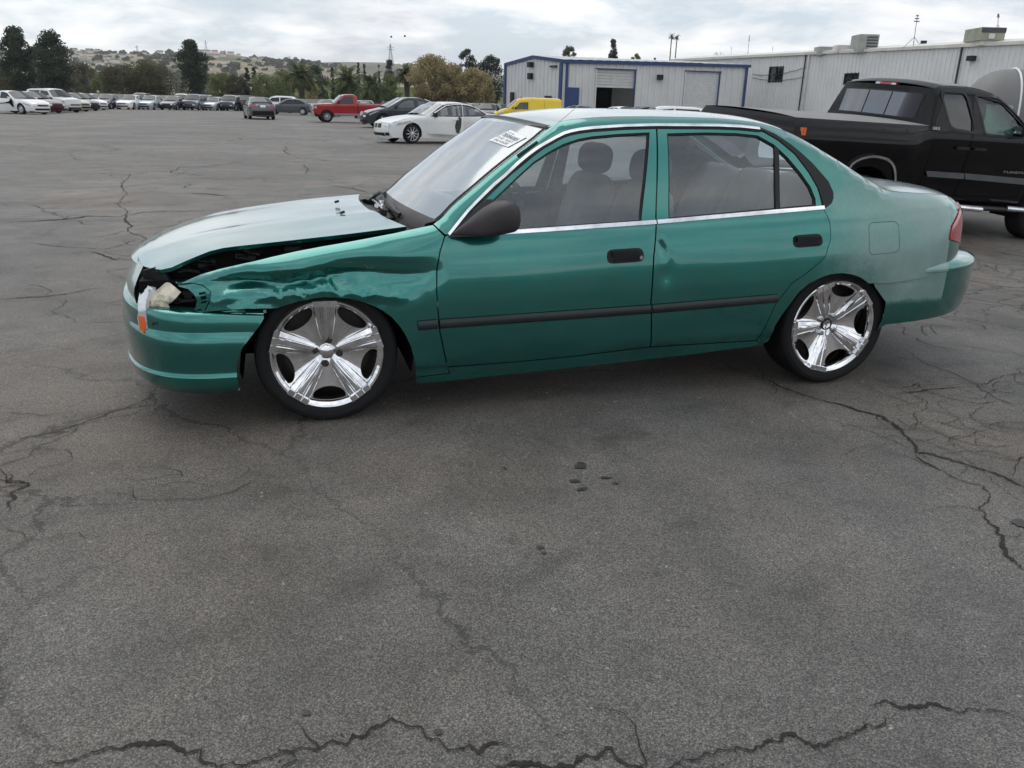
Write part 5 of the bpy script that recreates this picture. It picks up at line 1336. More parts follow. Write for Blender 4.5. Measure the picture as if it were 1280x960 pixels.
# dark crossover half hidden behind the white sedan
xo = sedan(P_DGREY, L=4.75, W=1.92, xa=.88, xb=3.77, R=.36, belt=1.02, spokes=5, glass=glass('crossover_glass', (.3, .42, .40), .45, (.03, .05, .05), refl=.06), shw=.05,
    top=[(.10, .24, 'front_bumper'), (.02, .36), (.0, .58), (.08, .76, 'hood'), (.35, .88), (.80, .98), (1.12, 1.06, 'windshield'), (2.05, 1.52, 'roof'), (2.45, 1.60), (2.9, 1.60), (3.35, 1.53, 'rear_window'), (4.35, 1.16, 'boot_lid'), (4.62, 1.12, 'rear_panel'), (4.72, .95), (4.75, .65), (4.70, .40), (4.60, .28)],
    doors=[dict(poly=[(1.36, .38), (1.30, .75), (1.36, 1.04), (2.05, 1.46), (2.42, 1.55), (2.76, 1.56), (2.76, .36)], wins=[[(1.55, 1.06), (2.08, 1.42), (2.42, 1.50), (2.70, 1.51), (2.70, 1.06)]]),
           dict(poly=[(2.78, .36), (2.78, 1.56), (3.20, 1.53), (3.72, 1.32), (3.92, 1.10), (3.85, .90), (3.52, .66), (3.38, .40)], wins=[[(2.86, 1.06), (2.86, 1.51), (3.18, 1.47), (3.66, 1.28), (3.78, 1.10)]])],
    side=[('headlamp', [(.14, .70), (.36, .82), (.66, .88), (.40, .76), (.16, .64)], LAMPW, .004)], mirror=(1.62, 1.07))
cross = vehicle(xo, 'dark slate crossover parked between the red pickup and the white sedan', 'car', h=.12)
put_wheel(cross, 479, 160, cross['half'], .86, pi + radians(24))

# grey sedan beyond and the dark silver one seen from behind
gs = vehicle(sedan(P_GREY), 'grey sedan parked side-on left of the red pickup', 'car', h=.14)
put_wheel(gs, 378.5, 144, -gs['half'], .82, pi + radians(6))
hd = sedan(paint('dusk_grey_paint', (.10, .105, .12), metal=.3), spokes=8)
hd['patches'] = [('tail_lamp', 'rear_panel', .42, .74, .84, .95, REDLENS), ('licence_plate', 'rear_panel', -.17, .17, .80, .95, PLATE), ('bumper_lower', 'rear_panel', -.72, .72, .30, .56, BLACKP), ('boot_trim', 'rear_panel', -.45, .45, .955, .985, CHROME)]
hd['boxes'] = [('spoiler', (4.56, 0, 1.085), (.16, 1.3, .025), BLACKP, False)]
ho = vehicle(hd, 'dark grey sedan seen from behind with red tail lamps and white plate', 'car', h=.12)
_p = at_z(331, 149.5); put(ho, (_p.x - 1.0, _p.y + 2.0), radians(90 + 24))

# yellow panel van
yv = dict(L=4.6, W=1.84, xa=.85, xb=3.75, R=.33, belt=1.08, clear=.24, tum=.16, paint=P_YEL, glass=TGLASS, spokes=8, wmat=STEELW, round=.09, kf=.22, kr=.05, rc=.25,
    top=[(.08, .26, 'front_bumper'), (.0, .45), (.04, .74), (.14, .90, 'hood'), (.45, 1.06), (.80, 1.16, 'windshield'), (1.42, 1.66, 'roof'), (1.75, 1.80), (2.4, 1.85), (4.36, 1.83), (4.50, 1.74, 'rear_panel'), (4.56, 1.2), (4.58, .5), (4.5, .30)],
    bulge={'rear_panel': .03, 'roof': .05},
    doors=[dict(poly=[(1.10, .34), (1.05, 1.10), (1.52, 1.56), (1.62, 1.62), (2.28, 1.64), (2.28, .34)], wins=[[(1.24, 1.12), (1.60, 1.50), (1.70, 1.55), (2.18, 1.56), (2.18, 1.12)]], handle=(2.1, .98), hmat=BLACKP)],
    side=[('quarter_glass', [(1.00, 1.12), (1.20, 1.30), (1.18, 1.12)], DGLASS, .004), ('slider_seam', [(3.30, .6), (3.30, 1.66), (3.315, 1.66), (3.315, .6)], DARK, .003), ('headlamp', [(.14, .72), (.22, .90), (.52, 1.00), (.46, .86)], LAMPW, .005)],
    boxes=[('beacon_bar', (1.75, .3, 1.90), (.12, .16, .07), ORANGE, False), ('seat', (2.1, .4, 1.1), (.15, .5, .7), CLOTHD, True)], mirror=(1.32, 1.14), mirmat=BLACKP)
van = vehicle(yv, 'yellow panel van parked in front of the metal shed', 'van', h=.13, name='panel_van')
_p = at_depth(699, 150, 58); put(van, (_p.x - 2.15, 58.6), pi + radians(7))

# black pickup: traced on its own tilted frame
def TK(u, v, y):
    o = Vector((0, 0, CAM_H)) - TRK['loc']; d = ray(u, v)
    oy, dy_ = o.dot(_ty), d.dot(_ty); t = (y - oy) / dy_
    p = o + d * t; return (4.0 - p.dot(_tx), p.dot(_tz))
def TKL(l, y): return [TK(u, v, y) for u, v in l]
dwin = rnd_poly(TKL([(1177.5, 113), (1210.3, 114.5), (1210.5, 165.5), (1178, 160)], -.80), .10, 5)
fwin = rnd_poly(TKL([(1221, 118), (1251, 121.5), (1266, 137), (1277, 157), (1276, 172.5), (1220.5, 167.5)], -.80), .05, 3)
bedbump = lambda x, z: .055 * exp(-((z - 1.10) / .16) ** 2) * (1 / (1 + exp((3.35 - x) / .06))) if z < 1.33 else 0
tx0, tx1 = TK(1163, 170, -.93)[0], TK(1214.6, 150, -.86)[0]
xcb = tx0
td = dict(L=5.2, W=1.90, xa=.85, xb=4.0, R=.38, belt=1.28, clear=.40, tum=.30, paint=P_BLACK, glass=TGLASS, rim=.62, spokes=6, tw=.26, round=.05, kf=.16, kr=.03, fc=.5, rc=.3, archgap=.10, bump=bedbump, shw=.04,
    top=[(.02, .50, 'front_panel'), (.0, .75), (.0, 1.05), (.08, 1.17, 'hood'), (.75, 1.25), (1.30, 1.29, 'windshield'), (1.98, 1.70, 'roof'), (2.2, 1.775), (2.6, 1.81), (xcb - .16, 1.79), (xcb - .10, 1.755, 'cab_back'), (xcb - .01, 1.345, 'bed_cover'), (5.12, 1.335, 'tailgate'), (5.16, 1.25), (5.16, .66), (5.10, .55)],
    topmat={'bed_cover': pbr('tonneau_vinyl', (.22, .215, .21), .75, 0, var=.2, vscale=5, bump=.2, bscale=60)}, bulge={'bed_cover': .03, 'tailgate': .02, 'cab_back': .06, 'front_panel': .08, 'roof': .05},
    doors=[dict(poly=[(tx1 + .01, .55), (tx1 + .01, 1.72), (xcb - .22, 1.71), (xcb - .06, 1.42), (xcb - .04, .60)], wins=[dwin], handle=(tx1 + .13, 1.12), hmat=BLACKP),
           dict(poly=[(tx1 - .01, .55), (tx1 - .01, 1.72), (2.02, 1.66), (1.46, 1.30), (1.40, 1.0), (1.40, .55)], wins=[fwin], glass=glass('green_tint_window', (.62, .76, .72), .05, (.02, .04, .035), refl=.02, gain=.8), handle=(tx1 - .16, 1.12), hmat=BLACKP)],
    side=[],
    boxes=[('bumper', (5.24, 0, .58), (.16, 1.7, .18), CHROME, False), ('front_bumper', (-.06, 0, .60), (.2, 1.8, .26), CHROME, False), ('seat', (2.35, .42, 1.2), (.2, .5, .7), CLOTHD, True), ('rear_bench', (2.85, 0, 1.15), (.2, 1.4, .5), CLOTHD, False)],
    mirror=(1.62, 1.33), mirmat=BLACKP)
trk = vehicle(td, 'black extended cab pickup truck with grey tonneau cover behind the green sedan', 'pickup truck', h=.09, name='pickup_truck')
_c = TRK['loc'] + _tx * (4.0 - 2.425)
trk.matrix_world = Matrix(((_tx.x, _ty.x, _tz.x, _c.x), (_tx.y, _ty.y, _tz.y, _c.y), (_tx.z, _ty.z, _tz.z, _c.z), (0, 0, 0, 1)))
def tkpart(nm, poly, mt, off=.008, hh=.06, depth=.015):
    xs_ = None
    f = lambda x, z: .95 + bedbump(x, z) - (.02 + (z - 1.28) * .30 if z > 1.28 else .05 * ((1.28 - z) / .88) ** 2.2)
    o = panel(nm, poly, f, mt, trk, h=hh, sgn=-1, depth=depth, off=off, hb=hh * .7); o.location.x = 2.425; return o
mould = pbr('pewter_moulding', (.16, .17, .18), .35, .6, var=.15)
tkpart('side_moulding', TKL([(1156.5, 213.5), (1203.6, 216.5), (1203.6, 223.5), (1158, 220.5)], -.93), mould, .012)
tkpart('side_moulding', TKL([(1205, 216.5), (1283, 223.5), (1283, 231), (1205, 223.8)], -.93), mould, .012)
al = TKL([(1062, 216), (1065, 207.5), (1077, 198.5), (1092, 195.6), (1107.5, 199), (1118.4, 209), (1121.5, 225), (1121, 240)], -.97); al = cr(al, 22)
tkpart('arch_moulding', band(al, .012, .016), CHROME, .012, .04)
for (u0, v0, u1, v1) in ((1188, 258, 1226, 261.8), (1257, 260.5, 1300, 264.5)):
    m = MB(); a = TK(u0, v0, -1.02); b = TK(u1, v1, -1.02); m.tube([(2.425 - a[0], -1.02, a[1]), (2.425 - b[0], -1.02, b[1])], .035, 10); m.build('step_bar', CHROME, trk)
m = MB(); a = TK(1180, 257.5, -1.0); b = TK(1305, 265, -1.0); m.tube([(2.425 - a[0], -1.0, a[1]), (2.425 - b[0], -1.0, b[1])], .030, 8); m.build('step_tube', BLACKP, trk)
m = MB(); m.tube([(2.425 - 5.06, -.955, 1.24), (2.425 - 5.06, -.955, 1.16)], .036, 8); m.build('amber_side_marker', ORANGE, trk)
m = MB(); xs0 = xcb - .115; m.box((2.425 - xs0 + -.03, 0, 1.765), (.06, .34, .055)); m.build('high_brake_light', REDLENS, trk)
for y_ in (.13, -.13): m = MB(); m.box((2.425 - xs0 - .034, y_, 1.765), (.06, .07, .045)); m.build('cargo_light', CLEARL, trk)
# rear window: three panes in a black frame lying on the cab back
def cabback(y, t):
    x = xcb - .10 + .09 * t; z = 1.755 - .41 * t; w = 1 - abs(y / .74) ** 2.4
    return Vector((2.425 - (x + .985 * .06 * w) - .006, y, z + .2 * .06 * w))
def cabpatch(nm, y0, y1, t0, t1, mt, off):
    m = MB(); m.grid([[cabback(y0 + (y1 - y0) * i / 6, t0 + (t1 - t0) * j / 4) + Vector((-off, 0, 0)) for i in range(7)] for j in range(5)]); return m.build(nm, mt, trk, fix=False)
cabpatch('rear_window_frame', -.66, .66, .15, .90, BLACKP, .004)
RWG = glass('pickup_rear_glass', (.25, .28, .32), .55, (.030, .034, .048), refl=.0, gain=.22)
for y0, y1 in ((-.64, -.20), (-.18, .18), (.20, .64)): cabpatch('rear_window', y0, y1, .19, .86, RWG, .010)
def decal(body, u0, v0, u1, v1, y, mt, nm):
    a, b = TK(u0, v0, y), TK(u1, v1, y); vs2, fs2 = text_mesh(body); xa_ = min(p[0] for p in vs2); xb_ = max(p[0] for p in vs2); yb_ = max(p[1] for p in vs2)
    m = MB(); m.add([(2.425 - (a[0] + (b[0] - a[0]) * (p[0] - xa_) / (xb_ - xa_)), y, b[1] + (a[1] - b[1]) * p[1] / yb_ + 0) for p in vs2], fs2); return m.build(nm, mt, trk, smooth=False, fix=False)
decal('SR5', 1166.5, 158.5, 1174.5, 162.5, -.955, PAPER, 'side_decal')
decal('TUNDRA', 1254, 213.6, 1284, 217.6, -.985, SATIN, 'door_badge')
CURT = pbr('green_curtain_airbag', (.33, .50, .44), .8, 0, var=.2, vscale=4, bump=.6, bscale=12)
m = MB(); m.grid([[(2.425 - 1.62 - .50 * i / 8, -.66 - .10 * j / 5 + .025 * sin(i * 1.3 + j * .8), 1.64 - .34 * j / 5 + .012 * sin(i * 2)) for i in range(9)] for j in range(6)]); m.build('curtain_airbag', CURT, trk)
m = MB(); m.grid([[(2.425 - 1.55 - .72 * i / 10, -.74 + .03 * sin(i * 1.1 + j), 1.36 - .12 * j / 4 + .03 * sin(i * .9)) for i in range(11)] for j in range(5)]); m.build('curtain_airbag', CURT, trk)

# ------------------------------------------------------------------ rows of parked cars far off
far_g = 'cars parked in rows across the lot'
protoS = vehicle(small(sedan(P_SILVER)), 'silver sedan in the far row', 'car', far_g, h=.30)
suv_spec = sedan(P_SILVER, L=4.6, W=1.86, xa=.9, xb=3.6, R=.36, belt=1.08, tum=.30,
    top=[(.08, .30, 'front_bumper'), (.0, .45), (.02, .70), (.10, .92, 'hood'), (.9, 1.08), (1.15, 1.12, 'windshield'), (1.75, 1.60, 'roof'), (2.2, 1.72), (3.8, 1.70), (4.25, 1.62, 'rear_window'), (4.50, 1.15, 'rear_panel'), (4.58, .70), (4.52, .32)], mirror=(1.45, 1.12))
suv_spec['_fw'], suv_spec['_rw'] = [(1.42, 1.14), (1.80, 1.52), (2.6, 1.60), (2.6, 1.14)], [(2.70, 1.14), (2.70, 1.60), (3.9, 1.57), (4.15, 1.18)]
suv_spec['side'] = [('headlamp', [(.12, .78), (.20, .94), (.55, .98), (.45, .82)], LAMPW, .004), ('tail_lamp', [(4.30, .9), (4.28, 1.25), (4.42, 1.22), (4.52, .9)], REDLENS, .004)]
protoU = vehicle(small(suv_spec), 'silver wagon in the far row', 'car', far_g, h=.30)
used = {}
def far_car(u, Y, yaw, pm, label, suv=False, z=0.0, sc=1.0):
    """a parked car whose middle stands at depth Y along a pixel column"""
    pr = protoU if suv else protoS
    p = at_depth(u, vhor(u), Y)
    c = copy_tree(pr, None, None, {P_SILVER: pm}) if pr in used else pr
    if pr not in used:
        used[pr] = 1
        for ch in children(pr):
            for s in ch.material_slots:
                if s.material == P_SILVER: s.link = 'OBJECT'; s.material = pm
    else: pass
    c['label'] = label
    put(c, (p.x, p.y), yaw, z); c.scale = (sc, sc, sc)
    return c
def far_car_safe(*a, **k):
    return far_car(*a, **k)
# keep the prototypes neutral: place copies first, then the prototypes themselves
FAR = [
 (132, 88, -82, P_NAVY, 'navy sedan left of the white one in the far row', 0), (162, 90, -85, P_WHITE, 'white sedan facing us in the far row', 0),
 (187, 92, -84, P_PALE, 'pale blue sedan facing us right of the white far sedan', 0), (215, 94, -84, P_DGREY, 'dark car before the white wagon in the far row', 0),
 (243, 96, -86, P_GREY, 'mid grey sedan in the middle of the far row', 1), (266, 98, -86, P_SILVER, 'silver sedan right of the mid grey one in the far row', 0),
 (288, 99, -85, P_DGREY, 'slate car right of the silver one in the far row', 1), (308, 101, -84, P_BLACK, 'black car at the right end of the far row', 1),
 (146, 101, -80, P_BLACK, 'black car just behind the navy sedan', 0), (176, 104, -80, P_GREY, 'grey wagon behind the white far sedan', 1),
 (203, 105, -80, P_BEIGE, 'beige sedan behind the pale blue one', 0), (228, 101, -80, P_WHITE, 'white wagon behind the dark far car', 1),
 (255, 108, -80, P_NAVY, 'navy car behind the mid grey sedan', 1), (277, 108, -80, P_WHITE, 'white sedan between two grey cars, second row', 0), (300, 110, -80, P_BEIGE, 'beige car behind the slate one', 1),
 (118, 100, -75, P_PALE, 'pale sedan at the left end of the second row', 0),
]
CLUSTER = [(20, 57.5, -22, P_WHITE, 'white sedan with a gashed door at the left edge', 0), (41, 62.5, -22, P_MAROON, 'maroon car behind the gashed white sedan', 0),
 (66, 66.5, -24, P_PEARL, 'pearl white car with raked windshield in the left rank', 1), (80, 71.5, -24, P_BEIGE, 'cream car fourth in the left rank', 0), (94, 76, -25, P_DGREY, 'dark wrecked car in the left rank', 0), (106, 81.5, -26, P_WHITE, 'white coupe at the right end of the left rank', 0), (121, 92, -30, P_PEARL, 'pearl car past the white coupe', 0)]
MIDDLE = [(346, 92, 180 + 10, P_WHITE, 'white van-like wagon behind the grey sedan', 1), (409, 78, -88, P_WHITE, 'white car showing behind the red pickup hood', 0), (456, 74, -80, P_WHITE, 'white sedan beyond the red pickup bed', 0), (524, 66, -75, P_BLACK, 'black car roof between crossover and white sedan', 0),
 (579, 72, -95, P_GREY, 'grey stripped car behind the white sedan boot', 0), (596, 76, -85, P_SILVER, 'silver car in the clutter left of the van', 0), (610, 74, -95, P_DGREY, 'slate car in the clutter left of the van', 0), (624, 78, -85, P_PALE, 'pale car beside the yellow van nose', 0),
 (715, 62, 170, P_DGREY, 'dark hatchback between yellow van and open shed door', 0), (783, 60, -60, P_WHITE, 'white car parked inside the open shed doorway', 0), (797, 57, 200, P_BLACK, 'black car by the shed doorway', 0)]
allfar = FAR + CLUSTER + MIDDLE
kids0 = {}
for c_ in bpy.data.objects:
    if c_.parent: kids0.setdefault(c_.parent.name, []).append(c_)
first = {0: True, 1: True}; far_objs = []
for u, Y, yaw, pm, lab, k in allfar[::-1]:
    pr = (protoS, protoU)[k]
    c = copy_tree(pr, None, kids0, {P_SILVER: pm})
    c['label'] = lab; p = at_depth(u, vhor(u), Y); put(c, (p.x, p.y), radians(yaw)); far_objs.append(c)
# the two first-built ones stand in the row too
for pr, u, Y, yaw, lab in ((protoS, 168, 112, -80, 'silver sedan in the last row behind the white far sedan'), (protoU, 236, 113, -80, 'silver wagon in the last row behind the white wagon')):
    p = at_depth(u, vhor(u), Y); put(pr, (p.x, p.y), radians(yaw)); pr['label'] = lab
# roof of a white wagon just over the green car
ww = copy_tree(protoU, None, kids0, {P_SILVER: P_WHITE}); ww['label'] = 'white wagon showing its roof over the green sedan roof, before the shed'
p = at_depth(829, vhor(829), 43); put(ww, (p.x, p.y), radians(184)); ww.scale = (1, 1, .86)
# gash in the first white sedan
gc = next(o for o in far_objs if o['label'].startswith('white sedan with a gashed'))
m = MB(); m.grid([[(-.55, -.955, .62), (-.55, -.955, .67)], [(.0, -.955, .66), (.0, -.955, .71)], [(.45, -.955, .66), (.45, -.955, .80)], [(.62, -.945, .50), (.62, -.945, 1.0)], [(.78, -.94, .40), (.78, -.94, .86)]]); m.build('torn_panel', DARK, gc, fix=False)

# ------------------------------------------------------------------ metal shed with blue trim
RIB = pbr('ribbed_grey_steel', (.62, .62, .61), .55, .1, var=.07, vscale=.6); RIB2 = pbr('ribbed_pale_steel', (.70, .70, .69), .55, .1, var=.07, vscale=.4)
BLUE = pbr('blue_trim', (.014, .045, .155), .45, 0, var=.15); ROOFM = pbr('galvanised_roof', (.42, .44, .46), .5, .2, var=.12)
CREAMR = pbr('cream_fascia', (.66, .64, .59), .6, 0, var=.12, vscale=.8); SLATM = pbr('roller_slat', (.62, .62, .61), .5, .1, var=.1)
def ribbed(name, p0, p1, z0, z1f, mat, par, pitch=.30, rib=.05, holes=()):
    """sheet wall from p0 to p1 (xy), upright ribs, z1f(s) its top at distance s; holes = (s0, s1, z0, z1)"""
    d = Vector((p1[0] - p0[0], p1[1] - p0[1], 0)); L = d.length; d.normalize(); n = Vector((d.y, -d.x, 0))
    m = MB(); s = 0.0; st = []
    cuts = sorted({q for hh in holes for q in hh[:2]})
    while s < L - 1e-6:
        for off in (0, .55, .62, .93): st.append((min(L, s + off * pitch), rib if .6 < off < .95 else 0.0))
        s += pitch
    st.append((L, 0.0))
    for q in cuts: st.append((q, 0.0))
    st = sorted(set(st))
    P = lambda s_, r_, z: (p0[0] + d.x * s_ + n.x * r_, p0[1] + d.y * s_ + n.y * r_, z)
    for (a, ra_), (b, rb_) in zip(st, st[1:]):
        if b - a < 1e-5: continue
        mid = (a + b) / 2; segs = [(z0, None)]
        hh = [h_ for h_ in holes if h_[0] < mid < h_[1]]
        spans = []; lo = z0
        for h_ in sorted(hh, key=lambda h_: h_[2]):
            if h_[2] > lo: spans.append((lo, h_[2], False))
            lo = h_[3]
        spans.append((lo, None, True))
        for a0, a1, tp in spans:
            m.add([P(a, ra_, a0), P(b, rb_, a0), P(b, rb_, z1f(b) if tp else a1), P(a, ra_, z1f(a) if tp else a1)], [(0, 1, 2, 3)])
    return m.build(name, mat, par, smooth=False, fix=False)
A_ = at_depth(632, 80.5, 84); B_ = at_depth(707, 76.2, 75.5); C_ = at_depth(935, 81.9, 79)
EA, EB, EC = A_.z, B_.z, C_.z; EAVE = EB
shed = empty('metal_shed', (B_.x, B_.y, 0), 0, 'grey ribbed metal shed with blue trim and two roller doors', 'shed')
def L2(p, o=B_): return (p.x - o.x, p.y - o.y)
a2, b2, c2 = L2(A_), (0, 0), L2(C_); d2 = (a2[0] + c2[0], a2[1] + c2[1])
LG = math.dist(a2, b2); LS = math.dist(b2, c2); RZ = at_depth(667, 70.6, B_.y + a2[1] / 2).z
def alongpx(u, p0, p1):
    """distance along a wall line at which a pixel column meets it"""
    best = min(range(0, 2001), key=lambda i: abs(to_u(p0, p1, i / 2000) - u)); return best / 2000 * math.dist(p0, p1)
def to_u(p0, p1, t, z=2.0, o=None):
    o = o or B_
    w = Vector((p0[0] + (p1[0] - p0[0]) * t + o.x, p0[1] + (p1[1] - p0[1]) * t + o.y, z)); d = w - Vector((0, 0, CAM_H)); return 640 + FPX * d.dot(_R) / d.dot(_F)
def z_at(v, u, p0, p1, s, o=None):
    o = o or B_; t = s / math.dist(p0, p1); Y = p0[1] + (p1[1] - p0[1]) * t + o.y; return at_depth(u, v, Y).z
ribbed('gable_wall', a2, b2, 0, lambda s: EA + (EB - EA) * s / LG + (RZ - (EA + EB) / 2) * (1 - abs(s / LG - .5) * 2), RIB, shed, pitch=.62, rib=.07)
s0, s1 = alongpx(743.5, b2, c2), alongpx(791.5, b2, c2); t0, t1 = alongpx(853.5, b2, c2), alongpx(896, b2, c2)
zd0 = z_at(86.8, 743, b2, c2, s0); zd1 = z_at(89.5, 853, b2, c2, t0); zc = z_at(109, 743, b2, c2, s0)
ribbed('long_wall', b2, c2, 0, lambda s: EB + (EC - EB) * s / LS, RIB, shed, pitch=.62, rib=.07, holes=((s0, s1, 0, zd0), (t0, t1, 0, zd1)))
dL = Vector((c2[0], c2[1], 0)).normalized(); nL = Vector((dL.y, -dL.x, 0)); dG = Vector((a2[0], a2[1], 0)).normalized(); nG = Vector((-dG.y, dG.x, 0))
if nG.y > 0: nG = -nG
aL, aG = atan2(dL.y, dL.x), atan2(dG.y, dG.x)
def wallbox(nm, base, dirv, nrm, s, z, w, hgt, dep, mat, par, out=0.0, mats=None):
    c = Vector((base[0], base[1], 0)) + dirv * s + nrm * (out + dep / 2); m = MB(); m.box((c.x, c.y, z), (w, dep, hgt), rz=atan2(dirv.y, dirv.x)); return m.build(nm, mat, par, angle=30)
_p, _q = Vector((b2[0], b2[1], EB)) - dL * .2, Vector((c2[0], c2[1], EC)) + dL * .2; _o = nL * .10; _o2 = nL * .26; _u = Vector((0, 0, .06)); _d = Vector((0, 0, -.18))
m = MB(); m.add([_p + _o + _d, _q + _o + _d, _q + _o + _u, _p + _o + _u, _p + _o2 + _d, _q + _o2 + _d, _q + _o2 + _u, _p + _o2 + _u], [(4, 5, 6, 7), (7, 6, 2, 3), (0, 1, 5, 4), (0, 4, 7, 3), (1, 2, 6, 5)]); m.build('eave_trim', BLUE, shed, smooth=False)
for s_ in (0.12, .95): pass
wallbox('corner_post', b2, dL, nL, .14, EAVE / 2, .22, EAVE, .12, BLUE, shed, .08); wallbox('corner_post', b2, dG, nG, .45, EAVE / 2, .40, EAVE, .12, BLUE, shed, .08)
wallbox('corner_post', b2, dL, nL, LS - .12, EAVE / 2, .22, EAVE, .12, BLUE, shed, .08); wallbox('corner_post', b2, dG, nG, LG - .15, EAVE / 2, .30, EAVE, .12, BLUE, shed, .08)
m = MB(); rm = (a2[0] / 2, a2[1] / 2)
for q0, q1 in ((b2, rm), (rm, a2)):
    z0_, z1_ = (EB, RZ) if q0 == b2 else (RZ, EA)
    p0_ = Vector((q0[0], q0[1], z0_)); p1_ = Vector((q1[0], q1[1], z1_)); o_ = nG * .16
    m.add([p0_ + o_ + Vector((0, 0, -.18)), p1_ + o_ + Vector((0, 0, -.18)), p1_ + o_ + Vector((0, 0, .10)), p0_ + o_ + Vector((0, 0, .10)), p0_ + Vector((0, 0, -.18)), p1_ + Vector((0, 0, -.18)), p1_ + Vector((0, 0, .10)), p0_ + Vector((0, 0, .10))], [(0, 1, 2, 3), (3, 2, 6, 7), (4, 7, 6, 5), (0, 4, 5, 1)])
m.build('gable_trim', BLUE, shed)
RZE = at_depth(935, 79.0, rm[1] + c2[1] + B_.y).z - .12
m = MB(); rr_ = (rm[0] + c2[0], rm[1] + c2[1]); ov = nL * .25
for q0, q1, za, zb_ in ((b2, rm, EB + .10, RZ + .10), (rm, a2, RZ + .10, EA + .10)):
    e0_ = Vector((q0[0], q0[1], za)); e1_ = Vector((q1[0], q1[1], zb_)); sh_ = Vector((c2[0], c2[1], 0)); g_ = nG * .2
    n_s = 40
    rows = [[e0_ + sh_ * (i / n_s) + (g_ if i == 0 else Vector()) + (ov if q0 == b2 else Vector()) + Vector((0, 0, .03 * (i % 2) + ((EC - EB) if q0 == b2 else (RZE - RZ)) * i / n_s)) for i in range(n_s + 1)], [e1_ + sh_ * (i / n_s) + (g_ if i == 0 else Vector()) + Vector((0, 0, .03 * (i % 2) + ((RZE - RZ) if q0 == b2 else (EC - EB)) * i / n_s)) for i in range(n_s + 1)]]
    m.grid(rows)
m.build('roof', ROOFM, shed, smooth=False, fix=False)
def roller(s_a, s_b, zt_, zb_, nm, par):
    o = None; n = int((zt_ - zb_) / .22)
    fr = None
    m = MB(); c = dL * ((s_a + s_b) / 2) - nL * .10; m.box((c.x, c.y, zt_ + .10), (s_b - s_a, .25, .2), rz=aL); hd_ = m.build(nm, SLATM, par)
    for k in range(n):
        z = zt_ - (k + .5) * (zt_ - zb_) / n; m = MB(); c = dL * ((s_a + s_b) / 2) - nL * .12; m.box((c.x, c.y, z), (s_b - s_a, .06, (zt_ - zb_) / n * .90), rz=aL, rx=.12); m.build('slat', SLATM, hd_)
    return hd_
roller(s0, s1, zd0, zc, 'roller_door', shed); roller(t0, t1, zd1, .05, 'roller_door', shed)
for s_, zt_ in ((s0, zd0), (s1, zd0), (t0, zd1), (t1, zd1)): wallbox('door_jamb', b2, dL, nL, s_, zt_ / 2, .10, zt_, .12, BLUE if s_ in (s1, t1) else SLATM, shed, .02)
for s_a, s_b, zt_ in ((s0, s1, zd0), (t0, t1, zd1)): wallbox('door_lintel', b2, dL, nL, (s_a + s_b) / 2, zt_ + .07, s_b - s_a + .2, .10, .12, BLUE, shed, .05)
# dark inside, open through the back on the right of the door
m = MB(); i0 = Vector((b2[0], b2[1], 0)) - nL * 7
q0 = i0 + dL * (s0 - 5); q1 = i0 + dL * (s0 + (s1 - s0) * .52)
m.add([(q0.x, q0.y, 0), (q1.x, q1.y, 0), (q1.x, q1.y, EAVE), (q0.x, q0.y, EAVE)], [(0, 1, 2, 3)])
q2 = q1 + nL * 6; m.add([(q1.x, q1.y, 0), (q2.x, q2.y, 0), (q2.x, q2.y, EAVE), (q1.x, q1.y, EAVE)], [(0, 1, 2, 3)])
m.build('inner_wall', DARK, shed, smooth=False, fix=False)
m = MB(); e0_ = Vector((a2[0], a2[1], 0)); sR = s0 + (s1 - s0) * .52
for sa, sb, z0_, z1_ in ((0, sR - 1, 0, EAVE), (sR - 1, s1 + 4, 3.9, EAVE), (s1 + 4, LS, 0, EAVE)):
    x0_ = e0_ + dL * sa; x1_ = e0_ + dL * sb; m.add([(x0_.x, x0_.y, z0_), (x1_.x, x1_.y, z0_), (x1_.x, x1_.y, z1_), (x0_.x, x0_.y, z1_)], [(0, 1, 2, 3)])
m.build('back_wall', RIB, shed, smooth=False, fix=False)
sp_ = alongpx(715, b2, c2); wallbox('blue_panel', b2, dL, nL, sp_, 1.9, 1.15, 2.2, .12, BLUE, shed, .09)
for u_, v_ in ((821.5, 96.5),): sx = alongpx(u_, b2, c2); wallbox('wall_lamp', b2, dL, nL, sx, z_at(v_, u_, b2, c2, sx), .5, .42, .35, BLACKP, shed, .07)
def gl(u_, v_, w, hgt, nm, mat, dep=.2):
    s_ = alongpx(u_, b2, a2); wallbox(nm, b2, dG, nG, s_, z_at(v_, u_, b2, a2, s_), w, hgt, dep, mat, shed, .08)
gl(664.5, 81, .5, .45, 'flood_lamp', BLACKP, .4); gl(664.5, 95.3, .45, .55, 'wall_lamp', BLACKP, .35); gl(692, 83, .9, .15, 'light_bar', GREYP); gl(686, 122, 1.1, .3, 'gable_sign', BLACKP, .05); gl(642, 123.5, .5, 1.2, 'dark_box', BLACKP)
for u_ in (730, 738): pass
bol = empty('bollard', tuple(Vector((B_.x, B_.y, 0)) + dL * (s0 - .25) + nL * .7), 0, 'yellow bollard left of the open shed door', 'bollard')
m = MB(); m.tube([(0, 0, 0), (0, 0, 1.15)], .11, 10); m.build('post', P_YEL, bol); m = MB(); m.tube([(0, 0, 1.15), (0, 0, 1.20)], [.11, .05], 10); m.build('cap', P_YEL, bol)

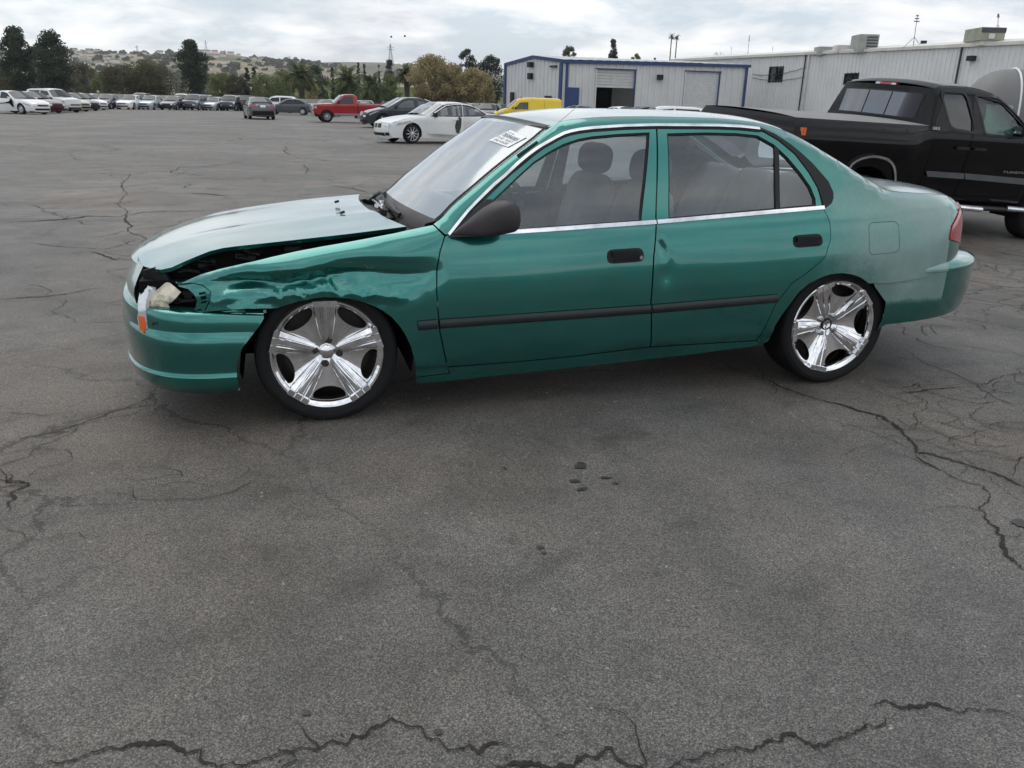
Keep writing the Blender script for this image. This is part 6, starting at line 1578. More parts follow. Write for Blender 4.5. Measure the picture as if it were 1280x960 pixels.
# ------------------------------------------------------------------ long warehouse on the right
D_ = at_depth(840, 76.3, 99); E_ = at_depth(1280, 54.5, 61.5); ZW = 7.15
dW = Vector((E_.x - D_.x, E_.y - D_.y, 0)); LW0 = dW.length; dW.normalize(); nW = Vector((dW.y, -dW.x, 0)); nW = nW if nW.y < 0 else -nW
wh = empty('warehouse', (D_.x, D_.y, 0), 0, 'long pale ribbed warehouse with rooftop units behind the black pickup', 'warehouse')
LW = LW0 + 22; w0 = (0, 0); w1 = (dW.x * LW, dW.y * LW); wE = (dW.x * LW0, dW.y * LW0)
aw = lambda u_: alongpxW(u_)
def alongpxW(u_):
    best = min(range(0, 3001), key=lambda i: abs(to_u(w0, w1, i / 3000, 4.0, D_) - u_)); return best / 3000 * LW
zw = lambda v_, u_, s_: z_at(v_, u_, w0, w1, s_, D_)
ztopw = lambda s_: at_depth(840, 76.3, 99).z + (E_.z - at_depth(840, 76.3, 99).z) * s_ / LW0
w960, w977 = alongpxW(960), alongpxW(977); w1055, w1072 = alongpxW(1055), alongpxW(1072)
zwa, zwb = zw(103, 968, w960), zw(84, 968, w960); zwc, zwd = zw(106, 1060, w1055), zw(92, 1060, w1055)
ribbed('front_wall', w0, w1, 0, ztopw, RIB2, wh, pitch=.42, rib=.05, holes=((w960, w977, zwa, zwb), (w1055, w1072, zwc, zwd)))
def wb(nm, s, z, w, hgt, dep, mat, out=0.0): return wallbox(nm, w0, dW, nW, s, z, w, hgt, dep, mat, wh, out)
for a0_, a1_, z0_, z1_ in ((w960, w977, zwa, zwb), (w1055, w1072, zwc, zwd)):
    wi = wb('window', (a0_ + a1_) / 2, (z0_ + z1_) / 2, a1_ - a0_, z1_ - z0_, .05, DGLASS, -.12)
    for k in (0, .5, 1): m = MB(); c = dW * (a0_ + (a1_ - a0_) * k); m.box((c.x, c.y, (z0_ + z1_) / 2), (.09, .10, z1_ - z0_ + .1), rz=atan2(dW.y, dW.x)); m.build('frame', BLACKP, wi)
    for k in (0, .5, 1): m = MB(); c = dW * ((a0_ + a1_) / 2); m.box((c.x, c.y, z0_ + (z1_ - z0_) * k), (a1_ - a0_, .09, .09), rz=atan2(dW.y, dW.x)); m.build('frame', BLACKP, wi)
m = MB()
p0_, p1_ = Vector((0, 0, ztopw(0))), Vector((w1[0], w1[1], ztopw(LW)))
m.add([p0_ + nW * .25 + Vector((0, 0, -.05)), p1_ + nW * .25 + Vector((0, 0, -.05)), p1_ + nW * .25 + Vector((0, 0, .18)), p0_ + nW * .25 + Vector((0, 0, .18)), p1_ - nW * 1.6 + Vector((0, 0, .50)), p0_ - nW * 1.6 + Vector((0, 0, .50)), p1_ - nW * 16 + Vector((0, 0, .9)), p0_ - nW * 16 + Vector((0, 0, .9)), p0_ + Vector((0, 0, -.05)), p1_ + Vector((0, 0, -.05))],
      [(0, 1, 2, 3), (3, 2, 4, 5), (5, 4, 6, 7), (0, 8, 9, 1)])
m.build('roof_edge', CREAMR, wh, smooth=False, fix=False)
for u_, w_, mt in ((1008, .16, SLATM), (1004, .07, GREYP), (1196, .10, GREYP)):
    s_ = alongpxW(u_); wb('downpipe', s_, ztopw(s_) / 2, w_, ztopw(s_), .12, mt, .05)
s_ = alongpxW(1212); wb('wall_lamp', s_, zw(73, 1212, s_), .5, .35, .45, BLACKP, .05)
m = MB(); sA, sB = alongpxW(940), alongpxW(1006)
for va, vm, vb in ((93, 95, 84), (97, 104.5, 96)):
    pts = []
    for i in range(13):
        t = i / 12; s_ = sA + (sB - sA) * t; za = zw(va, 940, sA) * (1 - t) + zw(vb, 1006, sB) * t; pts.append(Vector((0, 0, za - 1.2 * t * (1 - t))) + dW * s_ + nW * .14)
    m.tube(pts, .025, 5)
m.build('cable', BLACKP, wh)
rgt = atan2(dW.y, dW.x)
def roofbox(nm, u0, v0, u1, v1, back, dep, mat, zlift=0, par=wh):
    """a unit standing back on the warehouse roof, its outline given in pixels"""
    sa, sb = alongpxW(u0), alongpxW(u1); c = dW * ((sa + sb) / 2) - nW * back
    Y = c.y + D_.y; zt_, zb_ = at_depth((u0 + u1) / 2, v0, Y).z, at_depth((u0 + u1) / 2, v1, Y).z
    # width that spans the same columns at that depth
    x0_, x1_ = at_depth(u0, v0, Y).x, at_depth(u1, v0, Y).x
    m = MB(); cx = (x0_ + x1_) / 2 - D_.x; m.box((cx, c.y, (zt_ + zb_) / 2), ((x1_ - x0_) * .98, dep, zt_ - zb_), rz=0); return m.build(nm, mat, par, angle=30), (cx, c.y, zb_, zt_, x1_ - x0_)
UNIT = pbr('rooftop_unit_metal', (.34, .34, .32), .5, .3, var=.25, vscale=1.2); UNITD = pbr('unit_grille', (.07, .07, .075), .6, .3, var=.3); UNITG = pbr('weathered_unit_green', (.30, .31, .24), .6, .1, var=.3, vscale=1.5)
o1, q1_ = roofbox('cooling_unit', 1070, 44, 1094, 67, 3, 2.0, UNIT)
for k in range(5): m = MB(); m.box((q1_[0] + .15 * q1_[4], q1_[1] - 1.02, q1_[2] + (q1_[3] - q1_[2]) * (.2 + .16 * k)), (q1_[4] * .55, .05, .12)); m.build('louvre', UNITD, o1)
roofbox('duct', 1021, 59, 1046, 70, 3, 1.4, UNIT); roofbox('duct', 1044, 57, 1072, 66, 3.4, 1.2, CREAMR)
o2, q2_ = roofbox('cooling_unit', 1217, 36, 1247, 52, 3, 2.4, UNITG)
m = MB(); m.box((q2_[0], q2_[1] - 1.21, q2_[3] - .22 * (q2_[3] - q2_[2])), (q2_[4], .06, .38 * (q2_[3] - q2_[2]))); m.build('grille', UNITD, o2)
m = MB(); m.box((q2_[0] - .1, q2_[1] - 1.22, q2_[2] + .32 * (q2_[3] - q2_[2])), (q2_[4] * .25, .06, .4 * (q2_[3] - q2_[2]))); m.build('access_panel', CREAMR, o2)
roofbox('unit_plinth', 1216, 52, 1246, 58, 3, 2.2, CREAMR)
for u_ in (1122.5, 1126.5):
    s_ = alongpxW(u_); c = dW * s_ - nW * 2; zb_ = ztopw(s_) + .3; Yc = c.y + D_.y; zt_ = at_depth(u_, 50, Yc).z; m = MB(); m.tube([(c.x, c.y, zb_), (c.x, c.y, zt_)], .13, 8); m.build('vent_pipe', GREYP, wh)
def mast(u, vt, vb, label, lattice=True, Y=None, w=.5, lean=0.0, back=2.0):
    """a thin lattice mast; base and tip traced in pixels"""
    if Y is None:
        s_ = alongpxW(u); c = dW * s_ - nW * back; Y = c.y + D_.y
    b = at_depth(u, vb, Y); t = at_depth(u + lean, vt, Y); o = empty('antenna_mast', tuple(b), 0, label, 'mast'); H_ = t.z - b.z; dx_ = t.x - b.x
    m = MB(); m.tube([(0, 0, 0), (dx_, 0, H_)], .02 + H_ * .0015, 5)
    o_m = m.build('pole', GREYP, o)
    m = MB()
    for s_ in (-1, 1): m.tube([(s_ * w, .2 * s_, 0), (dx_ * .3, 0, H_ * .35)], .014 + H_ * .001, 4)
    m.build('stay', GREYP, o)
    m = MB()
    for k in range(3): m.box((dx_ * (.80 + .08 * k), 0, H_ * (.80 + .08 * k)), (w * (.5 - .12 * k), .04, .07))
    m.build('aerial', GREYP, o); return o
mast(1141, 18, 61, 'tripod aerial mast on the warehouse roof between the two cooling units', lean=6, w=.9)
mast(1247, 17, 38, 'thin aerial behind the right cooling unit', lean=1, w=.4, back=6)
mast(934, 44, 75, 'bare thin mast over the joint of shed and warehouse', Y=100, lean=3, w=.3)
mast(914, 58, 76, 'short pale mast behind the shed roof', Y=190, w=.5)
mast(966, 58, 75, 'slim pole by the small round tree behind the warehouse', Y=150, w=.3)

# grey rounded trailer body on the right edge
tr = empty('trailer', tuple(Vector((at_depth(1287, 150, 21).x, 21.3, 0))), radians(-14), 'grey round-topped trailer body behind the black pickup cab', 'trailer')
TRG = pbr('trailer_grey', (.16, .155, .15), .55, 0, var=.12, vscale=1.0)
m = MB(); rows = []
for k in range(25):
    x = -1.55 + 5.0 * k / 24
    e0 = min(1, (x + 1.55) / 1.1); f = (1 - (1 - e0) ** 2.8) ** .42 if e0 < 1 else 1; f = max(.03, f)
    rows.append([(x, 1.05 * sin(a) * (.55 + .45 * f), .75 + (1.72 * f) * max(0, cos(a)) ** .55 if abs(a) < pi / 2 - .01 else .75) for a in [-pi / 2 + pi * j / 24 for j in range(25)]])
m.grid(rows); m.build('body', TRG, tr, angle=60)
m = MB(); m.tube([(-.43, 1.06 * sin(a), .76 + 1.725 * max(0, cos(a)) ** .55) for a in [-pi / 2 + .02 + (pi - .04) * j / 24 for j in range(25)]], .025, 6); m.build('edge_trim', WHITEP, tr)
m = MB(); m.box((1.0, 0, .62), (4.4, 1.9, .22)); m.build('chassis', DARK, tr)
for s_ in (1, -1):
    w_ = wheel_proto(.34, .62, .2, 6, STEELW, detail=18); w_.parent = tr; w_.location = (1.2, s_ * .95, .34); w_.rotation_euler = (0, 0, 0 if s_ > 0 else pi)

# ------------------------------------------------------------------ boundary wall, hills, trees
CONC = pbr('pale_concrete', (.42, .42, .40), .85, 0, var=.15, vscale=.8, bump=.3, bscale=5)
bw = empty('boundary_wall', (0, 0, 0), 0, 'long low pale concrete wall behind the far rows of cars', 'wall')
wp_ = [at_depth(u, vhor(u), Y) for u, Y in ((-140, 92), (0, 100), (90, 110), (200, 118), (310, 124), (430, 128), (560, 132), (640, 134))]
k_ = 0
for a, b in zip(wp_, wp_[1:]):
    n = max(1, int((b - a).length / 3.0))
    for i in range(n):
        p, q = a.lerp(b, i / n), a.lerp(b, (i + 1) / n); d = q - p; m = MB(); m.box(((p.x + q.x) / 2, (p.y + q.y) / 2, .78 + .01 * (k_ % 3)), (d.length - .04, .18, 1.56), rz=atan2(d.y, d.x)); m.build('wall_panel', CONC, bw); k_ += 1
def leafmat(name, c0, c1, c2):
    m = bpy.data.materials.new(name); m.use_nodes = True; t = m.node_tree; b = t.nodes['Principled BSDF']; L = t.links.new
    gi = N(t, 'ShaderNodeNewGeometry'); r = N(t, 'ShaderNodeValToRGB'); e = r.color_ramp.elements
    e[0].position = 0; e[0].color = (*c0, 1); e[1].position = 1; e[1].color = (*c2, 1); q = e.new(.55); q.color = (*c1, 1)
    tcn = N(t, 'ShaderNodeTexCoord'); no = N(t, 'ShaderNodeTexNoise', inp={'Scale': .55, 'Detail': 3.0}); L(tcn.outputs['Object'], no.inputs['Vector'])
    ma = N(t, 'ShaderNodeMath', operation='MULTIPLY_ADD', inp={1: .55}); L(gi.outputs['Random Per Island'], ma.inputs[0])
    mr = N(t, 'ShaderNodeMapRange', inp={1: .3, 2: .7, 3: 0, 4: .45}); L(no.outputs['Fac'], mr.inputs[0]); L(mr.outputs[0], ma.inputs[2]); L(ma.outputs[0], r.inputs[0])
    L(r.outputs[0], b.inputs['Base Color']); b.inputs['Roughness'].default_value = .75; b.inputs['Specular IOR Level'].default_value = .25
    tl_ = N(t, 'ShaderNodeBsdfTranslucent'); L(r.outputs[0], tl_.inputs['Color']); ms = N(t, 'ShaderNodeMixShader', inp={0: .38}); L(b.outputs[0], ms.inputs[1]); L(tl_.outputs[0], ms.inputs[2]); L(ms.outputs[0], t.nodes['Material Output'].inputs['Surface'])
    return m
LF_DARK = leafmat('conifer_foliage', (.026, .038, .028), (.052, .070, .048), (.090, .110, .070))
LF_OLIVE = leafmat('olive_foliage', (.055, .058, .034), (.115, .112, .064), (.19, .178, .10))
LF_GREEN = leafmat('green_foliage', (.075, .098, .040), (.165, .195, .078), (.26, .29, .125))
LF_BROWN = leafmat('autumn_foliage', (.17, .145, .075), (.33, .275, .14), (.46, .385, .21))
LF_PALM = leafmat('palm_foliage', (.036, .050, .024), (.095, .118, .052), (.21, .22, .105))
LF_DRY = leafmat('dry_fronds', (.05, .034, .016), (.11, .075, .035), (.17, .11, .05))
BARK = pbr('bark', (.075, .058, .044), .9, 0, var=.3, vscale=3, bump=.8, bscale=12)
def tree(u, vt, Y, wpx, label, kind, mat, name='tree', group=None, seed=0, vb=None, dens=1.0):
    """tree with tapered trunk, limbs and a crown of leaf clumps; kind shapes the crown"""
    base = at_depth(u, vhor(u), Y); top_ = at_depth(u, vt, Y).z; W = wpx / FPX * Y / 2; H = top_
    rg_ = random.Random(seed * 7 + int(u)); o = empty(name, (base.x, base.y, 0), 0, label, 'tree', group)
    cl = []; cr_ = W * (.27 if kind != 'cone' else .22); zl = {'cone': .12, 'tall': .10, 'round': .16, 'spread': .14, 'small': .05}[kind] * H
    nC = int({'cone': 70, 'tall': 120, 'round': 75, 'spread': 90, 'small': 40}[kind] * dens)
    for i in range(nC):
        t = rg_.random(); z = zl + (H - cr_ * (.75 if kind != 'cone' else .5) - zl) * t
        if kind == 'cone': R = W * (1 - t) ** .8 * (.75 + .25 * sin(t * 26)) + .15
        elif kind == 'tall': R = W * (sin(pi * min(1, (t * .86 + .10))) ** .7) * (.72 + .28 * noise.noise(Vector((t * 5, seed, 1))) * 2)
        elif kind == 'round': R = W * sqrt(max(.02, 1 - (2 * t - 1) ** 2)) * .95
        elif kind == 'spread': R = W * sqrt(max(.02, 1 - (1.6 * t - .7) ** 2)) * (.8 + .3 * noise.noise(Vector((t * 3, seed, 5))))
        else: R = W * sqrt(max(.02, 1 - (1.7 * t - .8) ** 2))
        q = rg_.uniform(0, 2 * pi); r = R * rg_.random() ** .45
        lump = 1 + .28 * noise.noise(Vector((cos(q) * 2, sin(q) * 2, t * 3 + seed)))
        cl.append(Vector((r * cos(q) * lump, r * sin(q) * lump, z)))
    vs2, fs2 = [], []
    ls = .13
    per = int(64 * dens)
    for c in cl:
        for _ in range(per):
            d = Vector((rg_.gauss(0, 1), rg_.gauss(0, 1), rg_.gauss(0, .75))).normalized() * cr_ * rg_.random() ** .4
            p = c + d
            if p.z < .2: continue
            if p.z > H: continue
            a = Vector((rg_.gauss(0, 1), rg_.gauss(0, 1), rg_.gauss(0, 1))).normalized(); b_ = a.orthogonal().normalized()
            s_ = ls * rg_.uniform(.6, 1.5); n0 = len(vs2)
            vs2 += [p - a * s_, p + b_ * s_ * .55, p + a * s_, p - b_ * s_ * .55]; fs2.append((n0, n0 + 1, n0 + 2, n0 + 3))
    mk('crown', vs2, fs2, mat, o, smooth=False)
    m = MB(); tr_ = max(.08, H * .018)
    m.tube([(0, 0, -.1), (.05 * W, 0, H * .25), (-.03 * W, .02 * W, H * .6), (0, 0, H * .88)], [tr_, tr_ * .8, tr_ * .45, tr_ * .12], 8)
    for k in range(7):
        z = H * (.22 + .09 * k); q = k * 2.4; m.tube([(0, 0, z), (W * .35 * cos(q), W * .35 * sin(q), z + H * .07), (W * .62 * cos(q), W * .62 * sin(q), z + H * .12)], [tr_ * .4, tr_ * .22, tr_ * .06], 5)
    m.build('trunk', BARK, o)
    return o
def palm(u, vt, Y, wpx, label, seed=0, thin=False, group=None, vb=None):
    base = at_depth(u, vhor(u), Y); H = at_depth(u, vt, Y).z; W = wpx / FPX * Y / 2; rg_ = random.Random(seed + 50)
    o = empty('palm_tree', (base.x, base.y, 0), 0, label, 'palm tree', group)
    hc = H - (W * .80 if not thin else W * .8)
    m = MB(); r0 = .38 if not thin else .16
    m.tube([(0, 0, -.1), (0, 0, hc * .5), (.02, 0, hc)], [r0 * 1.1, r0, r0 * (1.25 if not thin else .8)], 9); m.build('trunk', BARK, o)
    for nm, mt, n, lo, hi, drop in (('frond_crown', LF_PALM, 130 if not thin else 40, -.55, 1.40, 1.0), ('dead_fronds', LF_DRY if not thin else LF_DRY, 16 if not thin else 12, -1.0, -.5, .6)):
        vs2, fs2 = [], []
        for i in range(n):
            q = rg_.uniform(0, 2 * pi); el = rg_.uniform(lo, hi); Lf = W * rg_.uniform(.95, 1.2) * (1 if drop > .8 else .62)
            p = Vector((0, 0, hc)); d = Vector((cos(q) * cos(el), sin(q) * cos(el), sin(el))); side = Vector((-sin(q), cos(q), 0)); stp = 9; pr_ = None
            for k in range(stp + 1):
                t = k / stp
                wd = Lf * .16 * sin(pi * min(1, t * .9 + .1)) ** .6 + .02
                if k:
                    for sd in (-1, 1):
                        for j in (0, .5):      # leaflets
                            a_ = pr_[0].lerp(p, j); tip = a_ + side * sd * wd * rg_.uniform(.8, 1.3) + (p - pr_[0]) * 1.1 + Vector((0, 0, -.05 * Lf)); n0 = len(vs2)
                            vs2 += [a_, a_ + (p - pr_[0]) * .45, tip]; fs2.append((n0, n0 + 1, n0 + 2))
                pr_ = (p.copy(), wd); p = p + d * (Lf / stp); d = (d + Vector((0, 0, -.16 * drop * (1 + t)))).normalized()
        mk(nm, vs2, fs2, mt, o, smooth=False)
    return o
tree(30, 32, 120, 46, 'tall dark pine at the far left, left one of the pair', 'tall', LF_DARK, 'pine_tree', 'pines behind the left cars', 1, dens=1.3)
tree(72, 36, 118, 52, 'broad dark pine right of the tallest left pine', 'tall', LF_DARK, 'pine_tree', 'pines behind the left cars', 2, dens=1.3)
tree(244, 49, 124, 44, 'dark pine standing alone above the far row of cars', 'tall', LF_DARK, 'pine_tree', None, 3, dens=1.2)
tree(6, 84, 126, 48, 'low brown-green tree at the left edge below the pines', 'round', LF_OLIVE, seed=4)
tree(108, 76, 150, 34, 'small olive tree right of the pine pair', 'round', LF_OLIVE, seed=5)
tree(154, 78, 130, 50, 'wide olive tree left of the lone pine, left half', 'spread', LF_OLIVE, seed=6, dens=1.2)
tree(194, 74, 132, 60, 'wide dark olive tree just left of the lone pine', 'spread', LF_OLIVE, seed=7, dens=1.2)
tree(127, 92, 145, 22, 'light green bush between olive trees on the left', 'small', LF_GREEN, seed=8)
tree(278, 90, 140, 34, 'pale green tree right of the lone pine', 'round', LF_GREEN, seed=9)
tree(298, 92, 138, 26, 'dull green tree between pale tree and slim cypress', 'round', LF_OLIVE, seed=10)
tree(311, 85, 136, 11, 'slim dark cypress behind the far row end', 'cone', LF_DARK, 'cypress_tree', None, 11)
tree(320, 84, 170, 12, 'second slim cypress just right of the first', 'cone', LF_DARK, 'cypress_tree', None, 12)
tree(335, 90, 134, 42, 'yellow-green round tree behind the dark rear-view sedan', 'round', LF_GREEN, seed=13, dens=1.1)
tree(356, 85, 160, 30, 'green tree left of the orange-tinged palm', 'round', LF_GREEN, seed=14)
tree(398, 80, 165, 30, 'dark green tree right of the orange-tinged palm', 'round', LF_DARK, seed=15)
tree(388, 99, 138, 24, 'low brown shrub under the orange-tinged palm', 'small', LF_BROWN, seed=16)
tree(417, 84, 180, 8, 'thin cypress beside the grass bank', 'cone', LF_DARK, 'cypress_tree', None, 17)
tree(488, 74, 175, 26, 'dark conifer under the tall pylon', 'cone', LF_DARK, 'conifer_tree', None, 18)
tree(449, 78, 230, 8, 'slim far conifer left of the pylon', 'cone', LF_DARK, 'conifer_tree', None, 19); tree(457, 80, 230, 7, 'slim far conifer nearer the pylon', 'cone', LF_DARK, 'conifer_tree', None, 20)
tree(475, 81, 235, 6, 'slimmest far conifer just left of the pylon', 'cone', LF_DARK, 'conifer_tree', None, 33)
tree(488, 92, 140, 26, 'bright green round tree between two palms', 'round', LF_GREEN, seed=21)
tree(540, 67, 118, 56, 'large yellow-brown tree left of the shed', 'round', LF_BROWN, seed=22, dens=1.6)
tree(566, 78, 117, 44, 'yellow-brown tree in the middle of the autumn clump', 'round', LF_BROWN, seed=23, dens=1.4)
tree(594, 84, 115, 46, 'lower yellow-brown tree nearest the shed', 'round', LF_BROWN, seed=24, dens=1.5)
tree(583, 61, 135, 26, 'dark round-topped tree above the autumn clump', 'round', LF_DARK, seed=25)
tree(611, 68, 132, 38, 'dark tree beside the shed gable', 'round', LF_DARK, seed=26, dens=1.2)
tree(709, 55, 140, 20, 'small brownish tree over the shed ridge', 'round', LF_OLIVE, seed=27)
tree(762, 47, 150, 24, 'conical dark conifer over the shed roof', 'cone', LF_DARK, 'conifer_tree', None, 28, dens=1.2)
tree(791, 66, 150, 18, 'small green treetop over the shed roof', 'round', LF_GREEN, seed=29); tree(814, 71, 160, 8, 'tiny treetop left of the twin palms', 'small', LF_OLIVE, seed=30)
tree(891, 65, 150, 46, 'wide dark treetop over the right end of the shed', 'round', LF_DARK, seed=31, dens=1.2)
tree(962, 64, 150, 13, 'small dark treetop over the warehouse roof', 'round', LF_DARK, seed=32)
palm(378, 77, 128, 44, 'big feather palm with orange-tinged crown behind the grey sedan', 1)
palm(436, 82, 126, 46, 'dense dark palm behind the red pickup cab', 2)
palm(466, 92, 120, 44, 'low spreading palm behind the red pickup bed', 3)
palm(509, 78, 124, 34, 'narrow dark palm left of the autumn trees', 4)
palm(832, 41, 230, 9, 'taller tuft palm, left of the twin thin palms over the shed', 5, True); palm(838.5, 42, 230, 9, 'right one of the twin thin palms over the shed', 6, True)
rb = random.Random(8)
shr = MB(); vs_, fs_ = [], []      # hedge of undergrowth behind the wall: nobody could count it
for i in range(12000):
    u = rb.uniform(-30, 640); Y = rb.uniform(128, 155) ; p = at_depth(u, vhor(u), Y); hgt = 1.2 + 1.5 * max(0, noise.noise(Vector((p.x * .15, p.y * .1, 3))))
    p.z = hgt * rb.random() ** .6; a = Vector((rb.gauss(0, 1), rb.gauss(0, 1), rb.gauss(0, 1))).normalized(); b = a.orthogonal(); s_ = rb.uniform(.15, .40); n0 = len(vs_); vs_ += [p - a * s_, p + b * s_ * .6, p + a * s_, p - b * s_ * .6]; fs_.append((n0, n0 + 1, n0 + 2, n0 + 3))
prop(mk('undergrowth', vs_, fs_, LF_OLIVE, None, smooth=False), kind='stuff')

def landmat(name, cols, sc, rough=.95):
    m = bpy.data.materials.new(name); m.use_nodes = True; t = m.node_tree; b = t.nodes['Principled BSDF']; L = t.links.new
    tcn = N(t, 'ShaderNodeTexCoord'); n1_ = N(t, 'ShaderNodeTexNoise', inp={'Scale': sc, 'Detail': 8.0, 'Roughness': .65}); L(tcn.outputs['Object'], n1_.inputs['Vector'])
    r = N(t, 'ShaderNodeValToRGB'); e = r.color_ramp.elements; e[0].position = .36; e[0].color = (*cols[0], 1); e[1].position = .66; e[1].color = (*cols[2], 1); q = e.new(.5); q.color = (*cols[1], 1)
    L(n1_.outputs['Fac'], r.inputs[0]); L(r.outputs[0], b.inputs['Base Color']); b.inputs['Roughness'].default_value = rough; b.inputs['Specular IOR Level'].default_value = .1
    return m
HILLM = landmat('dry_hillside', ((.10, .10, .06), (.22, .19, .125), (.34, .29, .20)), .012)
HILLM2 = landmat('distant_ridge', ((.055, .070, .040), (.13, .120, .070), (.19, .165, .10)), .004)
GRASSM = landmat('bank_grass', ((.035, .050, .018), (.075, .105, .030), (.13, .14, .055)), .15)
def hill(name, ridge, Y0, Y1, Yb, mat, nx=110, ny=26, rough=.12, seed=1):
    us = [p[0] for p in ridge]; f = itp(us, [p[1] for p in ridge]); rows = []
    for j in range(ny + 1):
        t = j / ny; Y = Y0 + (Y1 - Y0) * min(1, t * 1.25) if t <= .8 else Y1 + (Yb - Y1) * (t - .8) / .2; r = []
        for i in range(nx + 1):
            u = us[0] + (us[-1] - us[0]) * i / nx; top_ = at_depth(u, f(u), Y1).z; k = min(1, t * 1.25); sm = k * k * (3 - 2 * k)
            if t > .8: sm = 1 - ((t - .8) / .2) ** 1.5
            z = top_ * sm * (1 + rough * noise.noise(Vector((u * .012, t * 3, seed))) * (1 - k if t <= .8 else 1)) - 1.5 * (1 - sm)
            p = at_depth(u, vhor(u), Y); r.append((p.x, p.y, z))
        rows.append(r)
    m = MB(); m.grid(rows[::-1]); o = m.build(name, mat, None, fix=False); prop(o, kind='structure'); return rows
HRIDGE = [(-420, 68), (-150, 64), (-40, 66), (40, 65), (95, 66.5), (150, 69), (200, 70), (258, 68.5), (300, 72), (340, 78), (372, 78), (410, 84), (450, 92), (520, 104), (640, 118)]
hr = hill('hills', HRIDGE, 420, 1500, 2100, HILLM)
hill('far_hills', [(250, 92), (330, 82), (380, 79.5), (430, 78), (480, 78.5), (520, 84), (600, 92), (700, 100), (1000, 112), (1500, 120)], 1750, 2500, 3100, HILLM2, seed=5)
gb = hill('grass_bank', [(330, 116), (370, 108), (404, 100), (420, 99), (440, 103), (480, 108), (540, 110), (640, 118)], 146, 235, 330, GRASSM, nx=40, ny=14, seed=7)
def hill_z(u, t):
    """point on the hill's face"""
    i = int((u + 420) / 1060 * 110); j = int(t * .8 * 26); return Vector(hr[max(0, min(26, j))][max(0, min(110, i))])
SCR = leafmat('scrub_foliage', (.035, .042, .026), (.065, .072, .045), (.10, .105, .066))
vs_, fs_ = [], []
for i in range(900):
    u = rb.uniform(-60, 420); t = rb.uniform(.15, 1.0); p = hill_z(u, t); p.x += rb.uniform(-12, 12); p.y += rb.uniform(-18, 18)
    if noise.noise(Vector((p.x * .008, p.y * .004, 2))) < -.05 and rb.random() < .8: continue
    R = rb.uniform(1.6, 4.6)
    for _ in range(12):
        d = Vector((rb.gauss(0, 1), rb.gauss(0, 1), abs(rb.gauss(0, .8)))).normalized() * R * rb.uniform(.4, 1); a = Vector((rb.gauss(0, 1), rb.gauss(0, 1), rb.gauss(0, 1))).normalized() * R * .7; b = a.orthogonal(); q = p + d; n0 = len(vs_)
        vs_ += [q - a, q + b, q + a, q - b]; fs_.append((n0, n0 + 1, n0 + 2, n0 + 3))
prop(mk('hill_scrub', vs_, fs_, SCR, None, smooth=False), kind='stuff')
HW = pbr('house_wall', (.70, .67, .62), .8, 0, var=.1, vscale=.3); HRF = [pbr('roof_tile', (.22, .12, .085), .8, 0, var=.2), pbr('roof_shingle', (.14, .135, .13), .8, 0, var=.2)]
hp0 = []
for k in range(2):
    o = empty('house', (0, 0, 0), 0, 'small pale house scattered on the dry hillside', 'house', 'houses on the hillside')
    m = MB(); m.box((0, 0, 2.2), (11 + 3 * k, 8, 5.0)); m.build('wall', HW, o)
    m = MB(); w_ = 6.0 + 1.5 * k; m.add([(-w_, -4.6, 4.7), (w_, -4.6, 4.7), (w_, 4.6, 4.7), (-w_, 4.6, 4.7), (-w_, 0, 7.2), (w_, 0, 7.2)], [(0, 1, 5, 4), (3, 4, 5, 2), (0, 4, 3), (1, 2, 5)]); m.build('roof', HRF[k], o, smooth=False, fix=False); hp0.append(o)
for i in range(90):
    u = rb.choice((rb.uniform(-20, 30), rb.uniform(95, 150), rb.uniform(100, 300), rb.uniform(260, 370))); t = rb.uniform(.45, .97); p = hill_z(u, t)
    o = copy_tree(hp0[i % 2], None, {hp0[0].name: children(hp0[0]), hp0[1].name: children(hp0[1])}) if i > 1 else hp0[i]
    o.location = p; o.rotation_euler = (0, 0, rb.uniform(-.5, .5)); s_ = rb.uniform(.4, .75); o.scale = (s_, s_, s_)
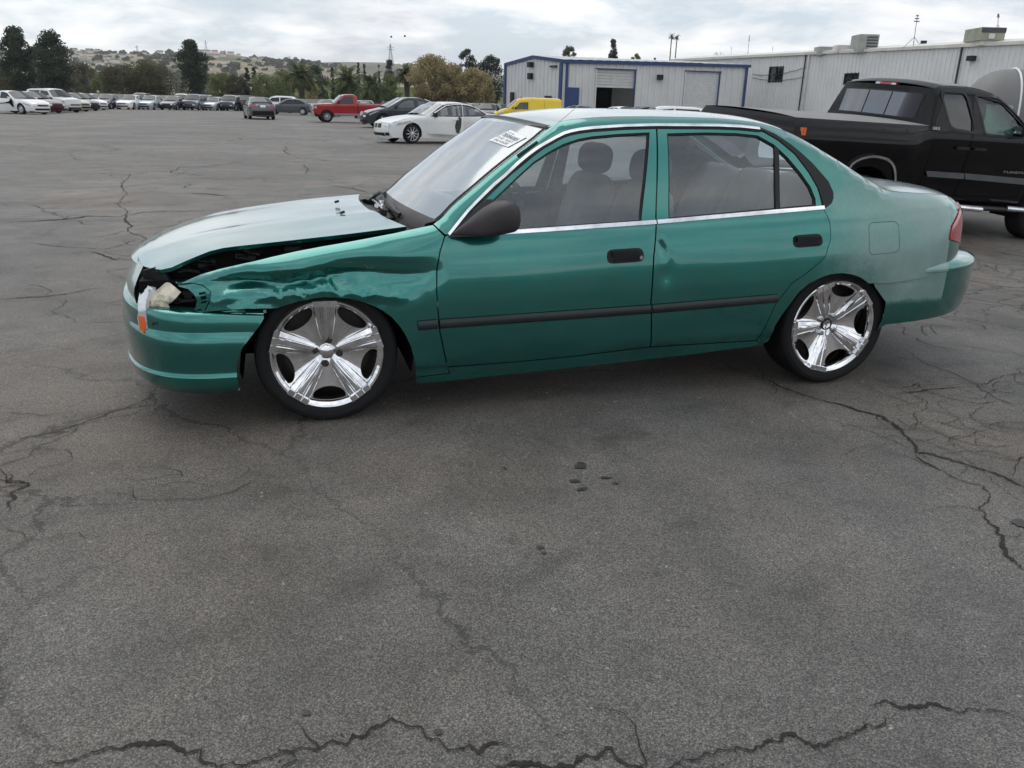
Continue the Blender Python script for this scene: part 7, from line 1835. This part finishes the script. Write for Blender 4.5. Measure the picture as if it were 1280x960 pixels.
def pylon(u, vt, vb, Y, label, w=3.0):
    b = at_depth(u, vb, Y); H = at_depth(u, vt, Y).z - b.z; o = empty('pylon', tuple(b), .4, label, 'pylon'); m = MB(); r = .03 + Y * .00013
    f = lambda t: w * (1 - t) ** 1.4 * .30 + .15
    n = 9
    for sx in (-1, 1):
        for sy in (-1, 1): m.tube([(sx * f(i / n), sy * f(i / n), H * i / n) for i in range(n + 1)], r, 4)
    m.build('leg_frame', GREYP, o); m = MB()
    for i in range(n):
        for sx in (-1, 1): m.tube([(sx * f(i / n), -f(i / n), H * i / n), (-sx * f((i + 1) / n), -f((i + 1) / n), H * (i + 1) / n)], r * .6, 3)
    m.build('bracing', GREYP, o)
    for k, t in enumerate((.72, .84)):
        m = MB(); m.tube([(-w * .45, 0, H * t), (0, 0, H * t + .4), (w * .45, 0, H * t)], r * .8, 4); m.build('cross_arm', GREYP, o)
    return o
pylon(488.5, 55, 82, 420, 'lattice pylon behind the trees in mid skyline', 4)
pylon(258, 50, 66, 1480, 'lattice pylon on the ridge right of the lone pine', 9); pylon(172, 57, 66, 1480, 'small pylon on the ridge above the olive trees', 7)
pylon(362, 70, 79, 1490, 'small pylon at the right end of the dry ridge', 6); pylon(368.5, 71, 79, 1500, 'last small pylon at the right end of the ridge', 6)
for u, v, lab in ((489, 46, 'left one of two tiny grey dots in the sky over the pylon'), (506, 45, 'right one of two tiny grey dots in the sky right of the pylon')):  # tiny dots taken as lamps on tall poles, built as bare balls
    p = at_depth(u, v, 300); o = empty('pole_lamp_ball', tuple(p), 0, lab, 'pole_lamp'); m = MB()
    m.grid([[(.36 * cos(a) * cos(b), .36 * cos(a) * sin(b), .36 * sin(a)) for b in [2 * pi * j / 10 for j in range(10)]] for a in [-pi / 2 + pi * i / 6 for i in range(7)]], True); m.build('ball', GREYP, o)

# ------------------------------------------------------------------ the air between here and the hills
hz = MB(); hz.box((-100, 1500, 68.5), (5160, 3760, 141))
hm = bpy.data.materials.new('haze'); hm.use_nodes = True; t = hm.node_tree; t.nodes.clear()
ho_ = N(t, 'ShaderNodeOutputMaterial'); pv = N(t, 'ShaderNodeVolumePrincipled', inp={'Density': .00016, 'Color': (.93, .955, .985, 1), 'Anisotropy': .2}); t.links.new(pv.outputs[0], ho_.inputs['Volume'])
prop(hz.build('haze', hm, None, smooth=False), kind='stuff')
